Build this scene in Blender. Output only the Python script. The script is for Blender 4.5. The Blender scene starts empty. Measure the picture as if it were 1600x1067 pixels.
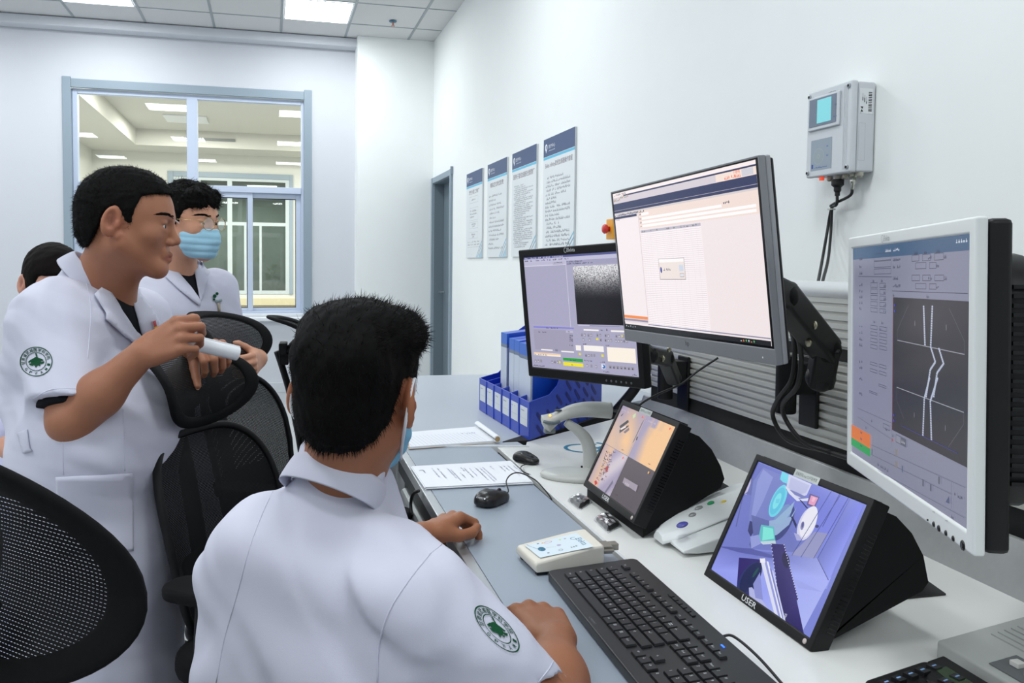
import bpy, math, random
import numpy as np
from mathutils import Matrix, Vector, Quaternion
SC = bpy.context.scene
COL = SC.collection
rnd = random.Random(7)
R = math.radians

# ------------------------------------------------------------ camera, world, lights, exposure
CAMF, CAMX, CAMY = 1250.8, 720.9, 469.1          # focal length and principal point of the photograph, in its pixels
YAW, PITCH, ROLL = R(13.46), R(2.59), R(0.51)
EYE = Vector((0, 0, 1.30))
_fw = Vector((math.sin(YAW)*math.cos(PITCH), math.cos(YAW)*math.cos(PITCH), -math.sin(PITCH)))
_r0 = Vector((math.cos(YAW), -math.sin(YAW), 0)); _u0 = _r0.cross(_fw)
_rt = _r0*math.cos(ROLL) + _u0*math.sin(ROLL); _up = -_r0*math.sin(ROLL) + _u0*math.cos(ROLL)
cam = bpy.data.objects.new('camera', bpy.data.cameras.new('camera')); COL.objects.link(cam)
cam.matrix_world = Matrix(((_rt.x, _up.x, -_fw.x, EYE.x), (_rt.y, _up.y, -_fw.y, EYE.y), (_rt.z, _up.z, -_fw.z, EYE.z), (0, 0, 0, 1)))
cam.data.sensor_width = 36.0; cam.data.sensor_fit = 'HORIZONTAL'
cam.data.lens = CAMF/1600*36.0
cam.data.shift_x = (800-CAMX)/1600; cam.data.shift_y = (CAMY-533.5)/1600
cam.data.clip_start = 0.05; cam.data.clip_end = 100
SC.camera = cam
SC.view_settings.view_transform = 'Standard'; SC.view_settings.look = 'None'
SC.view_settings.gamma = 1.0; SC.view_settings.exposure = 0.0
SC.view_settings.use_curve_mapping = False
world = bpy.data.worlds.new('world'); SC.world = world; world.use_nodes = True
world.node_tree.nodes['Background'].inputs[0].default_value = (0.75, 0.85, 1, 1)
world.node_tree.nodes['Background'].inputs[1].default_value = 0.05
PANEL_LIGHT = 25.0       # emission of the ceiling light panels
BEYOND_LIGHT = 80.0      # watts of the lamps in the room behind the window

def at(px, py, x=None, y=None, z=None, d=None):
    "the point on the ray through a pixel of the photograph, on a plane or at a depth"
    q = _fw + _rt*((px-CAMX)/CAMF) - _up*((py-CAMY)/CAMF)
    t = d if d is not None else (x-EYE.x)/q.x if x is not None else (y-EYE.y)/q.y if y is not None else (z-EYE.z)/q.z
    return EYE + q*t
def D(px, py, z=0.75): return at(px, py, z=z)

# ------------------------------------------------------------ materials
def lin(c):
    "sRGB 0-255 to linear"
    return tuple(((v/255)/12.92 if v/255 <= .04045 else ((v/255+.055)/1.055)**2.4) for v in c[:3])
MATS = {}
def mat(name, rgb, rough=.5, metal=0., spec=.5, noise=0., nscale=60., bump=0., bscale=200., emit=None, coat=0., sss=0., trans=0., attr=False, sheen=0., stretch=None):
    if name in MATS: return MATS[name]
    m = bpy.data.materials.new(name); m.use_nodes = True; nt = m.node_tree; b = nt.nodes['Principled BSDF']
    c = lin(rgb); b.inputs['Base Color'].default_value = (*c, 1)
    b.inputs['Roughness'].default_value = rough; b.inputs['Metallic'].default_value = metal
    b.inputs['Specular IOR Level'].default_value = spec
    if coat: b.inputs['Coat Weight'].default_value = coat; b.inputs['Coat Roughness'].default_value = .1
    if sheen: b.inputs['Sheen Weight'].default_value = sheen
    if sss:
        b.inputs['Subsurface Weight'].default_value = sss; b.inputs['Subsurface Radius'].default_value = (1, .35, .18); b.inputs['Subsurface Scale'].default_value = .006
    if trans: b.inputs['Transmission Weight'].default_value = trans
    if emit: b.inputs['Emission Color'].default_value = (*lin(emit[0]), 1); b.inputs['Emission Strength'].default_value = emit[1]
    tc = nt.nodes.new('ShaderNodeTexCoord'); src = tc.outputs['Object']
    if stretch:
        mp = nt.nodes.new('ShaderNodeMapping'); mp.inputs['Scale'].default_value = stretch; nt.links.new(src, mp.inputs[0]); src = mp.outputs[0]
    base = None
    if attr:
        a = nt.nodes.new('ShaderNodeAttribute'); a.attribute_name = 'Col'; base = a.outputs['Color']; nt.links.new(base, b.inputs['Base Color'])
    if noise:
        n = nt.nodes.new('ShaderNodeTexNoise'); n.inputs['Scale'].default_value = nscale; n.inputs['Detail'].default_value = 4
        nt.links.new(src, n.inputs['Vector'])
        mr = nt.nodes.new('ShaderNodeMapRange'); mr.inputs['To Min'].default_value = 1-noise; mr.inputs['To Max'].default_value = 1+noise
        nt.links.new(n.outputs[0], mr.inputs[0])
        vm = nt.nodes.new('ShaderNodeVectorMath'); vm.operation = 'SCALE'
        if base: nt.links.new(base, vm.inputs[0])
        else: vm.inputs[0].default_value = c
        nt.links.new(mr.outputs[0], vm.inputs['Scale']); nt.links.new(vm.outputs[0], b.inputs['Base Color'])
    if bump:
        n = nt.nodes.new('ShaderNodeTexNoise'); n.inputs['Scale'].default_value = bscale; n.inputs['Detail'].default_value = 3
        nt.links.new(src, n.inputs['Vector'])
        bp = nt.nodes.new('ShaderNodeBump'); bp.inputs['Strength'].default_value = bump; bp.inputs['Distance'].default_value = .001
        nt.links.new(n.outputs[0], bp.inputs['Height']); nt.links.new(bp.outputs[0], b.inputs['Normal'])
    MATS[name] = m; return m

def screen_mat(name, strength, gloss=.25):
    m = bpy.data.materials.new(name); m.use_nodes = True; nt = m.node_tree; b = nt.nodes['Principled BSDF']
    b.inputs['Base Color'].default_value = (.01, .01, .012, 1); b.inputs['Roughness'].default_value = gloss
    a = nt.nodes.new('ShaderNodeAttribute'); a.attribute_name = 'Col'
    nt.links.new(a.outputs['Color'], b.inputs['Emission Color']); b.inputs['Emission Strength'].default_value = strength
    return m

def glass_mat(name, tint=(1, 1, 1), rough=.0, f0=.5):
    "thin clear pane: lets light through and mirrors more at grazing angles"
    m = bpy.data.materials.new(name); m.use_nodes = True; nt = m.node_tree; nt.nodes.clear()
    o = nt.nodes.new('ShaderNodeOutputMaterial'); mx = nt.nodes.new('ShaderNodeMixShader')
    tr = nt.nodes.new('ShaderNodeBsdfTransparent'); tr.inputs[0].default_value = (*tint, 1)
    gl = nt.nodes.new('ShaderNodeBsdfGlossy'); gl.inputs['Roughness'].default_value = rough
    fr = nt.nodes.new('ShaderNodeFresnel'); fr.inputs[0].default_value = 1.5
    mu = nt.nodes.new('ShaderNodeMath'); mu.operation = 'MULTIPLY'; mu.inputs[1].default_value = f0
    nt.links.new(fr.outputs[0], mu.inputs[0]); nt.links.new(mu.outputs[0], mx.inputs[0])
    nt.links.new(tr.outputs[0], mx.inputs[1]); nt.links.new(gl.outputs[0], mx.inputs[2]); nt.links.new(mx.outputs[0], o.inputs[0])
    return m

# ------------------------------------------------------------ mesh builder
class MB:
    def __init__(s): s.v = []; s.f = []; s.m = []; s.c = []; s.cur = 0; s.col = None; s.M = None
    def add(s, vs, fs):
        n = len(s.v)
        if s.M is not None: vs = [s.M @ Vector(v) for v in vs]
        s.v += [tuple(v) for v in vs]
        for f in fs: s.f.append(tuple(i+n for i in f)); s.m.append(s.cur); s.c.append(s.col)
    def box(s, c, d, M=None, taper=None):
        x, y, z = (k/2 for k in d); t = taper or (1, 1)
        vs = [Vector((sx*x*(t[0] if sz > 0 else 1), sy*y*(t[1] if sz > 0 else 1), sz*z)) for sz in (-1, 1) for sy in (-1, 1) for sx in (-1, 1)]
        if M is not None: vs = [M @ v for v in vs]
        c = Vector(c); s.add([v+c for v in vs], [(0, 2, 3, 1), (4, 5, 7, 6), (0, 1, 5, 4), (2, 6, 7, 3), (0, 4, 6, 2), (1, 3, 7, 5)])
    def box2(s, a, b):
        s.box([(a[i]+b[i])/2 for i in range(3)], [abs(b[i]-a[i]) for i in range(3)])
    def prism(s, poly, a, b, f=None):
        "extrude a 2-D polygon; f(u,v,w) gives the point"
        f = f or (lambda u, v, w: (u, v, w)); n = len(poly)
        ar = sum(poly[i][0]*poly[(i+1) % n][1]-poly[(i+1) % n][0]*poly[i][1] for i in range(n))
        if ar < 0: poly = poly[::-1]
        vs = [f(u, v, a) for u, v in poly]+[f(u, v, b) for u, v in poly]
        s.add(vs, [tuple(range(n))[::-1], tuple(range(n, 2*n))]+[(i, (i+1) % n, n+(i+1) % n, n+i) for i in range(n)])
    def loft(s, rings, cap=True, closed=True):
        n = len(rings[0]); vs = [p for r in rings for p in r]; fs = []
        for k in range(len(rings)-1):
            for i in range(n if closed else n-1):
                j = (i+1) % n; fs.append((k*n+i, k*n+j, (k+1)*n+j, (k+1)*n+i))
        if cap: fs += [tuple(range(n))[::-1], tuple(range((len(rings)-1)*n, len(rings)*n))]
        s.add(vs, fs)
    def tube(s, pts, r, n=10, cap=True, flat=None):
        pts = [Vector(p) for p in pts]; rs = r if isinstance(r, (list, tuple)) else [r]*len(pts)
        t = (pts[1]-pts[0]).normalized(); a = t.cross(Vector((0, 0, 1)))
        if a.length < .01: a = t.cross(Vector((0, 1, 0)))
        a.normalize(); rings = []
        for i, p in enumerate(pts):
            q = (pts[min(i+1, len(pts)-1)]-pts[max(i-1, 0)]).normalized()
            a = (a-q*a.dot(q)).normalized(); b = q.cross(a); w = flat or (1, 1)
            rings.append([p+a*(math.cos(2*math.pi*k/n)*rs[i]*w[0])+b*(math.sin(2*math.pi*k/n)*rs[i]*w[1]) for k in range(n)])
        s.loft(rings, cap)
    def lathe(s, prof, M=None, n=24):
        M = M or Matrix(); rings = [[M @ Vector((r*math.cos(2*math.pi*k/n), r*math.sin(2*math.pi*k/n), z)) for k in range(n)] for r, z in prof]
        s.loft(rings, True)
    def ball(s, c, r, M=None, nu=16, nv=10):
        rr = r if isinstance(r, (tuple, list)) else (r, r, r); rings = []
        for j in range(1, nv):
            t = math.pi*j/nv
            rings.append([Vector((rr[0]*math.sin(t)*math.cos(2*math.pi*k/nu), rr[1]*math.sin(t)*math.sin(2*math.pi*k/nu), -rr[2]*math.cos(t))) for k in range(nu)])
        if M is not None: rings = [[M @ p for p in q] for q in rings]
        c = Vector(c); s.loft([[p+c for p in q] for q in rings], True)

def smooth_pts(pts, n=6):
    "Catmull-Rom through the points"
    P = [Vector(p) for p in pts]; P = [P[0]*2-P[1]]+P+[P[-1]*2-P[-2]]; out = []
    for i in range(1, len(P)-2):
        for k in range(n):
            t = k/n; a, b, c, d = P[i-1:i+3]
            out.append(((b*2)+(c-a)*t+(a*2-b*5+c*4-d)*t*t+(b*3-a-c*3+d)*t**3)*.5)
    out.append(P[-2]); return out

def rrect(w, h, r, n=5, cx=0, cy=0):
    o = []
    for sx, sy, a0 in ((1, 1, 0), (-1, 1, 90), (-1, -1, 180), (1, -1, 270)):
        for k in range(n+1):
            a = R(a0+90*k/n); o.append((cx+sx*(w/2-r)+r*math.cos(a), cy+sy*(h/2-r)+r*math.sin(a)))
    return o

def thing(name, label, cat, loc=(0, 0, 0), group=None):
    o = bpy.data.objects.new(name, None); COL.objects.link(o); o.location = loc; o.empty_display_size = .05
    o['label'] = label; o['category'] = cat
    if group: o['group'] = group
    return o
def origin(o):
    v = Vector(o.location)
    while o.parent: o = o.parent; v += Vector(o.location)
    return v
def mesh_from(name, vs, fs, mats, mi=None, smooth=False, colors=None):
    me = bpy.data.meshes.new(name); me.from_pydata([tuple(v) for v in vs], [], fs)
    for m in mats: me.materials.append(m)
    if mi is not None: me.polygons.foreach_set('material_index', mi)
    if smooth: me.polygons.foreach_set('use_smooth', [True]*len(fs))
    if colors is not None:
        ca = me.color_attributes.new('Col', 'FLOAT_COLOR', 'CORNER'); arr = []
        for f, c in zip(fs, colors):
            if c is None: c = (1, 1, 1)
            if isinstance(c[0], (tuple, list)):
                for q in c: arr += [*q, 1]
            else: arr += [*c, 1]*len(f)
        ca.data.foreach_set('color', arr)
    me.update(); return me
def part(name, mb, mats, parent=None, smooth=False, bev=0., seg=2, label=None, ang=35, sub=0, kind=None):
    "link the builder's shapes as ONE mesh object; its points are world points (or thing-local when the thing stands at 0,0,0)"
    mats = mats if isinstance(mats, (list, tuple)) else [mats]
    L = origin(parent) if parent else Vector((0, 0, 0))
    if parent is None and mb.v:
        L = Vector([ (min(v[i] for v in mb.v)+max(v[i] for v in mb.v))/2 for i in range(3)]); L.z = min(v[2] for v in mb.v)
    me = mesh_from(name, [Vector(v)-L for v in mb.v], mb.f, mats, mb.m, smooth, mb.c if any(c is not None for c in mb.c) else None)
    o = bpy.data.objects.new(name, me); COL.objects.link(o)
    if parent: o.parent = parent
    else: o.location = L
    if bev:
        b = o.modifiers.new('bevel', 'BEVEL'); b.width = bev; b.segments = seg; b.limit_method = 'ANGLE'; b.angle_limit = R(ang); b.harden_normals = False
        me.polygons.foreach_set('use_smooth', [True]*len(me.polygons))
        if hasattr(me, 'set_sharp_from_angle'): pass
        w = o.modifiers.new('wn', 'WEIGHTED_NORMAL'); w.keep_sharp = True
    if sub:
        u = o.modifiers.new('sub', 'SUBSURF'); u.levels = sub; u.render_levels = sub
    if label: o['label'] = label
    if kind: o['kind'] = kind
    return o
def tag(o, label, cat, group=None, kind=None):
    o['label'] = label; o['category'] = cat
    if group: o['group'] = group
    if kind: o['kind'] = kind
    return o
def struct(name, mb, mats, parent=None, bev=0., **k):
    o = part(name, mb, mats, parent, bev=bev, **k)
    if parent is None: o['kind'] = 'structure'
    return o
def copy_tree(o, parent=None):
    c = o.copy(); COL.objects.link(c); c.parent = parent
    for ch in list(o.children): copy_tree(ch, c)
    return c

# ------------------------------------------------------------ lettering
_tc = {}
def glyphs(txt, bold=False):
    "triangulated lettering, unit height, starting at 0,0"
    k = (txt, bold)
    if k not in _tc:
        cu = bpy.data.curves.new('t', 'FONT'); cu.body = txt; cu.size = 1.0; cu.resolution_u = 2; cu.fill_mode = 'FRONT'
        if bold: cu.offset = .012
        ob = bpy.data.objects.new('t', cu); COL.objects.link(ob)
        dg = bpy.context.evaluated_depsgraph_get(); me = bpy.data.meshes.new_from_object(ob.evaluated_get(dg))
        vs = [(v.co.x, v.co.y) for v in me.vertices]; fs = [tuple(p.vertices) for p in me.polygons]
        bpy.data.objects.remove(ob); bpy.data.curves.remove(cu); bpy.data.meshes.remove(me)
        if vs:
            x0 = min(v[0] for v in vs); y0 = min(v[1] for v in vs); x1 = max(v[0] for v in vs); y1 = max(v[1] for v in vs)
        else: x0 = y0 = 0; x1 = y1 = 1
        _tc[k] = (vs, fs, x0, y0, x1, y1)
    return _tc[k]

class Canvas:
    "flat artwork on a real flat surface (a screen picture, a printed sheet): o origin, r right, u up, n towards the viewer"
    def __init__(s, o, r, u, lift=.0002):
        s.o = Vector(o); s.r = Vector(r); s.u = Vector(u); s.n = s.r.cross(s.u).normalized(); s.mb = MB(); s.k = 1; s.lift = lift
    def P(s, px, py):
        "canvas coordinates of a pixel of the photograph"
        q = _fw+_rt*((px-CAMX)/CAMF)-_up*((py-CAMY)/CAMF)
        t = (s.o-EYE).dot(s.n)/q.dot(s.n); w = EYE+q*t-s.o
        return (w.dot(s.r), w.dot(s.u))
    def w(s, x, y): return s.o+s.r*x+s.u*y+s.n*(s.lift*s.k)
    def poly(s, pts, c, up=1, cols=None):
        ar = sum(pts[i][0]*pts[(i+1) % len(pts)][1]-pts[(i+1) % len(pts)][0]*pts[i][1] for i in range(len(pts)))
        if ar < 0:
            pts = pts[::-1]; cols = cols[::-1] if cols else None
        s.mb.col = [lin(q) for q in cols] if cols else lin(c); s.mb.add([s.w(*p) for p in pts], [tuple(range(len(pts)))])
        if up: s.k += .05*up
    def pp(s, pts, c, cols=None): s.poly([s.P(*p) for p in pts], c, cols=cols)
    def rect(s, x, y, w, h, c): s.poly([(x, y), (x+w, y), (x+w, y+h), (x, y+h)], c)
    def line(s, a, b, t, c):
        d = Vector((b[0]-a[0], b[1]-a[1])); 
        if d.length == 0: return
        d.normalize(); n = (-d.y*t/2, d.x*t/2)
        s.poly([(a[0]+n[0], a[1]+n[1]), (a[0]-n[0], a[1]-n[1]), (b[0]-n[0], b[1]-n[1]), (b[0]+n[0], b[1]+n[1])], c, up=.2)
    def frame(s, x, y, w, h, t, c):
        for a, b in (((x, y), (x+w, y)), ((x+w, y), (x+w, y+h)), ((x+w, y+h), (x, y+h)), ((x, y+h), (x, y))): s.line(a, b, t, c)
    def disc(s, x, y, r, c, ry=None, n=20, a0=0, a1=360, rot=0):
        ry = ry or r; co, si = math.cos(R(rot)), math.sin(R(rot)); p = []
        for k in range(n):
            a = R(a0+(a1-a0)*k/(n if a1-a0 == 360 else n-1)); q = (r*math.cos(a), ry*math.sin(a)); p.append((x+q[0]*co-q[1]*si, y+q[0]*si+q[1]*co))
        s.poly(p, c)
    def ring(s, x, y, r, t, c, ry=None, n=32, a0=0, a1=360):
        ry = ry or r; p = [(x+r*math.cos(R(a0+(a1-a0)*k/n)), y+ry*math.sin(R(a0+(a1-a0)*k/n))) for k in range(n+1)]
        for a, b in zip(p, p[1:]): s.line(a, b, t, c); s.k -= .01
        s.k += .05
    def text(s, t, x, y, h, c, w=None, rot=0, bold=False, align='l'):
        vs, fs, x0, y0, x1, y1 = glyphs(t, bold)
        if not fs: return
        sy = h/(y1-y0); sx = w/(x1-x0) if w else sy; co, si = math.cos(R(rot)), math.sin(R(rot)); W = (x1-x0)*sx
        ox = {'l': 0, 'c': -W/2, 'r': -W}[align]; s.mb.col = lin(c); q = []
        for a, b in vs:
            a = (a-x0)*sx+ox; b = (b-y0)*sy; q.append(s.w(x+a*co-b*si, y+a*si+b*co))
        s.mb.add(q, fs); s.k += .05
    def scrib(s, x, y, w, h, c, n=None, seed=None):
        "a line of print too small to read: a row of tiny strokes"
        g = random.Random(seed if seed is not None else rnd.random()); n = n or max(2, int(w/h*1.1)); p = w/n
        for i in range(n):
            if g.random() < .1: continue
            a = g.random()
            s.rect(x+i*p+p*.12, y+h*(.0 if a > .3 else .25), p*.62, h*(.28+.4*g.random()), c); s.k -= .05
            if g.random() < .6: s.rect(x+i*p+p*.3, y, p*.22, h*.95, c); s.k -= .05
        s.k += .05
    def done(s, name, m, parent, **k): return part(name, s.mb, m, parent, **k)
PRINT = mat('printed ink', (255, 255, 255), rough=.55, attr=True)
# ------------------------------------------------------------ the room
WX, WY, CZ = 1.60, 8.19, 3.52            # right wall, back wall, ceiling
WL, WF = -6.2, -4.2                      # left and front wall
T0, TP = 0.109, 0.615                    # ceiling tile grid
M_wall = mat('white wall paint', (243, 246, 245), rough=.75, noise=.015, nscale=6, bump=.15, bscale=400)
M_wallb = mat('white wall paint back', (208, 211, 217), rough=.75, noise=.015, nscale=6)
M_case = mat('blue grey casing', (143, 158, 170), rough=.45, noise=.02)
M_door = mat('grey door leaf', (112, 126, 135), rough=.5, noise=.04, nscale=300)
M_upvc = mat('pale lilac window frame', (196, 207, 226), rough=.35)
M_sill = mat('white sill', (225, 228, 232), rough=.4)
M_floor = mat('pale grey floor', (172, 175, 178), rough=.4, noise=.05, nscale=3)
M_bar = mat('ceiling grid steel', (150, 158, 162), rough=.4)

b = MB(); b.box2((WL, WF, -.1), (3.2, 16.5, 0)); struct('floor', b, M_floor)
# ceiling with tile joints as a brick pattern of its own
mc = bpy.data.materials.new('ceiling tiles'); mc.use_nodes = True; nt = mc.node_tree; bs = nt.nodes['Principled BSDF']
bs.inputs['Roughness'].default_value = .9; bs.inputs['Specular IOR Level'].default_value = .1
tc = nt.nodes.new('ShaderNodeTexCoord'); nz = nt.nodes.new('ShaderNodeTexNoise'); nz.inputs['Scale'].default_value = 180
cr = nt.nodes.new('ShaderNodeMapRange'); cr.inputs['To Min'].default_value = .60; cr.inputs['To Max'].default_value = .74
nt.links.new(tc.outputs['Object'], nz.inputs['Vector']); nt.links.new(nz.outputs[0], cr.inputs[0])
cc = nt.nodes.new('ShaderNodeCombineColor')
for i in range(3): nt.links.new(cr.outputs[0], cc.inputs[i])
nt.links.new(cc.outputs[0], bs.inputs['Base Color'])
b = MB(); b.box2((WL, WF, CZ), (WX+.1, WY, CZ+.1)); struct('ceiling', b, mc)
b = MB()
k = -12
while T0+k*TP < WX:
    x = T0+k*TP
    if x > WL: b.box2((x-.011, WF, CZ-.004), (x+.011, WY, CZ+.002))
    k += 1
k = 0
rows = []
while WY-k*TP > WF:
    y = WY-k*TP; rows.append(y); b.box2((WL, y-.008, CZ-.0035), (WX, y+.008, CZ+.002)); k += 1
struct('trim_1', b, M_bar)
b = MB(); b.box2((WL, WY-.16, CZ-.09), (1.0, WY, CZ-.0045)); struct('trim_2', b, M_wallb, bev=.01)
b = MB(); b.box2((WL, WY-.02, 0), (.86, WY, .10)); struct('baseboard_back', b, mat('skirting', (205, 208, 212), rough=.4), bev=.004)
# back wall with its window hole
wx0, wx1, wz0, wz1 = -1.86, .395, .76, 2.985
b = MB()
b.box2((WL, WY, 0), (wx0, WY+.2, CZ)); b.box2((wx1, WY, 0), (WX+.1, WY+.2, CZ)); b.box2((wx0, WY, 0), (wx1, WY+.2, wz0)); b.box2((wx0, WY, wz1), (wx1, WY+.2, CZ))
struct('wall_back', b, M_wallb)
b = MB(); b.box2((.838, 7.95, 0), (WX+.05, WY+.05, CZ-.001)); struct('wall_column', b, M_wall)
# right wall with the door hole
dy0, dy1, dz = 7.105, 7.90, 2.10
b = MB(); b.box2((WX, WF, 0), (WX+.22, dy0, CZ)); b.box2((WX, dy1, 0), (WX+.22, WY, CZ)); b.box2((WX, dy0, dz), (WX+.22, dy1, CZ)); struct('wall_right', b, M_wall)
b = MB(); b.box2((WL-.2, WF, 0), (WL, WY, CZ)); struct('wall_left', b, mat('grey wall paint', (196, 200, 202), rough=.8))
b = MB(); b.box2((WL, WF-.2, 0), (WX, WF, CZ)); struct('wall_front', b, mat('grey wall paint', (0, 0, 0)))
b = MB(); b.box2((WX+.10, dy0, 0), (WX+.14, dy1, dz)); dr = struct('door_1', b, M_door)
b = MB(); J = .055
b.box2((WX-.022, dy0-J, 0), (WX+.13, dy0, dz+J)); b.box2((WX-.022, dy1, 0), (WX+.13, dy1+.045, dz+J)); b.box2((WX-.018, dy0, dz), (WX+.13, dy1, dz+J))
b.box2((WX-.026, dy0-J-.012, dz+J-.05), (WX, dy0-J, dz+J+.02))
part('door_frame', b, M_case, dr, bev=.003)
b = MB(); b.box2((WX+.001, dy1-.006, 0), (WX+.099, dy1-.0005, dz-.001)); b.box2((WX+.001, dy0, dz-.006), (WX+.099, dy1-.006, dz-.0005)); part('door_jamb', b, M_door, dr)
b = MB(); b.tube([(WX+.095, dy1-.07, 1.02), (WX+.04, dy1-.07, 1.02), (WX+.04, dy1-.19, 1.02)], .009); part('door_handle', b, mat('brushed steel', (190, 192, 195), rough=.3, metal=1), dr)
# ceiling light panels, each a thing
M_lf = mat('light frame', (225, 228, 230), rough=.4)
M_lit = bpy.data.materials.new('lit panel'); M_lit.use_nodes = True; nt = M_lit.node_tree; nt.nodes.clear()
eo = nt.nodes.new('ShaderNodeOutputMaterial'); em = nt.nodes.new('ShaderNodeEmission'); em.inputs[0].default_value = (.93, .975, 1, 1); em.inputs[1].default_value = PANEL_LIGHT
nt.links.new(em.outputs[0], eo.inputs[0])
protoL = None
for ky in (1, 6, 11, 16):
    for kx in (0, -3, -6, -9):
        x0 = T0+kx*TP; y1 = WY-ky*TP; y0 = y1-TP
        if protoL is None:
            t = thing('ceiling_light', 'lit square ceiling panel at the top of the photo, right of the other lit panel', 'light', (x0, y0, CZ-.012)); w = .018
            b = MB(); b.box2((x0+.014, y0+.014, CZ-.010), (x0+TP-.014, y0+w+.01, CZ-.0045)); b.box2((x0+.014, y1-w-.01, CZ-.010), (x0+TP-.014, y1-.014, CZ-.0045))
            b.box2((x0+.014, y0+w+.01, CZ-.010), (x0+w+.01, y1-w-.01, CZ-.0045)); b.box2((x0+TP-w-.01, y0+w+.01, CZ-.010), (x0+TP-.014, y1-w-.01, CZ-.0045)); part('frame', b, M_lf, t)
            b = MB(); b.add([(x0+w+.01, y0+w+.01, CZ-.0075), (x0+w+.01, y1-w-.01, CZ-.0075), (x0+TP-w-.01, y1-w-.01, CZ-.0075), (x0+TP-w-.01, y0+w+.01, CZ-.0075)], [(0, 1, 2, 3)]); part('diffuser', b, M_lit, t)
            protoL = t; t['group'] = 'ceiling light panels'; org = (x0, y0)
        else:
            t = copy_tree(protoL); t.location = (x0, y0, CZ-.012)
            t['label'] = 'lit square ceiling panel cut by the top edge, above the tall window' if (ky, kx) == (1, -3) else 'lit ceiling panel out of view above the room'
b = MB(); sp = at(614, 32, z=CZ)
t = thing('sprinkler_head', 'small ceiling sprinkler head beside the lit panel near the corner', 'sprinkler', (sp.x, sp.y, CZ-.06))
b.lathe([(.035, CZ-.006), (.033, CZ-.014), (.012, CZ-.016)], Matrix.Translation((sp.x, sp.y, 0)), 20); part('escutcheon', b, mat('teal cap', (70, 120, 145), rough=.4), t, smooth=True)
b = MB(); b.lathe([(.010, CZ-.016), (.009, CZ-.045), (.018, CZ-.048), (.018, CZ-.052)], Matrix.Translation((sp.x, sp.y, 0)), 16); part('nozzle', b, mat('brass red', (190, 140, 130), rough=.3, metal=.6), t)

# the window in the back wall
G_pane = glass_mat('window glass', (.97, .985, .965), 0, .9)
b = MB(); b.box2((wx0-.02, WY+.02, wz0+.02), (wx0+.045, WY+.14, wz1)); win = MB()
cx0, cx1, cz0, cz1 = -1.876, .408, .80, 3.0
b = MB()   # outer casing
b.box2((cx0, WY-.018, .72), (cx0+.075, WY+.02, cz1+.012)); b.box2((cx1-.075, WY-.018, .72), (cx1, WY+.02, cz1+.012)); b.box2((cx0+.075, WY-.014, cz1-.085), (cx1-.075, WY+.02, cz1-.004))
wn = struct('window_1', b, M_case, bev=.004)
b = MB()   # jamb lining
b.box2((cx0+.075, WY+.02, .80), (cx0+.06, WY+.19, cz1-.08)); b.box2((cx1-.075, WY+.02, .80), (cx1-.06, WY+.19, cz1-.08)); part('jamb', b, M_case, wn)
fx0, fx1, fz0, fz1 = -1.80, .335, .785, 2.915
b = MB(); Y0, Y1 = WY+.03, WY+.10
b.box2((fx0, Y0, fz0), (fx0+.045, Y1, fz1)); b.box2((fx1-.03, Y0, fz0), (fx1, Y1, fz1)); b.box2((fx0+.045, Y0, fz1-.045), (fx1-.03, Y1, fz1)); b.box2((fx0+.045, Y0, fz0), (fx1-.03, Y1, fz0+.03))
b.box2((-.78, Y0-.01, 2.047), (-.68, Y1, fz1-.045)); b.box2((-.77, Y0, fz0+.03), (-.69, Y1, 1.985)); b.box2((fx0+.045, Y0-.012, 1.985), (fx1-.03, Y1, 2.047))
part('window_frame', b, M_upvc, wn, bev=.004)
for i, (xa, xb, yo) in enumerate(((-1.755, -1.22, .0), (-1.28, -.77, .03), (-.69, -.165, .0), (-.225, .305, .03))):
    s = MB(); a = Y0+.005+yo; e = a+.028; w = .05; zA, zB = fz0+.03, 1.985
    s.box2((xa, a, zA), (xa+w, e, zB)); s.box2((xb-w, a, zA), (xb, e, zB)); s.box2((xa+w, a, zB-w), (xb-w, e, zB)); s.box2((xa+w, a, zA), (xb-w, e, zA+.03))
    so = part('sash', s, M_upvc, wn, bev=.003)
    g = MB(); g.add([(xa+w, a+.014, zA+.03), (xb-w, a+.014, zA+.03), (xb-w, a+.014, zB-w), (xa+w, a+.014, zB-w)], [(0, 1, 2, 3)]); part('pane', g, G_pane, so)
    r = MB(); q = .006
    for (p, o) in (((xa+w, a+.004, zA+.03), (xa+w+q, e-.004, zB-w)), ((xb-w-q, a+.004, zA+.03), (xb-w, e-.004, zB-w)), ((xa+w, a+.004, zB-w-q), (xb-w, e-.004, zB-w)), ((xa+w, a+.004, zA+.03), (xb-w, e-.004, zA+.03+q))): r.box2(p, o)
    part('gasket', r, mat('black rubber', (30, 32, 36), rough=.7), so)
    if i == 3:
        h = MB(); h.box2((xa+.018, a-.006, 1.36), (xa+.042, a, 1.46)); h.tube([(xa+.03, a-.006, 1.44), (xa+.03, a-.02, 1.43), (xa+.036, a-.022, 1.37)], .006); part('latch', h, mat('white latch', (235, 235, 235), rough=.3), so)
for xa, xb in ((-1.755, -.78), (-.68, .305)):
    g = MB(); g.add([(xa, Y0+.03, 2.047), (xb, Y0+.03, 2.047), (xb, Y0+.03, fz1-.045), (xa, Y0+.03, fz1-.045)], [(0, 1, 2, 3)]); part('pane', g, G_pane, wn)
b = MB(); b.box2((cx0-.03, WY-.07, .715), (cx1+.03, WY+.03, .755)); b.box2((cx0+.075, WY+.02, .755), (cx1-.075, WY+.19, .79)); part('window_sill', b, M_sill, wn, bev=.008)

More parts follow.
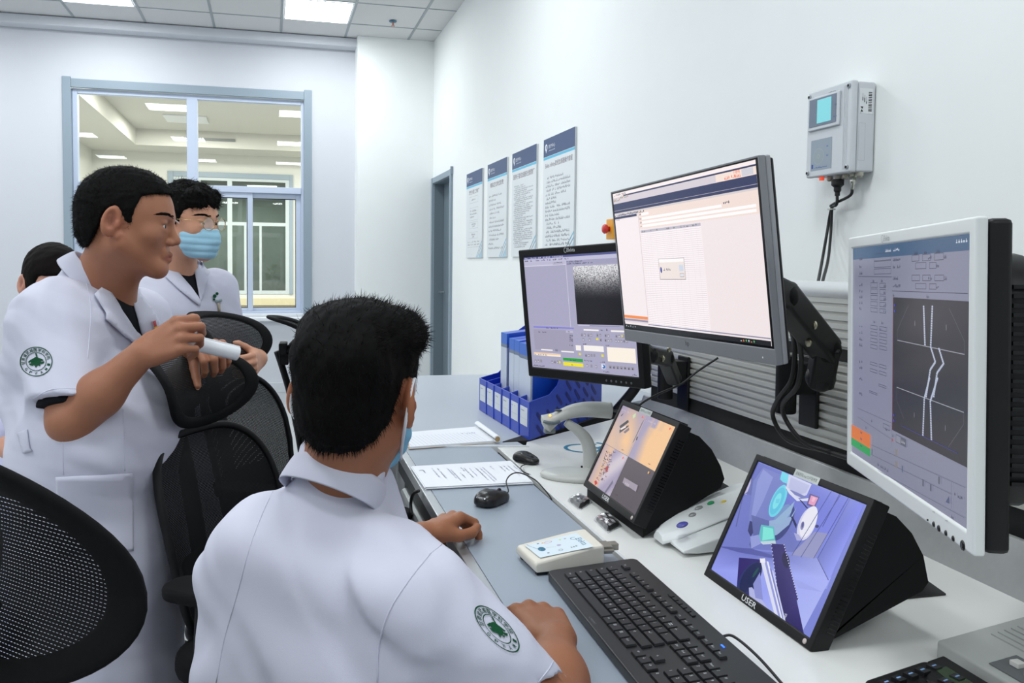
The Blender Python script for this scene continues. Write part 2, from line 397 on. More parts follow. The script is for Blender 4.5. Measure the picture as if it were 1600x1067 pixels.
# the hall beyond the window
M_cream = mat('cream paint', (214, 215, 208), rough=.8, noise=.02, nscale=3)
M_yel = mat('yellow dado', (206, 198, 164), rough=.6, noise=.02)
M_hc = mat('hall ceiling', (206, 206, 198), rough=.9)
HX0, HX1, HY, HZ = -2.9, 3.0, 14.6, 3.16
b = MB(); b.box2((HX0-.1, WY+.2, 0), (HX0, HY, 3.5)); struct('wall_hall_left', b, M_cream)
b = MB(); b.box2((HX1, WY+.2, 0), (HX1+.1, HY, 3.5)); struct('wall_hall_right', b, M_cream)
b = MB(); hwx0, hwx1, hwz0, hwz1 = -1.70, .40, .74, 2.85
b.box2((HX0, HY, 0), (hwx0, HY+.2, 3.5)); b.box2((hwx1, HY, 0), (HX1, HY+.2, 3.5)); b.box2((hwx0, HY, 0), (hwx1, HY+.2, hwz0)); b.box2((hwx0, HY, hwz1), (hwx1, HY+.2, 3.5)); struct('wall_hall_back', b, M_cream)
b = MB(); b.box2((HX0, WY+.2, 3.42), (HX1, HY, 3.52)); struct('ceiling_hall', b, M_hc)
b = MB(); b.box2((HX0, WY+.2, HZ), (-2.08, HY, 3.42)); b.box2((-2.08, 13.75, HZ), (HX1, HY, 3.42)); struct('trim_3', b, M_hc)
b = MB(); b.box2((-1.35, 13.72, 3.27), (-.55, 13.749, 3.31)); tag(part('air_vent', b, mat('vent grey', (120, 125, 125), rough=.5)), 'long grey slot vent on the hall beam seen through the window', 'vent')
b = MB(); b.box2((HX0, HY-.02, 0), (HX1, HY, .44)); b.box2((hwx1+.06, HY-.03, .66), (HX1, HY, 2.45)); b.box2((HX0, HY-.02, .54), (hwx1+.06, HY, .66)); struct('wall_hall_dado', b, M_yel)
b = MB(); b.box2((HX0, HY-.035, .45), (HX1, HY-.0, .475)); b.box2((HX0, HY-.035, .505), (HX1, HY-.0, .53)); struct('trim_4', b, mat('dado line', (128, 120, 100), rough=.6))
b = MB(); c_ = .09
b.box2((hwx0, HY-.03, hwz0), (hwx0+c_, HY+.05, hwz1)); b.box2((hwx1-.06, HY-.03, hwz0), (hwx1, HY+.05, hwz1)); b.box2((hwx0+c_, HY-.03, hwz1-c_), (hwx1-.06, HY+.05, hwz1))
w2 = struct('window_2', b, M_case, bev=.004)
b = MB(); m_ = .03
for x in (hwx0+c_+m_, -1.20, -.68, hwx1-.06-m_): b.box2((x-m_-.01, HY-.01, hwz0), (x+m_+.01, HY+.04, hwz1-c_))
for x in (-.16, -.42): b.box2((x-.02, HY-.01, hwz0), (x+.02, HY+.04, 1.95))
for z in (hwz0+.03, 1.97, hwz1-c_-.02): b.box2((hwx0+c_, HY-.012, z-.03), (hwx1-.06, HY+.045, z+.03))
part('window_frame', b, mat('white frame far', (190, 200, 202), rough=.4), w2)
b = MB(); b.add([(hwx0+c_, HY+.02, hwz0), (hwx1-.06, HY+.02, hwz0), (hwx1-.06, HY+.02, hwz1-c_), (hwx0+c_, HY+.02, hwz1-c_)], [(0, 1, 2, 3)]); part('pane', b, glass_mat('far glass', (.72, .78, .74), .02, 2.0), w2)
b = MB(); b.box2((-3.2, 17.6, -.1), (2.4, 17.7, 3.5)); struct('wall_beyond', b, mat('green grey wall', (150, 160, 152), rough=.8, noise=.35, nscale=2.2))
la = bpy.data.lights.new('far_room_lamp', 'AREA'); la.energy = BEYOND_LIGHT*.5; la.size = 1.5; la.color = (.95, 1, .92); lo = bpy.data.objects.new('far_room_lamp', la); COL.objects.link(lo); lo.location = (-.6, 16.2, 2.70)
b = MB(); b.box2((-3.2, 14.9, 2.74), (2.4, 17.6, 2.80)); struct('ceiling_beyond', b, M_hc)
for i, (x, z) in enumerate(((-.15, 2.713), (-.05, 2.713), (-1.0, 2.713))):
    b = MB(); yq = (15.6, 16.6, 16.0)[i]; b.tube([(x-.26, yq, z), (x+.28, yq, z)], .026, 10); tag(part('tube_light', b, mat('lit tube', (250, 255, 250), emit=((235, 250, 240), 3)), smooth=True), ('upper lit tube seen through the two windows', 'lower lit tube seen through the two windows', 'lit tube behind the masked man\'s head, in the far room')[i], 'light', 'lit tubes in the far room')
for x, y in ((-1.2, 10.2), (1.2, 10.2), (-1.2, 12.6), (1.2, 12.6)):
    t = thing('hall_light', 'square ceiling panel in the hall behind the window', 'light', (x, y, 3.42), group='hall ceiling panels')
    b = MB(); b.box2((x-.3, y-.3, 3.40), (x+.3, y+.3, 3.419)); part('housing', b, M_lf, t)
    la = bpy.data.lights.new('hall_lamp', 'AREA'); la.energy = BEYOND_LIGHT; la.size = .55; la.color = (1, .99, .94)
    lo = bpy.data.objects.new('hall_lamp', la); COL.objects.link(lo); lo.location = (0, 0, -.03); lo.parent = t

# four notice boards on the right wall
M_board = mat('board edge', (205, 210, 212), rough=.3)
posters = [(6.482, '放疗技术室 工作制度', 'a'), (5.825, '模拟定位岗位职责', 'b'), (5.197, '医用电子直线加速器安全管理制度', 'c'), (4.561, 'Elekta infinity直线加速器操作规程', 'd')]
NAVY = (64, 84, 124); INK = (146, 150, 158); INKL = (165, 170, 176)
LBL = {'a': 'narrow-looking white wall notice nearest the door, with small boxed steps', 'b': 'white wall notice second from the door, loosely spaced lines under a navy band',
       'c': 'white wall notice third from the door, densest lines of print', 'd': 'white wall notice farthest from the door, titled for the linear accelerator'}
for y1, title, k in posters:
    y0 = y1-.505; z0, z1 = 1.352, 2.04
    t = thing('wall_notice', LBL[k], 'poster', (WX-.012, y0, z0), group='navy-headed notices on the right wall')
    b = MB(); b.box2((WX-.012, y0, z0), (WX-.0005, y1, z1)); part('board', b, M_board, t, bev=.001)
    cv = Canvas((WX-.0122, y1, z0), (0, -1, 0), (0, 0, 1)); W_, H_ = .505, z1-z0
    cv.rect(0, 0, W_, H_, (226, 231, 233)); cv.rect(0, H_-.105, W_, .105, NAVY); cv.rect(0, H_-.122, W_, .015, (98, 190, 222))
    cv.disc(.045, H_-.05, .02, (232, 236, 240)); cv.poly([(.03, H_-.055), (.06, H_-.055), (.045, H_-.085)], (232, 236, 240)); cv.disc(.045, H_-.05, .007, NAVY, ry=.012)
    cv.text('放疗中心', .085, H_-.062, .024, (232, 236, 240), w=.11); cv.scrib(.085, H_-.078, .11, .008, (200, 208, 220), 16, 3)
    cv.text(title, W_/2, H_-.178, .036, (112, 96, 108), w={'a': .33, 'b': .34, 'c': .44, 'd': .44}[k], align='c', bold=True)
    g = random.Random(ord(k))
    if k == 'a':
        for (x, y, w, h) in ((.1, .44, .28, .05), (.11, .30, .27, .10), (.1, .235, .28, .05), (.1, .155, .28, .05)): cv.frame(x, y, w, h, .0015, INKL)
        for (x, y, w) in ((.17, .458, .13), (.13, .37, .2), (.13, .345, .22), (.13, .32, .13), (.18, .262, .13), (.2, .245, .08), (.18, .18, .12), (.2, .163, .07)): cv.scrib(x, y, w, .016, INK, None, int(x*1000+y*7000))
        for i in range(4):
            for j in range(2): cv.scrib(.06+i*.1, .10+j*.022, .07, .012, INK, 5, i*7+j)
        cv.line((.05, .085), (.46, .085), .0015, INKL)
    else:
        n, hh = {'b': (13, .017), 'c': (33, .010), 'd': (17, .017)}[k]
        for i in range(n):
            y = H_-.215-(H_-.275)*(i+1)/n+.0
            f = g.random(); w = .38*(.45+.55*g.random()) if f < .55 else .40
            cv.scrib(.045 if f > .3 else .07, y, min(w, .40), hh, INK, None, i*13+ord(k))
    for i in range(4): cv.poly([(.33+i*.04, 0), (.345+i*.04, 0), (.505, .12-i*.03+.012), (.505, .12-i*.03)], (120, 176, 214) if i % 2 else (98, 190, 222)) if .345+i*.04 < .505 else None
    cv.poly([(.42, 0), (.505, .075), (.505, 0)], (176, 208, 226))
    cv.done('printed_sheet', PRINT, t)
# ------------------------------------------------------------ the control desk
M_top = mat('grey laminate desktop', (152, 163, 176), rough=.32, noise=.04, nscale=700)
M_white = mat('white lacquered board', (226, 227, 224), rough=.35, noise=.012, nscale=300, bump=.1, bscale=900)
M_alu = mat('brushed aluminium', (196, 199, 203), rough=.32, metal=.85, stretch=(1, .02, 1), noise=.04, nscale=300)
M_black = mat('black plastic', (14, 14, 16), rough=.45, noise=.05, nscale=500, spec=.35)
M_gloss = mat('gloss black plastic', (16, 16, 18), rough=.18)
M_rubber = mat('black cable', (18, 18, 19), rough=.5)
M_dark = mat('dark recess', (14, 14, 15), rough=.8)
M_chrome = mat('chrome', (210, 212, 215), rough=.12, metal=1)
M_riser = mat('speckled grey metal sheet', (168, 170, 170), rough=.45, metal=.3, noise=.09, nscale=60)
M_slat = mat('anodised aluminium slats', (205, 205, 200), rough=.42, metal=.45)
M_grey = mat('light grey plastic', (205, 207, 205), rough=.45)
M_beige = mat('warm white plastic', (222, 218, 205), rough=.4)
TZ = .75
def FX(y): return .3195+.0205*y
g0a, g0b = D(769, 700), D(985, 890); g1a, g1b = D(779, 700), D(1123, 1003)
def ln(a, b):
    m = (b.x-a.x)/(b.y-a.y); return lambda y: a.x+m*(y-a.y)
G0, G1 = ln(g0a, g0b), ln(g1a, g1b)
def RX(y): return 1.170+.036*y
fa, fb = D(633, 698), D(820, 697)
def far(x): return fa.y+(fb.y-fa.y)*(x-fa.x)/(fb.x-fa.x)
YN = -.7
t = thing('control_desk', 'long white and grey control desk carrying the keyboard and the slanted black screens', 'desk', (.75, .9, 0))
yf = lambda x: far(x)-.012
b = MB(); b.prism([(FX(YN)+.023, YN), (G0(YN), YN), (G0(yf(.6)), yf(.6)), (FX(yf(.4))+.023, yf(.4))], TZ-.025, TZ); part('desktop', b, M_top, t, bev=.001)
b = MB(); b.prism([(FX(YN), YN), (FX(YN)+.022, YN), (FX(yf(.4))+.022, yf(.4)), (FX(yf(.4)), yf(.4))], TZ-.028, TZ+.001); part('edge_trim', b, M_alu, t, bev=.002)
b = MB(); b.prism([(G0(YN)+.0005, YN), (G1(YN)-.0005, YN), (G1(2.28)-.0005, 2.28), (G0(2.28)+.0005, 2.28)], TZ-.035, TZ-.012); part('cable_channel', b, M_dark, t)
b = MB(); s1, s2 = D(823, 690), D(971, 642)
b.prism([(G1(YN), YN), (RX(YN)+.01, YN), (RX(2.7)+.01, 2.70), (s1.x+.0, s1.y-.0), (fb.x, fb.y-.008), (G1(2.28), yf(.66)), ], TZ-.03, TZ-.0005); part('worktop', b, M_white, t, bev=.0015)
b = MB(); b.add([(G1(YN), YN, TZ-.001), (G1(YN)+.003, YN, TZ+.0012), (G1(2.27)+.003, 2.27, TZ+.0012), (G1(2.27), 2.27, TZ-.001)], [(0, 1, 2, 3)]); part('edge_strip', b, M_alu, t)
# black gap and riser, front fascia with chromed profile
b = MB(); dv = Vector((s2.x-s1.x, s2.y-s1.y)).normalized(); nv = Vector((-dv.y, dv.x)); e1 = Vector((s1.x, s1.y)); e2 = e1+dv*.85
b.prism([tuple(e1-nv*.002), tuple(e2-nv*.002), tuple(e2+nv*.05), tuple(e1+nv*.05-dv*.06)], TZ-.03, TZ+.004); part('dark_strip', b, M_dark, t)
b = MB(); b.loft([[Vector((RX(y), y, TZ-.01)), Vector((RX(y)+.012, y, TZ-.01)), Vector((RX(y)+.048, y, TZ+.088)), Vector((RX(y)+.036, y, TZ+.088))] for y in (YN, 2.62)]); part('riser', b, M_riser, t, bev=.003)
b = MB()
for (x0, x1, z0, z1) in ((.001, .04, .686, .7215), (.020, .05, .58, .686)):
    b.loft([[Vector((FX(y)+x0, y, z0)), Vector((FX(y)+x1, y, z0)), Vector((FX(y)+x1, y, z1)), Vector((FX(y)+x0, y, z1))] for y in (YN, 2.32)])
part('fascia', b, mat('dark grey fascia', (26, 28, 30), rough=.45), t, bev=.002)
b = MB()
b.loft([[Vector((FX(y)+.002+.019*math.cos(a), y, .664+.018*math.sin(a))) for a in [2*math.pi*k/14 for k in range(14)]] for y in (YN, 2.16)]); b.loft([[Vector((FX(y)-.012+.008*math.cos(a), y, .622+.018*math.sin(a))) for a in [2*math.pi*k/12 for k in range(12)]] for y in (YN, 2.16)])
part('front_rail', b, M_alu, t, smooth=True)
b = MB(); q0 = [(at(646+x, 775+y, x=FX(1.95)-.018)) for x, y in ((8, -8), (0, -4), (-4, 10), (-3, 30))]; b.tube(smooth_pts(q0, 5), .004); part('cable_tie', b, M_rubber, t, smooth=True)
b = MB()
for y in (-.5, .8, 2.1): b.box2((.48, y-.2, 0), (1.15, y-.17, .716))
b.box2((1.08, YN, .1), (1.10, 2.1, .715)); part('carcass', b, mat('grey carcass', (120, 124, 128), rough=.5), t, bev=.002)
b = MB(); b.box2((.44, YN, .45), (.46, 2.1, .58)); part('drawer_front', b, M_grey, t, bev=.002)
# printed logo on the white top
LD = (D(936, 701)-D(899, 713)).normalized(); cv = Canvas(tuple(D(878, 712))[:2]+(TZ-.0004,), tuple(LD), (-LD.y, LD.x, 0), lift=.0004)
BL = (36, 118, 150); L = cv.P
c0 = L(912, 700); cv.ring(c0[0]-.004, c0[1], .052, .012, BL, ry=.052, a0=40, a1=330)
cv.text('Elekta', c0[0]+.02, c0[1]-.075, .085, BL, w=.30, bold=True)
cv.done('printed_logo', PRINT, t)

# far table
b = MB(); tl = D(655, 587); ty1 = 3.85
t = thing('side_table', 'broad grey table at the far end of the control desk, under the blue rack', 'table', (.9, 3.1, 0))
pts = [(.40, far(.40)), (fb.x, far(fb.x)), tuple(e1+nv*.052), tuple(e2+nv*.052), (1.585, 3.05), (1.585, ty1-.045), (.38, ty1+.02)]
b.prism(pts, TZ-.028, TZ+.0015); part('tabletop', b, mat('grey table laminate', (174, 181, 190), rough=.38, noise=.03, nscale=600), t, bev=.0015)
b = MB(); b.prism([(.385, far(.385)-.008), (fb.x+.01, far(fb.x+.01)-.010), (fb.x+.01, far(fb.x)-.001), (.385, far(.385)-.001)], TZ-.028, TZ+.003); part('edge_trim', b, mat('white edging', (216, 220, 224), rough=.35), t)
b = MB(); b.box2((.42, 3.72, 0), (1.57, 3.75, .72)); b.box2((1.45, 3.0, 0), (1.48, 3.72, .72)); b.box2((.44, 2.55, 0), (.47, 3.72, .722)); part('panel_leg', b, mat('table panel', (196, 200, 204), rough=.5), t)

# slatted aluminium wall for the monitor arms
SX = lambda y: 1.238+.02*y
t = thing('slat_rail', 'grooved aluminium rail panel behind the monitors, above the grey riser', 'rail panel', (1.3, 1.4, .86))
yE = 2.55; yS = at(1155, 572, x=1.26).y
prof = []; z = .886
while z < 1.225:
    prof += [(0, z), (0, z+.0105), (.006, z+.0125), (.006, z+.0175)]; z += .0195
for (ya, yb, z0, z1, nm) in ((-.6, yE, 0, 1.085, 'slats'), (-.6, yE, 1.112, 9, 'slats'), (yS, yE, 1.085, 1.112, 'slat_infill')):
    pr = [p for p in prof if z0 <= p[1] < z1]
    if nm == 'slat_infill': pr = [(0, 1.086), (0, 1.094), (.006, 1.096), (.006, 1.1), (0, 1.102), (0, 1.111)]
    rings = []
    for y in (ya, yb): rings.append([Vector((SX(y)+a, y, q)) for a, q in pr]+[Vector((SX(y)+.03, y, pr[-1][1])), Vector((SX(y)+.03, y, pr[0][1]))])
    b = MB(); b.loft(rings); part(nm, b, M_slat, t)
b = MB(); b.loft([[Vector((SX(y)+.004, y, 1.084)), Vector((SX(y)+.02, y, 1.084)), Vector((SX(y)+.02, y, 1.113)), Vector((SX(y)+.004, y, 1.113))] for y in (-.6, yS)]); part('slot', b, M_dark, t)
b = MB()
rings = []
for y in (-.6, yE):
    rings.append([Vector((SX(y)+.014+.021*math.cos(a), y, 1.245+.022*math.sin(a))) for a in [2*math.pi*k/20 for k in range(20)]])
b.loft(rings); part('top_rail', b, mat('pale rail', (226, 229, 230), rough=.3, metal=.2), t, smooth=True)
b = MB(); b.loft([[Vector((SX(y)+.006, y, .790)), Vector((SX(y)+.04, y, .790)), Vector((SX(y)+.04, y, .884)), Vector((SX(y)+.006, y, .884))] for y in (-.6, yE)]); part('dark_foot', b, M_dark, t)
b = MB()
pc = [at(p[0], p[1], x=SX(2.5)+.0) for p in ((985, 600), (972, 612), (955, 650), (943, 690))]
b.tube(smooth_pts([Vector((SX(2.5)+.01, yE+.015, 1.25)), Vector((SX(2.5)+.01, yE+.02, 1.0)), Vector((SX(2.5)-.02, yE+.05, .88)), Vector((SX(2.5)-.09, yE+.09, .77))], 6), .018); part('end_trim', b, M_black, t, smooth=True)
b = MB()
for y in (-.2, 1.3, 2.3): b.box2((1.33, y-.02, 0), (1.36, y+.02, 1.2))
part('upright', b, M_alu, t)

# ------------------------------------------------------------ monitors
def frame_of(yaw, tilt, roll):
    n0 = Vector((-math.cos(yaw), -math.sin(yaw), 0)); r0 = Vector((0, 0, 1)).cross(n0)
    n = n0*math.cos(tilt)+Vector((0, 0, math.sin(tilt))); u = n.cross(r0)
    r = r0*math.cos(roll)+u*math.sin(roll); return r, n.cross(r), n
def placer(C, yaw, tilt, roll):
    r, u, n = frame_of(R(yaw), R(tilt), R(roll)); C = Vector(C)
    return Matrix(((r.x, u.x, n.x, C.x), (r.y, u.y, n.y, C.y), (r.z, u.z, n.z, C.z), (0, 0, 0, 1)))
def bezel(b, w, h, L, Rr, T, B, d0, d1):
    "front frame as a ring with an opening"
    o = [(-w/2, -h/2), (w/2, -h/2), (w/2, h/2), (-w/2, h/2)]; i = [(-w/2+L, -h/2+B), (w/2-Rr, -h/2+B), (w/2-Rr, h/2-T), (-w/2+L, h/2-T)]
    vs = [(x, y, d1) for x, y in o]+[(x, y, d1) for x, y in i]+[(x, y, d0) for x, y in o]+[(x, y, d1-.003) for x, y in i]
    fs = []
    for k in range(4):
        j = (k+1) % 4; fs += [(k, j, 4+j, 4+k), (8+k, 8+j, j, k), (4+k, 4+j, 12+j, 12+k)]
    fs.append((11, 10, 9, 8)); b.add(vs, fs)
S_hp = screen_mat('lcd bright', 1.0); S_el = screen_mat('lcd mauve', 1.0); S_wh = screen_mat('lcd dim', 1.0); S_u1 = screen_mat('lcd camera', 1.0); S_u2 = screen_mat('lcd blue', .92, .15)

# --- wide grey monitor
Mh = placer((.750, 1.371, 1.303), .7, -6.6, 1.2); w, h = .54, .329
t = thing('wide_monitor', 'wide thin-framed grey monitor showing a white record page, highest of all screens', 'monitor', Mh.translation)
b = MB(); b.M = Mh; bezel(b, w, h-.0, .003, .003, .003, .026, -.012, 0); part('chin_frame', b, mat('silver grey bezel', (140, 142, 146), rough=.4, metal=.3), t, bev=.0015)
b = MB(); b.M = Mh; b.box2((-w/2+.003, -h/2+.026, -.006), (w/2-.003, h/2-.003, -.0012)); part('glass_border', b, M_gloss, t)
b = MB(); b.M = Mh; b.box2((-w/2, -h/2, -.022), (w/2, h/2, -.0121)); part('side_frame', b, mat('grey case', (158, 160, 164), rough=.4, metal=.2), t, bev=.003)
b = MB(); b.M = Mh; b.box2((-w/2+.004, -h/2+.004, -.03), (w/2-.004, h/2-.004, -.0221)); b.box((0, 0, -.042), (.34, .2, .026), taper=(.8, .8)); part('back_cover', b, M_black, t, bev=.006)
cv = Canvas(Mh @ Vector((-w/2, -h/2, -.0011)), Mh.to_3x3() @ Vector((1, 0, 0)), Mh.to_3x3() @ Vector((0, 1, 0)))
T = lambda x, y: (940+x/5.334, 230+y/5.334)
U = lambda x, y: (780+x/2.667, 220+y/2.667)
P = cv.P
x0, y1 = P(*T(80, 395)); x1, _ = P(*T(1282, 100)); _, y0 = P(*U(1142, 868)); x0 = max(.008, x0); x1 = min(w-.008, x1); y0 = max(.030, y0)
sw, sh = x1-x0, y1-y0
X = lambda u: x0+sw*u
Y = lambda v: y1-sh*v
def rc(u0, v0, u1, v1, c): cv.rect(X(u0), Y(v1), (u1-u0)*sw, (v1-v0)*sh, c)
PK = (240, 228, 229); NV = (46, 54, 92)
rc(0, 0, 1, 1, PK); rc(0, 0, 1, .022, (248, 236, 236)); rc(.1, .022, 1, .032, NV); rc(0, .032, 1, .077, (214, 205, 212)); rc(.78, .032, 1, .077, (244, 224, 214))
rc(.925, .034, .985, .072, (206, 206, 214)); rc(0, .077, 1, .127, NV); rc(0, .127, 1, .129, (205, 195, 205)); rc(0, .129, 1, .146, NV)
rc(0, .146, 1, .158, (216, 206, 206)); rc(.215, .158, 1, .285, (240, 221, 212)); rc(.0, .158, .215, .17, (200, 196, 205)); rc(0, .173, .2, .19, NV)
cv.text('于春梅', X(.88), Y(.05), .006, (240, 120, 70)); cv.scrib(X(.83), Y(.072), sw*.09, .006, (240, 120, 80), 12, 5)
for i in range(11): cv.scrib(X(.004+i*.013), Y(.045 if i > 4 else .06), .005, .007, ((90, 90, 110), (190, 140, 60), (70, 140, 80))[i % 3], 1, i)
cv.scrib(X(.01), Y(.02), .06, .005, (120, 110, 120), 14, 9); cv.scrib(X(.0), Y(.171), .14, .005, (70, 70, 90), 22, 8)
for i, (u0, u1, v) in enumerate(((.24, .30, .175), (.24, .8, .205), (.24, .985, .232), (.24, .985, .258))):
    rc(u0, v, u1, v+.017, (253, 249, 249)); cv.scrib(X(.222), Y(v+.014), .008, .004, (90, 90, 110), 2, i)
cv.scrib(X(.81), Y(.205), .02, .005, (90, 90, 110), 4, 20)
for i in range(4): cv.scrib(X(.01), Y(.205+i*.013), .018, .004, (90, 90, 110), 3, 30+i)
rc(0, .20, .212, .905, (243, 233, 235)); rc(.212, .165, .2135, .93, (150, 140, 150))
tx0, tx1 = .222, .665
rc(tx0, .295, tx1, .975, (248, 240, 242)); rc(tx0, .295, tx1, .312, (186, 184, 196))
for i, (u, ww) in enumerate(((.23, .03), (.30, .01), (.35, .01), (.42, .03), (.48, .01), (.53, .03), (.57, .03), (.61, .03))): cv.scrib(X(u), Y(.309), ww*sw, .004, (80, 80, 100), None, 40+i)
for i in range(52): cv.line((X(tx0), Y(.312+i*.0125)), (X(tx1), Y(.312+i*.0125)), .0006, (214, 200, 206))
for u in (.235, .255, .275, .30, .345, .40, .46, .50, .555, .60, .635): cv.line((X(u), Y(.312)), (X(u), Y(.97)), .0005, (226, 214, 220))
rc(0, .905, .212, .925, (242, 140, 70)); rc(0, .925, .212, .932, (215, 205, 210)); rc(0, .932, .212, .945, (150, 140, 160)); rc(0, .945, .212, .957, (225, 215, 220)); rc(.212, .955, 1, .962, (140, 140, 165))
rc(0, .972, 1, 1, (22, 24, 30)); 
for i in range(5): cv.scrib(X(.01+i*.02), Y(.993), .004, .004, (200, 210, 220), 1, 50+i)
for i in range(8): cv.scrib(X(.84+i*.014), Y(.993), .005, .004, ((200, 210, 220), (220, 120, 60), (90, 190, 110))[i % 3], 1, 60+i)
rc(.345, .50, .535, .64, (120, 112, 118)); rc(.347, .502, .533, .636, (238, 226, 220)); rc(.347, .502, .533, .525, (250, 246, 246)); cv.disc(X(.36), Y(.575), .0035, (40, 60, 150), ry=.006)
cv.scrib(X(.375), Y(.58), .03, .005, (80, 80, 100), 7, 71); rc(.495, .545, .525, .585, (206, 216, 232)); rc(.497, .60, .525, .622, (225, 225, 230)); cv.frame(X(.497), Y(.622), .028*sw, .022*sh, .0006, (90, 90, 110))
cv.mb.M = None; cv.done('screen', S_hp, t)
cv = Canvas(Mh @ Vector((-w/2, -h/2, .0)), Mh.to_3x3() @ Vector((1, 0, 0)), Mh.to_3x3() @ Vector((0, 1, 0)))
cv.text('hp', w/2-.006, .007, .013, (60, 62, 66)); cv.disc(w-.035, .010, .0016, (250, 250, 250)); cv.done('logo', PRINT, t)

# --- black monitor behind
Me = placer((.754, 1.89, 1.179), 23.1, -5.0, 2.5); w, h = .376, .297; bz = .017
t = thing('black_monitor', 'black framed monitor with mauve imaging window, partly behind the wide grey one', 'monitor', Me.translation)
b = MB(); b.M = Me; W2, H2 = w+2*bz, h+.021+.027; oy = (.021-.027)/2; bM = Me @ Matrix.Translation((0, oy, 0)); b.M = bM; bezel(b, W2, H2, bz, bz, .021, .027, -.022, .004)
part('bezel', b, M_black, t, bev=.003)
b = MB(); b.M = Me; b.box((0, 0, -.035), (w, h, .03), taper=(1, 1)); b.box((0, 0, -.058), (w*.7, h*.6, .022)); part('back_cover', b, M_black, t, bev=.01)
b = MB(); b.M = Me
for i in range(6): b.ball((.085+i*.016, -h/2-.016, .0042), (.003, .003, .0008), nu=8, nv=4)
part('buttons', b, mat('button grey', (90, 92, 95), rough=.4), t)
Re = Me.to_3x3()
cv = Canvas(Me @ Vector((-w/2, -h/2, .0012)), Re @ Vector((1, 0, 0)), Re @ Vector((0, 1, 0)))
E_ = lambda x, y: cv.P(800+x/4.4455, 370+y/4.4455)
X = lambda u: w*u
Y = lambda v: h*(1-v)
MV = (168, 166, 192); MV2 = (150, 148, 176); DK = (60, 58, 84)
cv.rect(0, 0, w, h, MV); rc = lambda u0, v0, u1, v1, c: cv.rect(X(u0), Y(v1), (u1-u0)*w, (v1-v0)*h, c)
rc(0, 0, 1, .018, (84, 88, 140)); rc(0, .018, 1, .05, (190, 188, 214)); rc(0, .05, .43, .075, (186, 184, 208)); rc(0, .075, .43, .085, (205, 203, 224))
cv.scrib(.004, Y(.015), .15, .004, (200, 200, 230), 25, 1)
for i in range(8): cv.scrib(.004+i*.022, Y(.040), .014, .005, DK, 4, i)
rc(.30, .055, .40, .08, (178, 176, 200)); cv.scrib(.118, Y(.066), .03, .003, DK, 6, 3)
ix0, iy1 = E_(423, 205); ix1 = w*.985; iy0 = E_(460, 606)[1]
rc(.432, .05, 1, .09, (160, 158, 186)); cv.scrib(.165, Y(.065), .055, .004, DK, 16, 4); cv.scrib(.165, Y(.082), .09, .004, DK, 22, 5); cv.scrib(.335, Y(.075), .02, .004, DK, 5, 6)
rc(.425, .05, .43, .64, (205, 203, 224))
nx, ny = 110, 90; dx, dy = (ix1-ix0)/nx, (iy1-iy0)/ny; g = random.Random(4)
for j in range(ny):
    v = j/ny
    for i in range(nx):
        u = i/nx; br = max(0, (1-v*1.75)) ** 1.5*(.62+.5*math.exp(-((u-.45)/.5)**2)) ; q = br*(.35+1.1*g.random()) + .028+.03*g.random()*max(0, 1-v)
        s_ = int(255*min(.9, q)**.75*1.0); s_ = max(20, min(225, s_)); cv.mb.col = lin((s_, s_, s_+4)); cv.mb.add([cv.w(ix0+i*dx, iy1-j*dy), cv.w(ix0+i*dx, iy1-(j+1)*dy), cv.w(ix0+(i+1)*dx, iy1-(j+1)*dy), cv.w(ix0+(i+1)*dx, iy1-j*dy)], [(0, 1, 2, 3)])
cv.k += .1
def er(xa, ya, xb, yb, c):
    a = E_(xa, ya); q = E_(xb, yb); cv.rect(min(a[0], q[0]), min(a[1], q[1]), abs(q[0]-a[0]), abs(q[1]-a[1]), c)
def es(xa, ya, xb, n=None, hh=.004, c=DK, sd=1):
    a = E_(xa, ya); q = E_(xb, ya); cv.scrib(a[0], a[1], q[0]-a[0], hh, c, n, sd)
er(460, 612, 750, 625, (205, 203, 224)); er(540, 614, 750, 627, (140, 140, 172)); er(125, 610, 440, 622, (186, 184, 208))
er(150, 620, 430, 640, (130, 128, 215)); es(240, 636, 320, 10); er(150, 640, 432, 800, (160, 157, 180)); es(185, 664, 240, 8); es(378, 664, 420, 4); er(376, 650, 425, 668, (186, 184, 208)); es(390, 662, 415, 4)
for i, yy in enumerate((690, 702, 714, 726, 757)): es(400, yy, 425, 4, sd=i)
er(203, 778, 284, 792, (246, 240, 236)); er(343, 790, 432, 805, (246, 240, 236)); er(300, 780, 320, 796, (130, 128, 150))
er(153, 800, 340, 835, (244, 232, 214)); er(153, 803, 340, 822, (240, 178, 120)); es(158, 818, 245, 14)
er(355, 838, 495, 870, (40, 160, 60)); er(357, 868, 497, 905, (240, 226, 40)); es(405, 860, 445, 7, c=(20, 70, 30)); es(415, 892, 438, 4, c=(110, 100, 20))
er(443, 752, 482, 790, (246, 240, 236)); er(498, 752, 640, 800, (246, 240, 236)); er(660, 765, 865, 880, (250, 240, 226))
er(498, 640, 604, 655, (246, 240, 236)); er(688, 648, 800, 664, (246, 240, 236)); es(655, 652, 668, 1, .006, (90, 80, 90)); es(617, 652, 640, 3)
for (x, y, n) in ((480, 670, 2), (525, 672, 2), (588, 672, 2), (645, 675, 2), (720, 680, 2), (768, 680, 1), (490, 702, 1), (535, 704, 1), (612, 706, 1), (645, 708, 3), (718, 712, 2), (755, 714, 3), (510, 812, 4), (517, 882, 1), (547, 886, 1), (580, 890, 1), (160, 850, 3), (275, 858, 4)):
    for i in range(n): er(x+i*19, y, x+i*19+15, y+22, (148, 145, 158)); es(x+i*19+3, y+17, x+i*19+12, 1, .004, (230, 228, 235) if (x+i) % 3 else (70, 60, 90), sd=x+i)
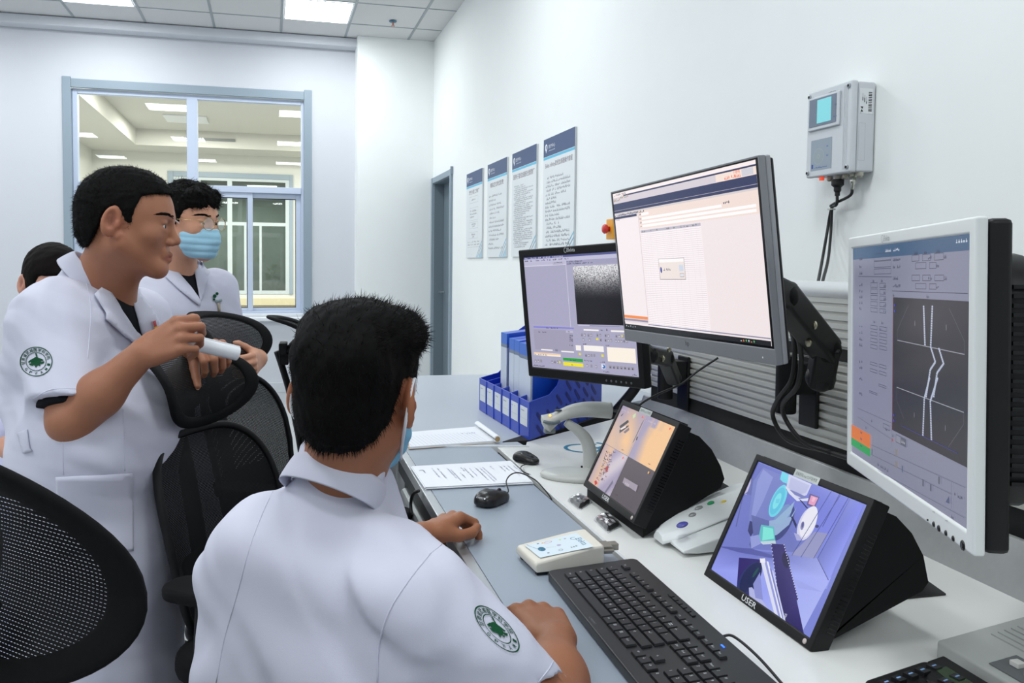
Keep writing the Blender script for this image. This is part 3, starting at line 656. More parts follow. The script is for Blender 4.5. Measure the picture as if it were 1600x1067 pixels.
for i in range(7): er(675+i*26, 892+i*2, 697+i*26, 915+i*2, (150, 147, 158)); es(680+i*26, 911+i*2, 692+i*26, 1, .005, (70, 66, 84), sd=i)
er(587, 703, 604, 717, (230, 218, 40)); er(623, 815, 640, 835, (226, 214, 60)); er(467, 806, 482, 822, (226, 214, 60)); er(330, 862, 342, 878, (226, 214, 60)); er(762, 682, 775, 694, (226, 214, 60))
er(622, 880, 652, 920, (210, 210, 226)); a = E_(640, 901); cv.disc(a[0], a[1], .005, (30, 110, 190)); a = E_(634, 898); cv.disc(a[0], a[1], .0025, (240, 240, 250))
es(150, 895, 235, 18, sd=3); es(840, 962, 870, 5, sd=3); es(640, 940, 680, 6, sd=4); es(497, 748, 520, 4, sd=5); es(655, 758, 680, 4, sd=6); es(505, 862, 560, 10, sd=7); es(615, 872, 650, 6, sd=8)
cv.done('screen', S_el, t)
cv = Canvas(Me @ Vector((-W2/2, h/2, .004)), Re @ Vector((1, 0, 0)), Re @ Vector((0, 1, 0)), .0004)
a = cv.P(*(800+370/4.4455, 370+93/4.4455)); cv.ring(a[0], a[1], .0045, .001, (215, 218, 220), ry=.006, a0=50, a1=350); cv.text('Elekta', a[0]+.006, a[1]-.0045, .0095, (215, 218, 220), w=.028)
cv.done('logo', PRINT, t)

# --- white framed monitor
Mw = placer((.763, .833, 1.179), -23.1, -1.0, 1.1); w, h = .41, .338
t = thing('white_monitor', 'white framed monitor with a dark leaf-shape plot, nearest and rightmost screen', 'monitor', Mw.translation)
b = MB(); b.M = Mw; bezel(b, w, h, .0165, .0165, .0165, .022, -.006, .006); part('bezel', b, mat('white bezel', (226, 229, 228), rough=.4), t, bev=.004)
b = MB(); b.M = Mw; b.box2((-w/2+.002, -h/2+.002, -.03), (w/2-.002, h/2-.002, -.0061)); part('housing', b, M_black, t, bev=.006)
b = MB(); b.M = Mw; b.prism(rrect(w-.05, h-.07, .05), -.075, -.03); part('back_cover', b, M_black, t, bev=.012)
b = MB(); b.M = Mw
for i in range(22): b.box((w/2-.026, h/2-.07-i*.0095, -.055), (.006, .004, .032))
part('vent_slots', b, M_gloss, t)
cv = Canvas(Mw @ Vector((-w/2, -h/2, .0032)), Mw.to_3x3() @ Vector((1, 0, 0)), Mw.to_3x3() @ Vector((0, 1, 0)))
A_ = lambda x, y: cv.P(1320+x/3.8125, 340+y/3.8125)
B_ = lambda x, y: cv.P(1320+x/3.6786, 590+y/3.6786)
sx0, sy0, sx1, sy1 = .0165, .022, w-.0165, h-.0165
cv.rect(sx0, sy0, sx1-sx0, sy1-sy0, (124, 126, 146))
a = A_(82, 200); q = A_(738, 120)
cv.rect(sx0, sy1-.0165, sx1-sx0, .0165, (52, 82, 116)); cv.scrib(.15, sy1-.010, .05, .004, (200, 205, 215), 12, 2); cv.scrib(sx1-.035, sy1-.008, .028, .004, (190, 200, 210), 5, 2)
LNc = (62, 64, 84)
def fr(F, xa, ya, xb, yb, t_=.0007):
    a = F(xa, ya); q = F(xb, yb); cv.frame(min(a[0], q[0]), min(a[1], q[1]), abs(q[0]-a[0]), abs(q[1]-a[1]), t_, LNc)
def ws(F, xa, ya, ww, n=3, hh=.0045, sd=1): a = F(xa, ya); cv.scrib(a[0], a[1]-hh/2, ww, hh, LNc, n, sd)
for i in range(3): fr(A_, 176, 218+i*44, 276, 250+i*42)
for i, y in enumerate((245, 290, 330, 400, 436, 470, 505, 540, 640, 680, 720, 755, 855, 890, 955, 1045)): ws(A_, 88, y, .014, 3, sd=i)
for i, (x, y) in enumerate(((288, 250), (288, 292), (288, 360), (288, 405))): ws(A_, x, y, .026, 7, sd=i)
for (xa, ya, xb, yb) in ((402, 225, 444, 258), (465, 220, 512, 255), (536, 214, 590, 250), (424, 270, 486, 303), (507, 268, 546, 302), (402, 343, 448, 376), (466, 343, 512, 376), (538, 343, 592, 376), (424, 392, 486, 425), (507, 394, 546, 427)): fr(A_, xa, ya, xb, yb)
for i, (x, y) in enumerate(((592, 232), (548, 284), (594, 360), (548, 410))): ws(A_, x, y, .007, 2, sd=i)
for i, (x, y) in enumerate(((415, 212), (475, 206), (545, 200), (498, 238), (500, 360))): ws(A_, x, y, .010, 3, sd=i)
for i in range(5): fr(A_, 157, 388+i*37, 197, 416+i*37); fr(A_, 211, 390+i*38, 246, 418+i*38); ws(A_, 234, 405+i*38, .009, 3, sd=i)
for i in range(4): fr(A_, 157, 640+i*38, 196, 668+i*39); fr(A_, 210, 648+i*38, 252, 678+i*38)
for i in range(2): fr(A_, 155, 858+i*40, 196, 886+i*42); fr(A_, 208, 872+i*40, 250, 902+i*42)
fr(A_, 206, 990, 250, 1018); fr(A_, 150, 1030, 196, 1058); ws(A_, 170, 375, .006, 2); ws(A_, 220, 374, .01, 3); ws(A_, 175, 618, .006, 2); ws(A_, 222, 624, .01, 3); ws(A_, 212, 662, .008, 3)
cv.line(A_(85, 350), A_(284, 353), .0007, LNc); cv.line(A_(286, 437), A_(738, 452), .0008, LNc)
px0, py1 = A_(293, 474); px1 = sx1; py0 = min(B_(277, 300)[1], B_(702, 510)[1])
cv.rect(px0, py0, px1-px0, py1-py0, (36, 34, 38)); cv.line((px0, py1), (px0, py0), .0018, (110, 40, 52)); ws(A_, 290, 460, .006, 2); ws(A_, 492, 468, .006, 2)
GL = (150, 152, 160); 
for pl in ([A_(385, 520), A_(318, 670), A_(318, 730), A_(720, 815), A_(720, 740), A_(628, 540)], [B_(345, 240), B_(303, 130), B_(303, 55), B_(690, 200), B_(688, 270), B_(600, 400)]):
    for i, (a, q) in enumerate(zip(pl, pl[1:])): cv.line(a, q, .0009 if i == 2 else .0005, GL if i == 2 else (96, 96, 104))
def dots(F, pts, n):
    pts = [F(*p) for p in pts]; L = [0]
    for a, q in zip(pts, pts[1:]): L.append(L[-1]+math.dist(a, q))
    for i in range(n):
        s_ = L[-1]*i/(n-1); k = max(j for j in range(len(L)) if L[j] <= s_+1e-9); k = min(k, len(pts)-2); f = (s_-L[k])/(L[k+1]-L[k])
        x = pts[k][0]+(pts[k+1][0]-pts[k][0])*f; y = pts[k][1]+(pts[k+1][1]-pts[k][1])*f; cv.rect(x-.002, y-.0011, .004, .0022, (176, 184, 204)); cv.k -= .05
dots(A_, [(475, 530), (483, 755)], 18); dots(A_, [(527, 530), (517, 770), (545, 860), (515, 905), (490, 1064)], 44); dots(A_, [(567, 782), (594, 870), (555, 925), (535, 1064)], 26)
dots(B_, [(492, 5), (462, 120), (454, 330)], 27); dots(B_, [(538, 5), (497, 135), (503, 355)], 30)
cv.k += 1
for F, x, y in ((A_, 424, 630), (A_, 611, 655), (B_, 405, 215), (B_, 585, 290)): a = F(x, y); cv.line((a[0], a[1]-.003), (a[0], a[1]+.003), .0008, GL)
cv.line(B_(330, 275), B_(655, 435), .0009, (48, 46, 120))
for F, x, y in ((A_, 302, 522), (A_, 302, 556), (B_, 288, 215), (B_, 288, 247)): a = F(x, y); cv.disc(a[0], a[1], .0017, (60, 60, 190))
for (ya, yb, c) in ((286, 322, (206, 110, 50)), (322, 362, (206, 110, 50)), (362, 404, (36, 150, 80))):
    a = B_(78, ya); q = B_(150, yb+28); cv.rect(sx0+.001, a[1]-.0115, q[0]-sx0, .011, c); ws(B_, 95, ya+24, .008, 2)
a = B_(300, 320); cv.rect(a[0], a[1]-.011, .034, .010, (84, 88, 104)); cv.rect(a[0]+.001, a[1]-.010, .015, .008, (128, 130, 146)); cv.scrib(a[0]+.018, a[1]-.008, .013, .004, (160, 160, 170), 4, 2)
cv.disc(*B_(279, 358), .002, (170, 60, 60)); ws(B_, 280, 330, .004, 1); ws(B_, 125, 285, .004, 1); ws(B_, 158, 245, .004, 1)
for i, (a, q) in enumerate((((80, 175), (275, 262)), ((160, 255), (268, 380)), ((80, 225), (268, 350)), ((155, 385), (700, 632)), ((155, 440), (620, 670)), ((277, 385), (277, 262)), ((620, 600), (620, 750)), ((80, 470), (695, 805)))):
    if i not in (1,): cv.line(B_(*a), B_(*q), .0006, (84, 86, 104))
fr(B_, 228, 262, 264, 305); ws(B_, 240, 292, .007, 2); ws(B_, 195, 495, .040, 14); ws(B_, 620, 795, .012, 4)
for x, y, c in ((302, 430, (130, 120, 100)), (302, 500, (130, 120, 100)), (338, 525, (80, 90, 120)), (458, 605, (80, 84, 100)), (502, 632, (80, 84, 100)), (550, 590, (80, 84, 100)), (163, 425, (90, 90, 110))): a = B_(x, y); cv.rect(a[0]-.002, a[1]-.004, .004, .008, c)
cv.poly([B_(588, 715), B_(610, 725), B_(608, 680)], (70, 78, 110)); cv.scrib(sx1-.03, B_(700, 715)[1], .02, .004, LNc, 5, 4)
cv.done('screen', S_wh, t)
cv = Canvas(Mw @ Vector((-w/2, -h/2, .0062)), Mw.to_3x3() @ Vector((1, 0, 0)), Mw.to_3x3() @ Vector((0, 1, 0)), .0003)
a = A_(318, 110); cv.ring(.148, h-.009, .0035, .0007, (170, 172, 174), ry=.0048, a0=50, a1=350); cv.text('Elekta', .153, h-.0125, .0075, (178, 180, 182), w=.021)
for (x, y) in ((510, 802), (583, 855)): a = B_(x, y); cv.scrib(a[0]-.002, .0175, .006, .002, (150, 152, 155), 3, 3)
cv.done('logo', PRINT, t)
b = MB(); b.M = Mw
Mi = Mw.inverted()
for i, (x, y) in enumerate(((479, 818), (512, 842), (541, 866), (582, 893), (624, 925), (678, 964))):
    px, py = 1320+x/3.6786, 590+y/3.6786; q = _fw+_rt*((px-CAMX)/CAMF)-_up*((py-CAMY)/CAMF); n = Mw.to_3x3() @ Vector((0, 0, 1)); tt = ((Mw.translation-EYE).dot(n)+.006)/q.dot(n); p = Mi @ (EYE+q*tt)
    r = (.0012, .0032, .0038, .0032, .0032, .0055)[i]; b.ball((p.x, p.y, .006), (r, r, .0016), nu=14, nv=6)
part('buttons', b, M_gloss, t, smooth=True)

# --- slanted black screens standing on the white top
def user_monitor(C, yaw, tilt, roll, w, h, label, prof, foot, smap, lab_px, logo_px, led_px, content, grp):
    M = placer(C, yaw, tilt, roll); t = thing('desktop_screen', label, 'monitor', (C[0]+.05, C[1], TZ), group=grp)
    b = MB(); b.M = M; bezel(b, w, h, .011, .011, .012, .016, -.03, 0); part('bezel', b, M_black, t, bev=.002)
    b = MB(); y0 = min((M @ Vector((w/2, 0, 0))).y, (M @ Vector((-w/2, 0, 0))).y)+.004; y1 = max((M @ Vector((w/2, 0, 0))).y, (M @ Vector((-w/2, 0, 0))).y)-.004
    pts = [at(p[0], p[1], y=y0) for p in prof]; pl = [(p.x, max(p.z, TZ+.001)) for p in pts]
    lo_ = M @ Vector((w/2, -h/2, -.006)); hi_ = M @ Vector((w/2, h/2-.004, -.006))
    lo2 = M @ Vector((-w/2, -h/2, -.006)); lo_.x = max(lo_.x, lo2.x); hi2 = M @ Vector((-w/2, h/2-.004, -.006)); hi_.x = max(hi_.x, hi2.x)
    pl = [(lo_.x+.004, TZ+.001), (lo_.x+.004, lo_.z), (hi_.x+.004, hi_.z-.002)]+pl
    b.prism(pl, y0, y1, lambda u, v, q: (u, q, v)); part('housing', b, mat('matt black housing', (13, 13, 14), rough=.6, spec=.25), t, bev=.003)
    b = MB(); b.prism(foot, TZ, TZ+.003); part('foot_plate', b, M_gloss, t)
    b = MB(); pm = lambda s_, u_: M @ Vector((w/2+.0008, s_, u_))
    vx = Vector((0, -1, 0))
    for i in range(26):
        p = M @ Vector((w/2-.0005, -h/2+.035+i*.0062, -.020)); b.box(p, (.014, .0016, .0022), M=(M.to_3x3()).to_4x4() @ Matrix.Rotation(R(90), 4, 'Y') if False else M.to_3x3().to_4x4() @ Matrix.Rotation(R(90), 4, 'Y'))
    part('vent_slots', b, M_gloss, t)
    b = MB(); b.M = M; p = Vector((w/2-.016, -h/2+.014, 0)); b.ball((w/2-.0165+.012*0, -h/2+.008, .0), (.0042, .0042, .0012), nu=14, nv=6); part('power_button', b, mat('pink grey button', (200, 186, 182), rough=.4), t, smooth=True)
    R3 = M.to_3x3()
    cv = Canvas(M @ Vector((-w/2, -h/2, -.0028)), R3 @ Vector((1, 0, 0)), R3 @ Vector((0, 1, 0)))
    content(cv, .011, .016, w-.011, h-.012); cv.done('screen', smap, t)
    cv = Canvas(M @ Vector((-w/2, -h/2, .0002)), R3 @ Vector((1, 0, 0)), R3 @ Vector((0, 1, 0)), .0004)
    cv.text('USER', w*.40, .0035, .0095, (225, 226, 228), w=.040, bold=True, align='l')
    x_ = cv.P(*lab_px)[0]; cv.rect(x_, h-.0125, .062, .0125, (206, 212, 208)); cv.text('设备密码Linac123不能修改', x_+.004, h-.009, .006, (40, 44, 46), w=.053)
    cv.done('stick_label', PRINT, t)
    return t
def tint(c, f): return tuple(max(0, min(255, v*f)) for v in c)
def cam_quad(cv, x0, y0, x1, y1):
    Q = lambda x, y: cv.P(900+x/4.85, 610+y/4.85)
    cl = lambda p: (min(max(p[0], x0), x1), min(max(p[1], y0), y1))
    def pp(pts, c, cols=None): cv.poly([cl(Q(*p)) for p in pts], c, cols=cols)
    cv.rect(x0, y0, x1-x0, y1-y0, (168, 158, 176))
    mx, my = Q(396, 500); g = random.Random(8)
    def wash(xa, ya, xb, yb, fn, n=22):
        for i in range(n):
            for j in range(n):
                def cc(u, v): return fn(u, v)
                u0, u1, v0, v1 = i/n, (i+1)/n, j/n, (j+1)/n
                cv.poly([(xa+(xb-xa)*u0, ya+(yb-ya)*v0), (xa+(xb-xa)*u1, ya+(yb-ya)*v0), (xa+(xb-xa)*u1, ya+(yb-ya)*v1), (xa+(xb-xa)*u0, ya+(yb-ya)*v1)], None, up=0, cols=[cc(u0, v0), cc(u1, v0), cc(u1, v1), cc(u0, v1)])
        cv.k += .05
    def mixc(a, b_, f): f = max(0, min(1, f)); return tuple(a[i]+(b_[i]-a[i])*f for i in range(3))
    OR, MA, LI = (236, 190, 140), (160, 150, 178), (200, 190, 200)
    wash(x0, my, mx, y1, lambda u, v: mixc(MA, OR, .95-.9*math.hypot(u-.6, v-.25)+.15*math.sin(9*u+4*v)))
    wash(mx, my, x1, y1, lambda u, v: mixc(MA, OR, (u*1.15+v*.15-.2)*3.0-(.9 if v > .8 else 0)*abs(math.sin(13*u))-.55*abs(math.sin(11*u))*(v > .5)*(v-.5)*2 if u > .12 else 0))
    wash(x0, y0, mx, my, lambda u, v: mixc(MA, LI, .45+.6*math.sin(7*u-5*v)) if u > .45 else mixc(MA, OR, .75-abs(u-.3)*1.6))
    cv.rect(mx, y0, x1-mx, my-y0, (82, 72, 80))
    for a, q in (((305, 240), (400, 225)),): pass
    for (p, c) in (([(330, 270), (395, 222), (402, 240), (336, 290)], (60, 60, 70)), ([(330, 300), (400, 262), (398, 275), (330, 325)], (70, 66, 76)), ([(360, 315), (402, 280), (405, 300), (372, 326)], (120, 110, 130)), ([(338, 288), (380, 268), (378, 280), (342, 300)], (230, 220, 215)), ([(340, 190), (360, 172), (356, 182), (344, 196)], (50, 50, 60))): pp(p, c)
    pp([(500, 245), (520, 215), (440, 385), (425, 405)], (110, 104, 124)); pp([(455, 375), (462, 350), (470, 352), (462, 378)], (40, 40, 50)); pp([(430, 190), (455, 170), (452, 200), (432, 215)], (196, 214, 170))
    for i in range(170):
        u = g.random(); v = g.random(); x = 265-80*v+32*(u-.5)*2; y = 455+230*v; s_ = 3+7*g.random()
        pp([(x, y), (x+s_, y+s_*.5), (x+s_*.6, y+s_*1.5), (x-s_*.2, y+s_)], ((100, 92, 108), (190, 176, 190), (168, 110, 118), (120, 108, 124), (206, 188, 196), (76, 70, 84))[g.randrange(6)])
    pp([(145, 690), (160, 682), (168, 706), (150, 722)], (196, 40, 46)); pp([(225, 590), (250, 570), (250, 600), (232, 630)], (160, 56, 60)); pp([(220, 775), (285, 680), (285, 705), (232, 780)], (110, 106, 128))
    for x, y in ((510, 203), (718, 293), (362, 514), (555, 625)): a = Q(x, y); cv.disc(a[0], a[1], .0028, (236, 84, 70) if y != 625 else (236, 180, 90))
    a = Q(548, 625)
    pp([(372, 662), (475, 722), (460, 770), (358, 702)], (156, 146, 160)); a = Q(380, 690); cv.text('无视频', a[0]+.002, a[1]-.008, .007, (206, 196, 205), w=.022)
    for x, y, n in ((350, 452, 3), (552, 560, 4), (300, 790, 3)): a = Q(x, y); cv.scrib(a[0], a[1], .010, .003, (70, 60, 60), n, 5)
    cv.scrib(x0+.01, y1-.012, .05, .004, (196, 188, 200), 12, 7); cv.scrib(mx+.01, y1-.012, .05, .004, (196, 188, 200), 12, 9)
    cv.line((mx, y0), (mx, y1), .0008, (120, 110, 124)); cv.line((x0, my), (x1, my), .0008, (120, 110, 124))
def room_view(cv, x0, y0, x1, y1):
    Q = lambda x, y: cv.P(1100+x/3.2333, 690+y/3.2333)
    cl = lambda p: (min(max(p[0], x0), x1), min(max(p[1], y0), y1))
    def pp(pts, c, cols=None): cv.poly([cl(Q(*p)) for p in pts], c, cols=cols)
    def el(x, y, ax, bx, c, rot=0, n=28):
        p = []
        for k in range(n):
            a = 2*math.pi*k/n; q = (ax*math.cos(a), bx*math.sin(a)); p.append((x+q[0]*math.cos(R(rot))-q[1]*math.sin(R(rot)), y+q[0]*math.sin(R(rot))+q[1]*math.cos(R(rot))))
        pp(p, c)
    cv.rect(x0, y0, x1-x0, y1-y0, (126, 136, 216))
    pp([(265, 100), (810, 320), (690, 560), (620, 745), (480, 700), (470, 560), (80, 525)], (118, 128, 196), cols=[(100, 108, 190), (120, 130, 225), (130, 140, 235), (150, 160, 240), (140, 150, 220), (110, 118, 190), (118, 128, 205)])
    pp([(20, 640), (80, 522), (340, 560), (580, 590), (640, 690), (480, 1000), (200, 790)], (150, 158, 235), cols=[(150, 160, 245), (120, 128, 205), (104, 112, 190), (150, 158, 225), (170, 178, 248), (180, 190, 250), (150, 160, 245)])
    pp([(220, 180), (245, 186), (215, 268), (200, 262)], (196, 190, 226)); pp([(232, 178), (250, 185), (238, 270), (205, 262), (215, 258), (232, 240)], (96, 104, 170))
    pp([(190, 290), (196, 292), (165, 430), (160, 428)], (90, 96, 160))
    pp([(300, 130), (440, 190), (360, 400), (280, 520), (235, 500), (225, 400), (250, 200)], (118, 128, 198)); pp([(300, 140), (350, 180), (300, 300), (260, 380), (240, 370), (270, 200)], (140, 150, 214))
    pp([(232, 400), (262, 410), (250, 460), (236, 480), (222, 450)], (52, 58, 112)); pp([(240, 370), (330, 400), (350, 440), (320, 470), (240, 540), (228, 520), (250, 470)], (96, 106, 170))
    el(400, 410, 100, 40, (60, 68, 130), -62); el(390, 395, 88, 34, (120, 150, 200), -62)
    pp([(330, 400), (440, 380), (470, 330), (430, 420), (370, 470), (330, 480)], (150, 176, 214)); pp([(345, 410), (430, 330), (460, 300), (440, 360), (390, 420)], (150, 180, 215))
    el(375, 300, 88, 34, (110, 214, 236), -66); el(372, 300, 74, 26, (96, 196, 228), -66); el(370, 300, 44, 15, (128, 226, 238), -66); pp([(365, 290), (385, 288), (380, 310), (362, 312)], (110, 208, 232))
    pp([(395, 150), (435, 170), (425, 215), (400, 205), (385, 190)], (110, 214, 236))
    pp([(430, 165), (545, 215), (520, 270), (470, 290), (415, 240)], (206, 208, 236)); pp([(440, 180), (535, 222), (515, 258), (470, 272), (428, 232)], (186, 190, 228)); el(470, 265, 60, 8, (120, 128, 190), 24)
    pp([(410, 225), (425, 235), (480, 290), (540, 285), (530, 300), (470, 300), (430, 262)], (220, 224, 244))
    pp([(535, 262), (585, 280), (560, 335), (520, 320)], (96, 90, 150)); pp([(542, 272), (578, 284), (558, 325), (528, 314)], (230, 160, 196)); pp([(552, 280), (566, 284), (556, 306), (544, 302)], (240, 190, 214))
    pp([(480, 290), (492, 296), (530, 340), (518, 336)], (40, 44, 90)); pp([(440, 380), (450, 378), (470, 420), (466, 440)], (40, 44, 90))
    el(522, 415, 90, 42, (216, 216, 238), -68); el(530, 405, 84, 36, (236, 236, 248), -68); el(498, 425, 22, 9, (140, 140, 190), -78); el(500, 420, 15, 5, (90, 92, 150), -78)
    pp([(455, 460), (480, 470), (500, 500), (470, 500)], (170, 172, 220))
    pp([(560, 455), (630, 465), (560, 590), (440, 572)], (150, 152, 196)); 
    for a, q in (((645, 250), (445, 575)), ((690, 270), (490, 585)), ((730, 285), (555, 590)), ((740, 290), (575, 590)), ((575, 590), (630, 700)), ((690, 255), (600, 430))): 
        cv.line(cl(Q(*a)), cl(Q(*q)), .0012, (72, 78, 140))
    pp([(740, 290), (808, 320), (632, 700), (578, 590)], (136, 146, 226), cols=[(124, 134, 214), (128, 138, 235), (150, 160, 245), (116, 124, 200)])
    el(572, 428, 10, 8, (60, 64, 120)); pp([(290, 420), (355, 430), (362, 500), (290, 512), (278, 480)], (100, 190, 200)); pp([(300, 430), (350, 440), (355, 490), (296, 500)], (130, 232, 220)); pp([(278, 505), (362, 500), (365, 516), (300, 520)], (196, 214, 226))
    pp([(235, 480), (278, 470), (290, 515), (240, 540)], (150, 158, 220))
    pp([(82, 526), (240, 540), (350, 575), (350, 590), (180, 560), (80, 530)], (88, 94, 168))
    pp([(178, 586), (295, 596), (285, 700), (225, 790), (165, 740)], (46, 34, 110)); el(232, 690, 92, 46, (40, 52, 108), -58); el(238, 686, 86, 40, (26, 36, 84), -58); el(262, 662, 30, 6, (30, 80, 80), -58)
    pp([(340, 515), (408, 520), (480, 805), (470, 800), (500, 985), (400, 920), (380, 800)], (44, 34, 100), cols=[(52, 42, 112), (52, 42, 112), (60, 50, 120), (60, 50, 120), (44, 36, 100), (40, 32, 96), (40, 32, 96)])
    el(415, 600, 40, 18, (32, 26, 74), 78)
    for k in range(22):
        f = k/21
        for xa, ya, xb, yb in ((342, 520, 392, 900), (406, 522, 478, 800)): a = Q(xa+(xb-xa)*f, ya+(yb-ya)*f); cv.disc(*cl(a), .0011, (214, 216, 244), n=6); cv.k -= .05
    cv.k += .2
    for i, (xa, ya, xb, yb, wd, c) in enumerate(((284, 590, 350, 880, 20, (224, 226, 246)), (306, 600, 372, 895, 10, (150, 156, 220)), (318, 604, 384, 900, 9, (236, 238, 250)), (334, 640, 394, 905, 8, (120, 126, 200)), (345, 650, 402, 905, 7, (206, 210, 242)))):
        pp([(xa, ya), (xa+wd, ya+3), (xb+wd, yb+12), (xb, yb)], c)
    pp([(284, 592), (310, 590), (312, 612), (286, 612)], (240, 240, 250)); pp([(228, 738), (244, 736), (330, 850), (300, 840), (226, 790)], (180, 184, 232)); pp([(250, 720), (285, 660), (300, 800), (262, 790)], (140, 146, 214))
    pp([(455, 700), (470, 698), (600, 760), (480, 740)], (160, 168, 238)); a = Q(398, 905)
    cv.k += .2
    cv.text('Couch', *Q(400, 915), .006, (236, 238, 250), w=.014, rot=80)
u1 = user_monitor((.764, 1.61, .881), -2.9, 25.7, .9, .30, .224, 'slanted black desktop screen showing four orange camera views', [(1075, 663), (1073, 673), (1093, 682), (1112, 702), (1126, 728), (1132, 748), (1126, 762)],
                  [(.95, 1.58), tuple(D(1152, 769))[:2], tuple(D(1128, 755))[:2], (.95, 1.72)], S_u1, (1000, 640), (0, 0), (0, 0), cam_quad, 'slanted black desktop screens')
u2 = user_monitor((.802, 1.121, .857), -.8, 25.4, .5, .295, .237, 'slanted black desktop screen showing a blue view of the treatment room', [(1379, 785), (1378, 797), (1401, 807), (1425, 833), (1443, 868), (1451, 910), (1441, 924)],
                  [tuple(D(1395, 938))[:2], tuple(D(1478, 930))[:2], tuple(D(1440, 903))[:2], (1.0, 1.12)], S_u2, (1243, 735), (0, 0), (0, 0), room_view, 'slanted black desktop screens')

# ------------------------------------------------------------ monitor arms on the rail
M_arm = mat('black painted steel arm', (15, 15, 17), rough=.45, spec=.3)
def arm(label, plate, pts, wid, back, bolts=(), extra=None):
    t = thing('monitor_arm', label, 'monitor arm', plate); y, z = plate[1], plate[2]; x = SX(y)
    b = MB(); b.box((x-.006, y, z), (.010, .065, .17)); part('wall_plate', b, M_arm, t, bev=.003)
    b = MB(); b.box((x-.036, y+.005, z+.035), (.05, .07, .075)); b.lathe([(.024, -.05), (.024, .09)], Matrix.Translation((x-.07, y, z)), 20); part('pivot', b, M_arm, t, bev=.004)
    for a, q in zip(pts, pts[1:]):
        b = MB(); a, q = Vector(a), Vector(q); m = (a+q)/2; d = q-a; rot = d.to_track_quat('X', 'Z').to_matrix().to_4x4()
        b.box(m, (d.length+.03, wid, wid*1.1), M=rot); b.ball(a, wid*.62); b.ball(q, wid*.62); part('link', b, M_arm, t, bev=.008)
    b = MB(); p = Vector(pts[-1]); bk = Vector(back); d = bk-p; rot = d.to_track_quat('Z', 'Y').to_matrix().to_4x4(); b.tube([p, bk], .02); b.box(bk-d.normalized()*.006, (.11, .11, .008), M=rot); part('mount_plate', b, M_arm, t, bev=.002)
    for q in bolts:
        b = MB(); b.ball(q, (.006, .006, .006), nu=12, nv=8); b.lathe([(.009, 0), (.009, .003)], Matrix.Translation(Vector(q)) @ Matrix.Rotation(R(-90), 4, 'Y'), 14); part('bolt', b, mat('brassy bolt', (190, 185, 160), rough=.3, metal=.9), t, smooth=True)
    return t
pl = at(1262, 612, x=SX(1.66)-.01)
a0 = at(1290, 545, x=1.17); a1 = at(1222, 462, x=1.0)
arm('thick black monitor arm reaching up from the rail to the wide grey monitor', (SX(pl.y), pl.y, pl.z), [at(1282, 590, x=1.19), a0, a1, at(1175, 440, x=.90)], .052, Mh @ Vector((.02, -.02, -.056)), [at(1273, 508, x=1.09), at(1264, 535, x=1.09)])
pe = at(1066, 598, x=SX(2.27)-.01)
arm('black monitor arm on the rail behind the black framed monitor', (SX(pe.y), pe.y, pe.z), [at(1052, 590, x=1.2), at(1040, 560, x=1.1), at(1015, 555, x=1.0)], .04, Me @ Vector((.03, -.01, -.07)), [at(1046, 545, x=1.05), at(1036, 560, x=1.05)])
b = MB(); pb = Mw @ Vector((0, -.02, -.077))
arm('black monitor arm joining the rail to the back of the white framed monitor', (SX(1.06), 1.06, 1.03), [(1.18, 1.05, 1.05), (1.08, .98, 1.10), (.98, .92, 1.14)], .045, pb)
def cable(name, label, pts, r, cat='cable', n=8, mat_=None, parent=None):
    b = MB(); b.tube(smooth_pts(pts, n), r, 8); o = part(name, b, mat_ or M_rubber, parent, smooth=True)
    if not parent: tag(o, label, cat)
    return o
cable('power_cable', 'black cable looping from the thick arm down along the rail foot', [at(1218, 470, x=1.0), at(1240, 530, x=1.1), at(1238, 590, x=1.13), at(1215, 625, x=1.15), at(1208, 652, x=1.17), at(1232, 688, x=1.18), at(1290, 705, x=1.19), at(1345, 722, x=1.19)], .0055)
cable('power_cable', 'second black cable looping beside the thick arm, inner of the pair', [at(1225, 490, x=1.02), at(1250, 540, x=1.1), at(1247, 600, x=1.13), at(1224, 630, x=1.15), at(1228, 656, x=1.17), at(1255, 690, x=1.18), at(1300, 708, x=1.19)], .0055)
cable('video_cable', 'thin black cable slanting behind the slanted camera screen to the rail', [at(1122, 559, x=1.2), at(1090, 580, x=1.15), at(1064, 600, x=1.1), at(1030, 615, x=1.05), at(1003, 630, x=1.0), at(985, 650, x=1.0)], .003)

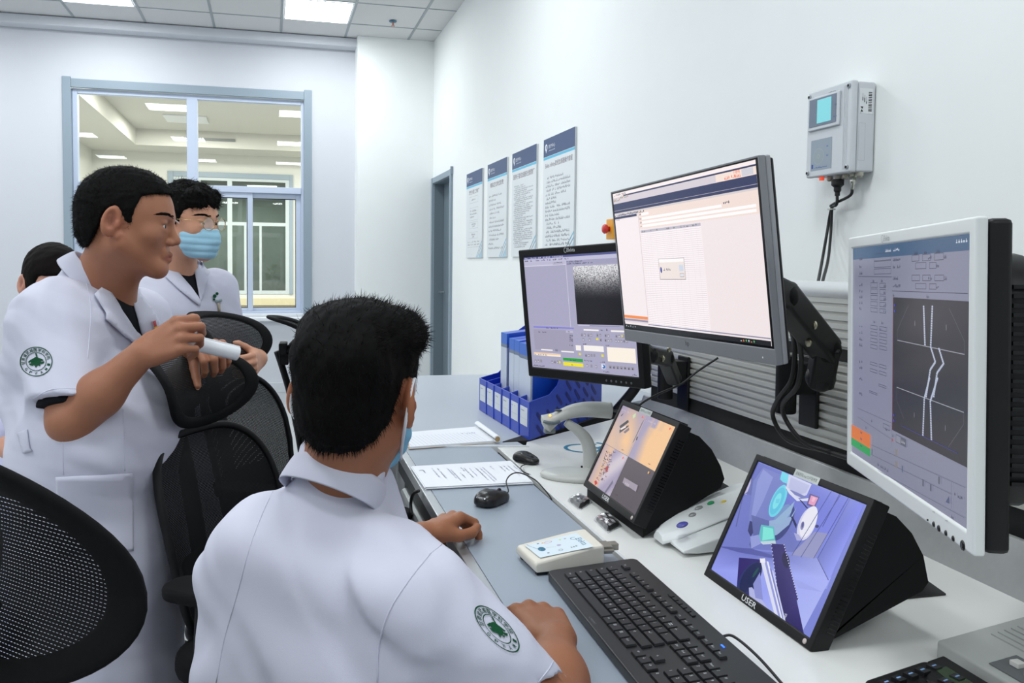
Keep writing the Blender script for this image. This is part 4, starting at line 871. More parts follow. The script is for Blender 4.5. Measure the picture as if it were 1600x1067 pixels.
# ------------------------------------------------------------ things on the desk
# keyboard
ko = Vector((.470, 1.304, TZ)); ku = Vector((-.035, -1, 0)).normalized(); kv = Vector((1, -.035, 0)).normalized(); kn = (Vector((0, 0, 1))-kv*.045).normalized()
t = thing('keyboard', 'long black keyboard on the grey desktop beside the seated man\'s right hand', 'keyboard', ko)
KW, KD = .46, .165
K = lambda x, y, z=0: ko+ku*x+kv*y+Vector((0, 0, .008+y*.075+z))
b = MB(); pl = rrect(KW, KD, .012, 5, KW/2, KD/2)
b.prism(pl, 0, 1, lambda u, v, q: K(u, v, .008) if q else ko+ku*u+kv*v+Vector((0, 0, .001))); part('case', b, mat('keyboard charcoal', (24, 25, 28), rough=.38), t, bev=.002)
M_key = mat('keycap charcoal', (21, 22, 26), rough=.35); M_leg = mat('key legend', (205, 208, 212), rough=.5)
rowsk = [(.030, [(1.25, 'Ctrl'), (1.25, '⊞'), (1.25, 'Alt'), (5.75, ''), (1.25, 'Alt'), (1.25, '⊞'), (1.25, '≡'), (1.25, 'Ctrl')]),
         (.049, [(2.25, '⇧')]+[(1, c) for c in 'ZXCVBNM,./']+[(2.75, '⇧')]), (.068, [(1.75, '⇪')]+[(1, c) for c in "ASDFGHJKL;'"]+[(2.25, '↵')]),
         (.087, [(1.5, '↹')]+[(1, c) for c in 'QWERTYUIOP[]']+[(1.5, '\\')]), (.106, [(1, c) for c in '`1234567890-=']+[(2, '←')])]
kp = .0185
def key(x, y, wd, ch, dp=kp, hh=.003):
    b = MB(); w_, d_ = wd*kp-.0022, dp-.0022; c = (x+wd*kp/2, y)
    q = [(-1, -1), (1, -1), (1, 1), (-1, 1)]
    b.loft([[K(c[0]+sx*w_/2, c[1]+sy*d_/2, .0085) for sx, sy in q], [K(c[0]+sx*(w_/2-.001), c[1]+sy*(d_/2-.001), .0085+hh) for sx, sy in q]])
    if ch:
        b.cur = 1; cvk = Canvas(K(c[0]-w_/2, c[1]-d_/2, .0087+hh), ku, kv, 0); vs, fs, gx0, gy0, gx1, gy1 = glyphs(ch)
        if fs:
            s_ = (.0042 if len(ch) == 1 else .003)/max(.3, gy1-gy0); b.add([K(c[0]-w_/2+.003+(a-gx0)*s_, c[1]-.001+(e-gy0)*s_, .0088+hh) for a, e in vs], fs)
    o = part('key', b, [M_key, M_leg], t)
kx0 = .028
for y, ks in rowsk:
    x = kx0
    for wd, ch in ks: key(x, y, wd, ch); x += wd*kp
x = kx0; key(x, .131, 1, 'Esc', .014)
for gk in range(3):
    for i in range(4): key(kx0+kp*(2+gk*4.5+i), .131, 1, 'F%d' % (gk*4+i+1), .014)
xn = kx0+15.25*kp
for i, c in enumerate(('PrS', 'Rol', 'Pau')): key(xn+i*kp, .131, 1, c, .014)
for i, c in enumerate(('Ins', 'Pos', 'PgU')): key(xn+i*kp, .106, 1, c)
for i, c in enumerate(('Del', 'End', 'PgD')): key(xn+i*kp, .087, 1, c)
for i, c in enumerate('←↓→'): key(xn+i*kp, .030, 1, c)
key(xn+kp, .049, 1, '↑')
xn += 3.25*kp
for j, rw in enumerate((('Num', '/', '*', '-'), ('7', '8', '9', '+'), ('4', '5', '6', ''), ('1', '2', '3', '↵'))):
    for i, c in enumerate(rw):
        if c: key(xn+i*kp, .106-j*.019, 1, c)
key(xn, .030, 2, '0'); key(xn+2*kp, .030, 1, ',')
b = MB()
for i in range(6): 
    p = [K(.16+i*.014, .150, .0085), K(.171+i*.014, .150, .0085), K(.171+i*.014, .156, .0085), K(.16+i*.014, .156, .0085)]; b.loft([p, [v+Vector((0, 0, .0015)) for v in p]])
part('media_buttons', b, M_key, t)
cv = Canvas(K(.19, .004, .0082), ku, kv, .0002); cv.text('CHERRY', 0, .002, .005, (120, 122, 128), w=.026); cv.done('logo', PRINT, t)
b = MB(); p = [K(.33, .146, .0085), K(.338, .146, .0085), K(.338, .148, .0085), K(.33, .148, .0085)]; b.loft([p, [v+Vector((0, 0, .001)) for v in p]]); part('status_light', b, mat('blue led', (40, 90, 230), emit=((50, 110, 255), 2)), t)
cable('cord', '', [K(.30, .165, .004), K(.31, .178, .002)+Vector((0, 0, .004)), K(.36, .185, 0), K(.42, .19, -.015)], .002, parent=t)

# mice
def mouse(c, ang, label, logo, grp, s=1.0):
    t = thing('computer_mouse', label, 'mouse', (c[0], c[1], TZ), group=grp); M = Matrix.Translation((c[0], c[1], TZ)) @ Matrix.Rotation(ang, 4, 'Z') @ Matrix.Diagonal((s, s, s, 1))
    b = MB(); b.M = M; rings = []
    for z, f, sh in ((.001, .90, 0), (.006, 1.0, 0), (.014, 1.0, 0), (.022, .93, -.001), (.029, .76, -.002), (.034, .50, -.004), (.036, .2, -.006)):
        rg = []
        for k in range(32):
            a = 2*math.pi*k/32; x = abs(math.cos(a))**.75*math.copysign(1, math.cos(a)); y = abs(math.sin(a))**.8*math.copysign(1, math.sin(a))
            wd = .031*(1-.10*math.cos(a*2)*0-.08*(1-abs(x))*0)*(1-.12*max(0, x)); rg.append(Vector((x*.053*f+sh, y*wd*(f if z > .015 else 1)*(.93 if abs(x) < .4 and z < .02 else 1), z*(1-.28*max(0, x)*(z/.036)))))
        rings.append(rg)
    b.loft(rings); part('body', b, mat('mouse black', (20, 20, 22), rough=.33), t, smooth=True, sub=1)
    b = MB(); b.M = M; b.lathe([(.007, -.0025), (.0085, -.001), (.0085, .001), (.007, .0025)], Matrix.Translation((.028, 0, .0205)) @ Matrix.Rotation(R(90), 4, 'X'), 20); part('scroll_wheel', b, M_rubber, t, smooth=True)
    b = MB(); b.M = M; b.tube([(.052, -.0, .026), (.030, 0, .0325), (.02, 0, .0345)], .0007, 6); part('button_seam', b, M_gloss, t)
    if logo:
        cv = Canvas(M @ Vector((-.0490, .0105, .0215)), M.to_3x3() @ Vector((0, -1, 0)), M.to_3x3() @ Vector((.55, 0, .83)), .0008); cv.text('CHERRY', 0, 0, .0042, (225, 226, 228), w=.020); cv.disc(.023, .002, .0022, (225, 226, 228)); cv.done('logo', PRINT, t)
    return t, M
ta, Mm = mouse(tuple(D(769, 786))[:2], R(40), 'black mouse on the grey desktop between the stapled papers and the resting hand', True, 'black computer mice')
c0 = Mm @ Vector((.052, 0, .010))
cable('cord', '', [c0, c0+Vector((.012, .01, .003)), D(791, 752, .775), D(799, 741, .785), D(813, 739, .78), D(835, 749, .768), D(850, 764, .758), D(858, 774, .748), D(864, 784, .735)], .0016, parent=ta)
tb, Mm = mouse(tuple(D(822, 722))[:2], R(-62), 'small black mouse on the white top by the scanner, above the papers', False, 'black computer mice', .82)
cable('cord', '', [Mm @ Vector((.05, 0, .010)), D(817, 727, .756), D(814, 733, .755), D(820, 738, .754), D(835, 744, .745)], .0014, parent=tb)

# papers and pad
M_paper = mat('paper', (232, 235, 240), rough=.7)
t = thing('paper_stack', 'stapled printed forms lying on the grey desktop above the black mouse', 'papers', D(735, 740))
q = [D(643, 728.4, .757), D(797.7, 719.8, .757), D(832, 752.5, .757), D(665, 761, .757)]
g = random.Random(3)
for i in range(5):
    b = MB(); o = Vector((g.uniform(-.003, .004), g.uniform(-.005, .003), 0))if i < 4 else Vector(); p = [v+o for v in q]
    b.loft([[Vector((v.x, v.y, TZ+.0005+i*.0014)) for v in p], [Vector((v.x, v.y, TZ+.0005+i*.0014+.0011)) for v in p]]); part('sheet', b, M_paper, t)
pr = (q[1]-q[0]).normalized(); zt = TZ+.0005+4*.0014+.0012
cv = Canvas((q[3].x, q[3].y, zt), pr, Vector((0, 0, 1)).cross(pr), .0003)
Q = lambda x, y: cv.P(600+x/2.909, 560+y/2.909); IB = (176, 182, 212); g = random.Random(5)
def upr(x, y, hh, wdt=.006, c=IB, sd=1):   # print runs across the desk, seen turned
    a = Q(x, y); cvx = Canvas(cv.w(*a), -cv.u, cv.r, .0002); cvx.mb = cv.mb; cvx.scrib(0, 0, hh, wdt, c, None, sd)
for i, (x, y, L_) in enumerate(((175, 508, .03), (215, 500, .09), (240, 500, .10), (285, 500, .10), (300, 505, .11), (345, 495, .04), (360, 498, .10), (385, 500, .08), (410, 495, .13), (430, 495, .14), (445, 495, .13), (480, 490, .04), (520, 488, .06), (540, 488, .05), (560, 488, .10), (585, 488, .07), (345, 520, .05))):
    upr(x, y, L_, .0045, IB if i % 2 else (166, 170, 190), i)
cv.done('printed_sheet', PRINT, t)
b = MB(); a = D(655, 735, .7585); b.tube([a, a+Vector((.01, .004, 0))], .0006); part('staple', b, M_chrome, t)
t = thing('notepad', 'lined white notepad with rolled top edge on the far table', 'notepad', D(700, 685))
q = [D(640, 699, .757), D(777, 689, .757), D(747, 667, .757), D(636, 676, .757)]; b = MB()
b.loft([[Vector((v.x, v.y, TZ+.002)) for v in q], [Vector((v.x, v.y, TZ+.009)) for v in q]]); part('pages', b, M_paper, t)
b = MB(); qq = [v+((v-(q[0]+q[2])/2).normalized())*.004 for v in q]; b.loft([[Vector((v.x, v.y, TZ+.0016)) for v in qq], [Vector((v.x, v.y, TZ+.0021)) for v in qq]]); part('backing_card', b, mat('brown card', (168, 140, 96), rough=.7), t)
b = MB(); a = D(777.5, 686, .766); c = D(746, 663, .766); d = (c-a)
rings = []
for f in (0, 1):
    p = a+d*f; ax = d.normalized(); sx = ax.cross(Vector((0, 0, 1)))
    rg = [p+sx*(.011*math.cos(u))+Vector((0, 0, 1))*(.011*math.sin(u)) for u in [R(-140+k*300/16) for k in range(17)]]; rg += [p+sx*(.008*math.cos(u))+Vector((0, 0, 1))*(.008*math.sin(u)) for u in [R(160-k*300/16) for k in range(17)]]
    rings.append(rg)
b.loft(rings); part('rolled_pages', b, M_paper, t, smooth=False)
b = MB(); b.tube([a+Vector((0, 0, .0)), a-d.normalized()*.001], .0078, 16); part('card_roll', b, mat('brown card', (168, 140, 96)), t)
cv = Canvas((q[0].x, q[0].y, TZ+.0092), (q[1]-q[0]).normalized(), Vector((0, 0, 1)).cross((q[1]-q[0]).normalized()), .0003)
for i in range(20): 
    x = .01+i*.0125
    if x < (q[1]-q[0]).length-.03: cv.line((x, .006), (x-.0, .14), .0008, (170, 175, 205))
a = cv.P(735, 677); cv.scrib(a[0]-.03, a[1], .05, .008, (120, 120, 160), 6, 4)
cv.done('ruled_sheet', PRINT, t)

# hand-held white dosimeter box with plug
t = thing('handheld_box', 'white wedge-shaped control box with a teal oval button, left of the keyboard top', 'control box', D(880, 870))
l0, l1 = Vector((.466, 1.472, TZ)), Vector((.472, 1.352, TZ)); ax = (D(946, 877)-D(836, 888)); ax.z = 0; ax = Vector((.985, .13, 0)).normalized(); LL = .165; wv = (l0-l1)
e0, e1_, e2_, e3_ = D(806, 853, .772), D(836, 888, .765), D(945, 853.8, .795), D(915, 825.6, .797)
for q_ in (e0, e1_, e2_, e3_): q_.z = TZ
def bx(f, s_, z): return e1_.lerp(e2_, f).lerp(e0.lerp(e3_, f), s_)+Vector((0, 0, z))
ax = ((e2_+e3_)-(e0+e1_)).normalized(); wv = e0-e1_
b = MB(); st = []
for f, zb, zt_, ins in ((0, .010, .020, .02), (.03, .006, .025, 0), (.75, .008, .044, 0), (.97, .010, .048, 0), (1.0, .014, .044, .02)):
    st.append([bx(f, ins, zb), bx(f, 1-ins, zb), bx(f, 1-ins, zt_-.003), bx(f, .96-ins, zt_), bx(f, .04+ins, zt_), bx(f, ins, zt_-.003)])
b.loft(st); part('case', b, M_beige, t, bev=.003)
b = MB(); b.box(bx(.12, .1, .004), (.02, .01, .008)); b.box(bx(.85, .1, .006), (.02, .012, .010)); b.box(bx(.12, .9, .004), (.02, .01, .008)); b.box(bx(.85, .9, .006), (.02, .012, .010)); part('rubber_feet', b, M_black, t)
o_ = bx(.03, 0, .025); u_ = (bx(.97, 0, .048)-o_).normalized(); v_ = wv.normalized()
cv = Canvas(bx(.03, 0, .0268), u_, v_, .0004); C8 = lambda x, y: cv.P(790+x/8, 810+y/8)
cv.poly([C8(275, 330), C8(895, 155), C8(1085, 335), C8(435, 490)], (214, 228, 236)); TE = (28, 108, 140)
a = C8(467, 375); cv.disc(a[0], a[1], .0065, TE, ry=.010); a = C8(835, 225); cv.ring(a[0]+.002, a[1]-.003, .005, .0012, TE, a0=30, a1=320)
a = C8(880, 235); cv.text('Elekta', a[0]-.001, a[1], .011, TE, w=.034, rot=-90)
for i, (x, y, c) in enumerate(((485, 295, (240, 170, 60)), (695, 250, (200, 220, 80)), (675, 320, (180, 176, 200)), (755, 235, (170, 170, 180)), (540, 425, (120, 130, 150)), (430, 305, (120, 130, 150)))): a = C8(x, y); cv.disc(a[0], a[1], .0022 if i != 2 else .004, c)
a = C8(552, 283); cv.ring(a[0], a[1], .007, .0008, (200, 90, 90), ry=.004); a = C8(690, 385); cv.ring(a[0], a[1], .0035, .0008, (80, 80, 90)); a = C8(345, 400); cv.text('Foot switch', a[0], a[1]+.03, .004, (120, 150, 170), w=.04, rot=-70)
cv.line(C8(520, 360), C8(640, 340), .0006, (160, 170, 180)); a = C8(850, 345); cv.scrib(a[0]-.006, a[1], .014, .005, (110, 120, 130), 3, 2)
cv.done('printed_face', PRINT, t)
b = MB(); p = bx(1, .55, .024); b.box(p+ax*.016, (.03, .032, .014), M=Matrix.Rotation(math.atan2(ax.y, ax.x), 4, 'Z')); b.box(p+ax*.038+Vector((0, -.0, .002)), (.016, .018, .012), M=Matrix.Rotation(math.atan2(ax.y, ax.x), 4, 'Z'))
for s_ in (-1, 1): b.tube([p+ax*.005+v_*.019*s_, p+ax*.03+v_*.019*s_], .003)
part('metal_plug', b, mat('dull metal plug', (160, 156, 146), rough=.35, metal=.8), t, bev=.002)

# two small bagged parts
M_bag = mat('clear bag', (200, 205, 215), rough=.1, trans=0, spec=.8)
for i, (pts, lb) in enumerate((([(886, 783), (905, 774), (926, 786), (906, 798)], 'small bagged black part at the foot of the camera screen, nearer the scanner'), ([(927, 813), (948, 802), (972, 823), (950, 834)], 'small bagged black part at the foot of the camera screen, nearer the white keypad'))):
    P4 = [D(*p) for p in pts]; c = sum(P4, Vector())/4; t = thing('bagged_part', lb, 'packet', c, group='bagged black parts'); g = random.Random(i)
    b = MB(); n = 9; vs = []
    for a_ in range(n+1):
        for e_ in range(n+1):
            u, v = a_/n, e_/n; p = P4[0].lerp(P4[1], u).lerp(P4[3].lerp(P4[2], u), v); ed = min(u, v, 1-u, 1-v); vs.append(p+Vector((0, 0, .0115*min(1, ed*8)*(.8+.35*g.random())+.0008)))
    b.add(vs, [(a_*(n+1)+e_, (a_+1)*(n+1)+e_, (a_+1)*(n+1)+e_+1, a_*(n+1)+e_+1) for a_ in range(n) for e_ in range(n)]); bg = part('bag', b, glass_mat('bag film %d' % i, (.93, .94, .96), .3, .45), t)
    b = MB(); ins = [c.lerp(p, .80) for p in P4]; b.loft([[v+Vector((0, 0, .001)) for v in ins], [v+Vector((0, 0, .008)) for v in ins]]); part('black_part', b, M_black, t, bev=.002)
    b = MB(); p = c.lerp(P4[0] if i else P4[2], .55)+Vector((0, 0, .0115)); b.ball(p, (.004, .004, .001)); part('red_mark', b, mat('red mark', (196, 60, 56)), t)

# white function keypad
t = thing('function_keypad', 'white wedge console with coloured round buttons between the two slanted screens', 'keypad', (.86, 1.44, TZ))
def KP(f, s_, z): return Vector((.757+.005*s_+f*.27, 1.347+.160*s_+f*.045+f*(s_-.5)*.05, TZ+z))
hz = lambda f: .014+.105*f-.035*f*f
b = MB(); st = []
for i in range(9):
    f = i/8; H = hz(f); st.append([KP(f, 0, .004+.004*(i == 0)), KP(f, 1, .004+.004*(i == 0)), KP(f, 1.0, H*.62+.004), KP(f, .80, H*.97), KP(f, .5, H+.010), KP(f, .20, H*.97), KP(f, 0, H*.62+.004)])
b.loft(st); part('case', b, mat('keypad white', (224, 228, 228), rough=.35), t, bev=.004, ang=25)
b = MB(); st = []
for i in range(10):
    f = -.055+i/9*.86; H = hz(max(f, 0))+.004; wd = .22+.10*math.sin(min(1, (f+.06)/.6)*math.pi/2)
    if i == 0: wd = .13; H = .012
    st.append([KP(f, .5-wd, .006 if i == 0 else H-.004), KP(f, .5+wd, .006 if i == 0 else H-.004), KP(f, .5+wd, H), KP(f, .5+wd*.6, H+.010), KP(f, .5, H+.014), KP(f, .5-wd*.6, H+.010), KP(f, .5-wd, H)])
b.loft(st); part('button_ridge', b, mat('keypad white', (0, 0, 0)), t, bev=.003, ang=25)
GB = mat('silver button', (150, 152, 152), rough=.3, metal=.3); kz = lambda f: hz(max(f, 0))+.0165
sl = Vector((.27, .045, hz(.6)-hz(.2))).normalized()
for (px, py, r1, r2, m_, nm) in ((623, 572, .012, .010, mat('violet button', (78, 80, 160), rough=.25), 'violet_button'), (752, 447, .008, .006, GB, 'silver_button'), (835, 503, .008, .007, GB, 'silver_button'), (835, 359, .009, .005, GB, 'silver_button'), (943, 397, .008, .007, GB, 'silver_button'), (1043, 483, .008, .008, GB, 'silver_button'),
        (988, 295, .008, .005, mat('green button', (30, 150, 90), rough=.3), 'green_button'), (1153, 286, .007, .004, mat('yellow button', (222, 196, 30), rough=.3), 'yellow_button'), (1285, 272, .007, .005, mat('red button', (200, 50, 44), rough=.3), 'red_button'), (1243, 345, .006, .005, mat('yellow button', (0, 0, 0)), 'yellow_button'), (1200, 430, .007, .008, mat('green button', (0, 0, 0)), 'green_button')):
    X_, Y_ = 990+px/8.2, 750+py/8.2; p = D(X_, Y_, TZ+.05)
    for _ in range(8):
        f = (p.x-.757)/.27; s_ = (p.y-1.347-f*.045+f*.025)/(.16+f*.05); off = abs(s_-.5); wd = .22+.10*math.sin(min(1, max(0, (f+.06)/.6))*math.pi/2)
        H = hz(f)+.004+(.014-.010*min(1, off/wd)**2 if off < wd else 0) if off < wd and f < .80 else hz(f)*.98+.002; p = D(X_, Y_, TZ+H)
    b = MB(); rot = Vector((1, 0, .33)).to_track_quat('X', 'Z').to_matrix().to_4x4(); b.ball(p, (r1, r2, .004), M=rot, nu=20, nv=10); part(nm, b, m_, t, smooth=True)

# hand scanner on its stand
d0 = (D(915, 738)-EYE).dot(_fw)
t = thing('barcode_scanner', 'light grey gooseneck scanner arching over the white top beside the camera screen', 'scanner', D(915, 738))
S5 = lambda x, y, dd=0: at(840+x/5.925, 600+y/5.925, d=d0+dd)
M_scan = mat('scanner grey', (186, 188, 184), rough=.35)
c = D(900, 746); b = MB()
rings = []
for z, f in ((.0, .97), (.006, 1), (.012, .96), (.016, .82), (.018, .5), (.019, .15)):
    rings.append([Vector((c.x+.09*f*math.cos(a)*.98+.03*f*math.sin(a)*.3, c.y+.06*f*math.sin(a)-.028*f*math.cos(a), TZ+z)) for a in [2*math.pi*k/36 for k in range(36)]])
b.loft(rings); part('base', b, M_scan, t, smooth=True)
b = MB(); b.tube(smooth_pts([S5(480, 850), S5(490, 720), S5(478, 600), S5(440, 500), S5(375, 430), S5(310, 385), S5(265, 350)], 6), [.0]*0 or [.0225-.010*(k/36) for k in range(37)], 16, flat=(1.15, .8)); part('stem', b, M_scan, t, smooth=True)
b = MB(); pts = smooth_pts([S5(45, 380), S5(75, 365), S5(140, 330), S5(230, 285), S5(330, 250), S5(440, 235), S5(560, 236), S5(680, 245)], 5)
rr = []
for k in range(len(pts)):
    f = k/(len(pts)-1); rr.append(.006+.019*min(1, f*7)**.6 if f < .14 else (.0265-.010*min(1, (f-.14)/.2) if f < .4 else .0165+.006*math.sin((f-.4)/.6*math.pi*.55)))
b.tube(pts, rr, 18, flat=(1.25, .95)); part('head', b, M_scan, t, smooth=True)
b = MB(); b.tube(smooth_pts([S5(55, 345, -.03), S5(90, 355, -.032), S5(150, 362, -.03), S5(200, 352, -.02)], 4), .0045, 8); part('window_band', b, mat('slate band', (96, 108, 116), rough=.3), t, smooth=True)
b = MB(); b.ball(S5(190, 243, -.012), (.011, .006, .003)); part('trigger', b, mat('dark slate', (60, 70, 76), rough=.4), t, smooth=True)
b = MB(); b.ball(S5(115, 290, -.022), (.003, .003, .003)); part('status_light', b, mat('amber led', (255, 190, 70), emit=((255, 180, 60), 2.5)), t, smooth=True)
b = MB(); b.box(S5(110, 430, -.0), (.03, .02, .014)); part('lens_block', b, mat('slate grey', (120, 128, 130), rough=.4), t, bev=.004)
b = MB(); b.box(S5(408, 778, -.018), (.004, .004, .012)); part('switch', b, M_black, t)
cable('cord', '', [S5(680, 245), S5(740, 250, .02), S5(800, 262, .04), S5(900, 290, .1)], .003, parent=t)

# blue rack with folders
M_blue = mat('cobalt blue plastic', (38, 70, 186), rough=.38); M_blued = mat('blue recess', (20, 34, 120), rough=.5)
N_, L_, R_ = D(827, 689), D(750, 641), D(939, 649); N_.z = L_.z = R_.z = TZ+.002; B_c = L_+(R_-N_); a_ = L_-N_; b_ = R_-N_
t = thing('magazine_rack', 'cobalt blue desktop file rack with white slot labels on the far table', 'rack', (N_+B_c)/2)
def RK(s_, d_, z): return N_+a_*s_+b_*d_+Vector((0, 0, z))
def slab(b, s0, s1, prof):   # a divider: profile in (depth, height)
    b.loft([[RK(s0, d, z) for d, z in prof], [RK(s1, d, z) for d, z in prof]])
HF, HB = .122, .30
side = [(0, 0), (1, 0), (1, HB), (.62, HB), (.50, HB-.02), (.42, HB-.09), (.34, HF+.03), (.24, HF+.006), (0, HF)]
b = MB()
for s_ in (0, 1/6, 2/6, 3/6, 4/6, 5/6, 1): slab(b, s_-.006, s_+.006, side)
part('dividers', b, M_blue, t, bev=.002)
b = MB(); b.loft([[RK(-.006, -.01, 0), RK(-.006, .0, 0), RK(-.006, .0, HF), RK(-.006, -.01, HF)], [RK(1.006, -.01, 0), RK(1.006, 0, 0), RK(1.006, 0, HF), RK(1.006, -.01, HF)]])
for s_ in (1/6, 2/6, .5, 4/6, 5/6): b.box(RK(s_, -.012, HF/2), (.004, .006, HF))
part('front_lip', b, M_blue, t, bev=.002)
b = MB(); b.loft([[RK(0, 0, 0), RK(0, 1, 0), RK(0, 1, .004), RK(0, 0, .004)], [RK(1, 0, 0), RK(1, 1, 0), RK(1, 1, .004), RK(1, 0, .004)]]); b.loft([[RK(0, .985, 0), RK(0, 1, 0), RK(0, 1, HB), RK(0, .985, HB)], [RK(1, .985, 0), RK(1, 1, 0), RK(1, 1, HB), RK(1, .985, HB)]]); part('back_panel', b, M_blue, t)
b = MB(); bn = b_.normalized(); sn = Vector((0, 0, 1)).cross(bn)*-1
def slot(d, z, L_=.055, wd=.013, ang=-42):
    c = RK(-.0065, d, z)+(-a_.normalized())*0
    pl = rrect(L_, wd, wd/2-.0001, 6); off = -a_.normalized()*.0008
    b.add([c+off+bn*(u*math.cos(R(ang))-v*math.sin(R(ang)))+Vector((0, 0, 1))*(u*math.sin(R(ang))+v*math.cos(R(ang))) for u, v in pl], [tuple(range(len(pl)))[::-1]])
for i in range(7):
    for j in range(7):
        d = .12+i*.125; z = .022+j*.04
        lim = HF-.02 if d < .3 else (HF+.03 if d < .42 else HB-.03)
        if z < lim-.01: slot(d, z)
part('slot_holes', b, M_blued, t)
for i in range(6):
    s0 = (i+.12)/6; s1 = (i+.88)/6; p0, p1 = RK(s1, -.0115, .04), RK(s0, -.0115, .04); cv = Canvas(p0, (p1-p0).normalized(), (0, 0, 1), .0003); W_ = (p1-p0).length
    cv.rect(0, 0, W_, .060, (222, 228, 234)); cv.scrib(.006, .045, W_*.5, .005, (120, 130, 150), 5, i); cv.line((.004, .022), (W_-.004, .022), .0008, (180, 188, 200)); cv.done('slot_label', PRINT, t)
M_fw = mat('folder white sleeve', (206, 216, 232), rough=.3); M_fb = mat('folder blue top', (52, 112, 214), rough=.35); M_fg = mat('folder grey band', (120, 134, 158), rough=.4)
for i, (px, wd, lb) in enumerate(((789, 10, 'clear-spined blue folder in the rack, leftmost and tallest'), (801, 8, 'clear-spined blue folder in the rack, second from the left'), (809, 8, 'clear-spined blue folder in the rack, third from the left'), (822, 17, 'clear-spined blue folder in the rack, rightmost and widest'))):
    best = min((abs(p[0]-px), s_) for s_ in [k/300 for k in range(300)] for p in [((lambda q: (CAMX+CAMF*(q.dot(_rt)/q.dot(_fw)),))(RK(s_, .10, .12)-EYE))])[1]
    dpt = (RK(best, .1, 0)-EYE).dot(_fw); th = wd/77/2*.93; top = (.305, .293, .292, .288)[i]
    t = thing('document_folder', lb, 'folder', RK(best, .1, .005), group='blue folders standing in the rack'); s0, s1 = best-th, best+th
    for nm, z0, z1, m_, e in (('sleeve', .006, top-.05, M_fw, 0), ('band', top-.05, top-.038, M_fg, .0), ('cap', top-.038, top, M_fb, .0)):
        b = MB(); b.loft([[RK(s0, .08, z0), RK(s0, .105, z0), RK(s0, .105, z1), RK(s0, .08, z1)], [RK(s1, .08, z0), RK(s1, .105, z0), RK(s1, .105, z1), RK(s1, .08, z1)]]); part(nm, b, m_, t)
    b = MB()
    b.loft([[RK(s0, .106, .006), RK(s0, .80, .006), RK(s0, .80, top), RK(s0, .106, top)], [RK(s1, .106, .006), RK(s1, .80, .006), RK(s1, .80, top), RK(s1, .106, top)]]); part('cover', b, mat('folder blue cover', (30, 84, 205), rough=.3), t)

# intercom and phone at the lower right corner
M_int = mat('intercom grey', (172, 175, 172), rough=.5); o = D(1463, 1002); rt = (D(1600, 1078)-D(1463, 1002)); 
t = thing('desk_intercom', 'light grey desk intercom with ribbed speaker grille at the lower right corner', 'intercom', (1.05, .93, TZ))
i0 = D(1463, 1000, .778); ex = Vector((.30, -.95, 0)).normalized()*-1; ia = (D(1590, 1075, .778)-i0); i0.z = TZ; ia.z = 0; ia.normalize(); ib = Vector((-ia.y, ia.x, 0)); 
if ib.x < 0: ib = -ib
def IC(u, v, z): return i0+ia*u+ib*v+Vector((0, 0, z))
b = MB(); b.loft([[IC(0, 0, .001), IC(.22, 0, .001), IC(.22, .2, .001), IC(0, .2, .001)], [IC(0, 0, .028), IC(.22, 0, .028), IC(.22, .2, .060), IC(0, .2, .060)]]); part('case', b, M_int, t, bev=.004)
b = MB()
def top(u, v): return IC(u, v, .0285+.032*v/.2)
for k in range(11): v = .07+k*.011; b.loft([[top(.02, v)+Vector((0, 0, -.001)), top(.02, v+.005)+Vector((0, 0, -.001)), top(.02, v+.005)+Vector((0, 0, .0015)), top(.02, v)+Vector((0, 0, .0015))], [top(.2, v)+Vector((0, 0, -.001)), top(.2, v+.005)+Vector((0, 0, -.001)), top(.2, v+.005)+Vector((0, 0, .0015)), top(.2, v)+Vector((0, 0, .0015))]])
part('grille_ribs', b, M_int, t)
b = MB(); b.loft([[top(.075, .012), top(.16, .012), top(.16, .055), top(.075, .055)], [p+Vector((0, 0, .0012)) for p in (top(.075, .012), top(.16, .012), top(.16, .055), top(.075, .055))]]); part('button_panel', b, mat('slate panel', (96, 100, 102), rough=.4), t)
for u, v, s_ in ((.095, .036, .013), (.125, .032, .018)): b = MB(); b.box(top(u, v)+Vector((0, 0, .004)), (s_, s_, .007)); part('square_button', b, mat('button white', (215, 215, 210), rough=.4), t, bev=.001)
t = thing('desk_phone', 'black desk phone with green display and blue-marked keys, cut by the bottom edge', 'phone', (.86, .86, TZ))
p0 = D(1345, 1064, .78); p1 = D(1450, 1029, .78); p0.z = p1.z = TZ; pa = (p1-p0); pa.z = 0; pa.normalize(); pb = Vector((pa.y, -pa.x, 0))
def PH(u, v, z): return p0+pa*u+pb*v+Vector((0, 0, z))
b = MB(); pl = rrect(.130, .20, .012, 4, .065, .10); b.prism(pl, 0, 1, lambda u, v, q: PH(u, v, .03+.0*v) if q else PH(u, v, .001)); part('case', b, M_black, t, bev=.004)
b = MB(); pl = [tuple(D(x, y, .782))[:2] for x, y in ((1449, 1033), (1474, 1024), (1580, 1088), (1540, 1120), (1446, 1062))]; b.prism(pl, TZ+.001, TZ+.033); part('display_unit', b, M_black, t, bev=.003)
b = MB(); pl = [tuple(D(x, y, .784))[:2] for x, y in ((1463, 1047), (1478, 1041), (1522, 1068), (1500, 1078))]; b.prism(pl, TZ+.0325, TZ+.0342); part('display', b, mat('green lcd', (44, 66, 40), rough=.2), t)
for j in range(3):
    for i in range(5): b = MB(); b.box(PH(.018+i*.0235, .022+j*.03, .0325), (.013, .013, .006), M=Matrix.Rotation(math.atan2(pa.y, pa.x), 4, 'Z')); b.cur = 1; b.box(PH(.018+i*.0235, .022+j*.03, .0358), (.007, .002, .0006), M=Matrix.Rotation(math.atan2(pa.y, pa.x), 4, 'Z')); part('phone_key', b, [mat('phone key', (26, 27, 30), rough=.4), mat('blue legend', (130, 165, 215))], t)

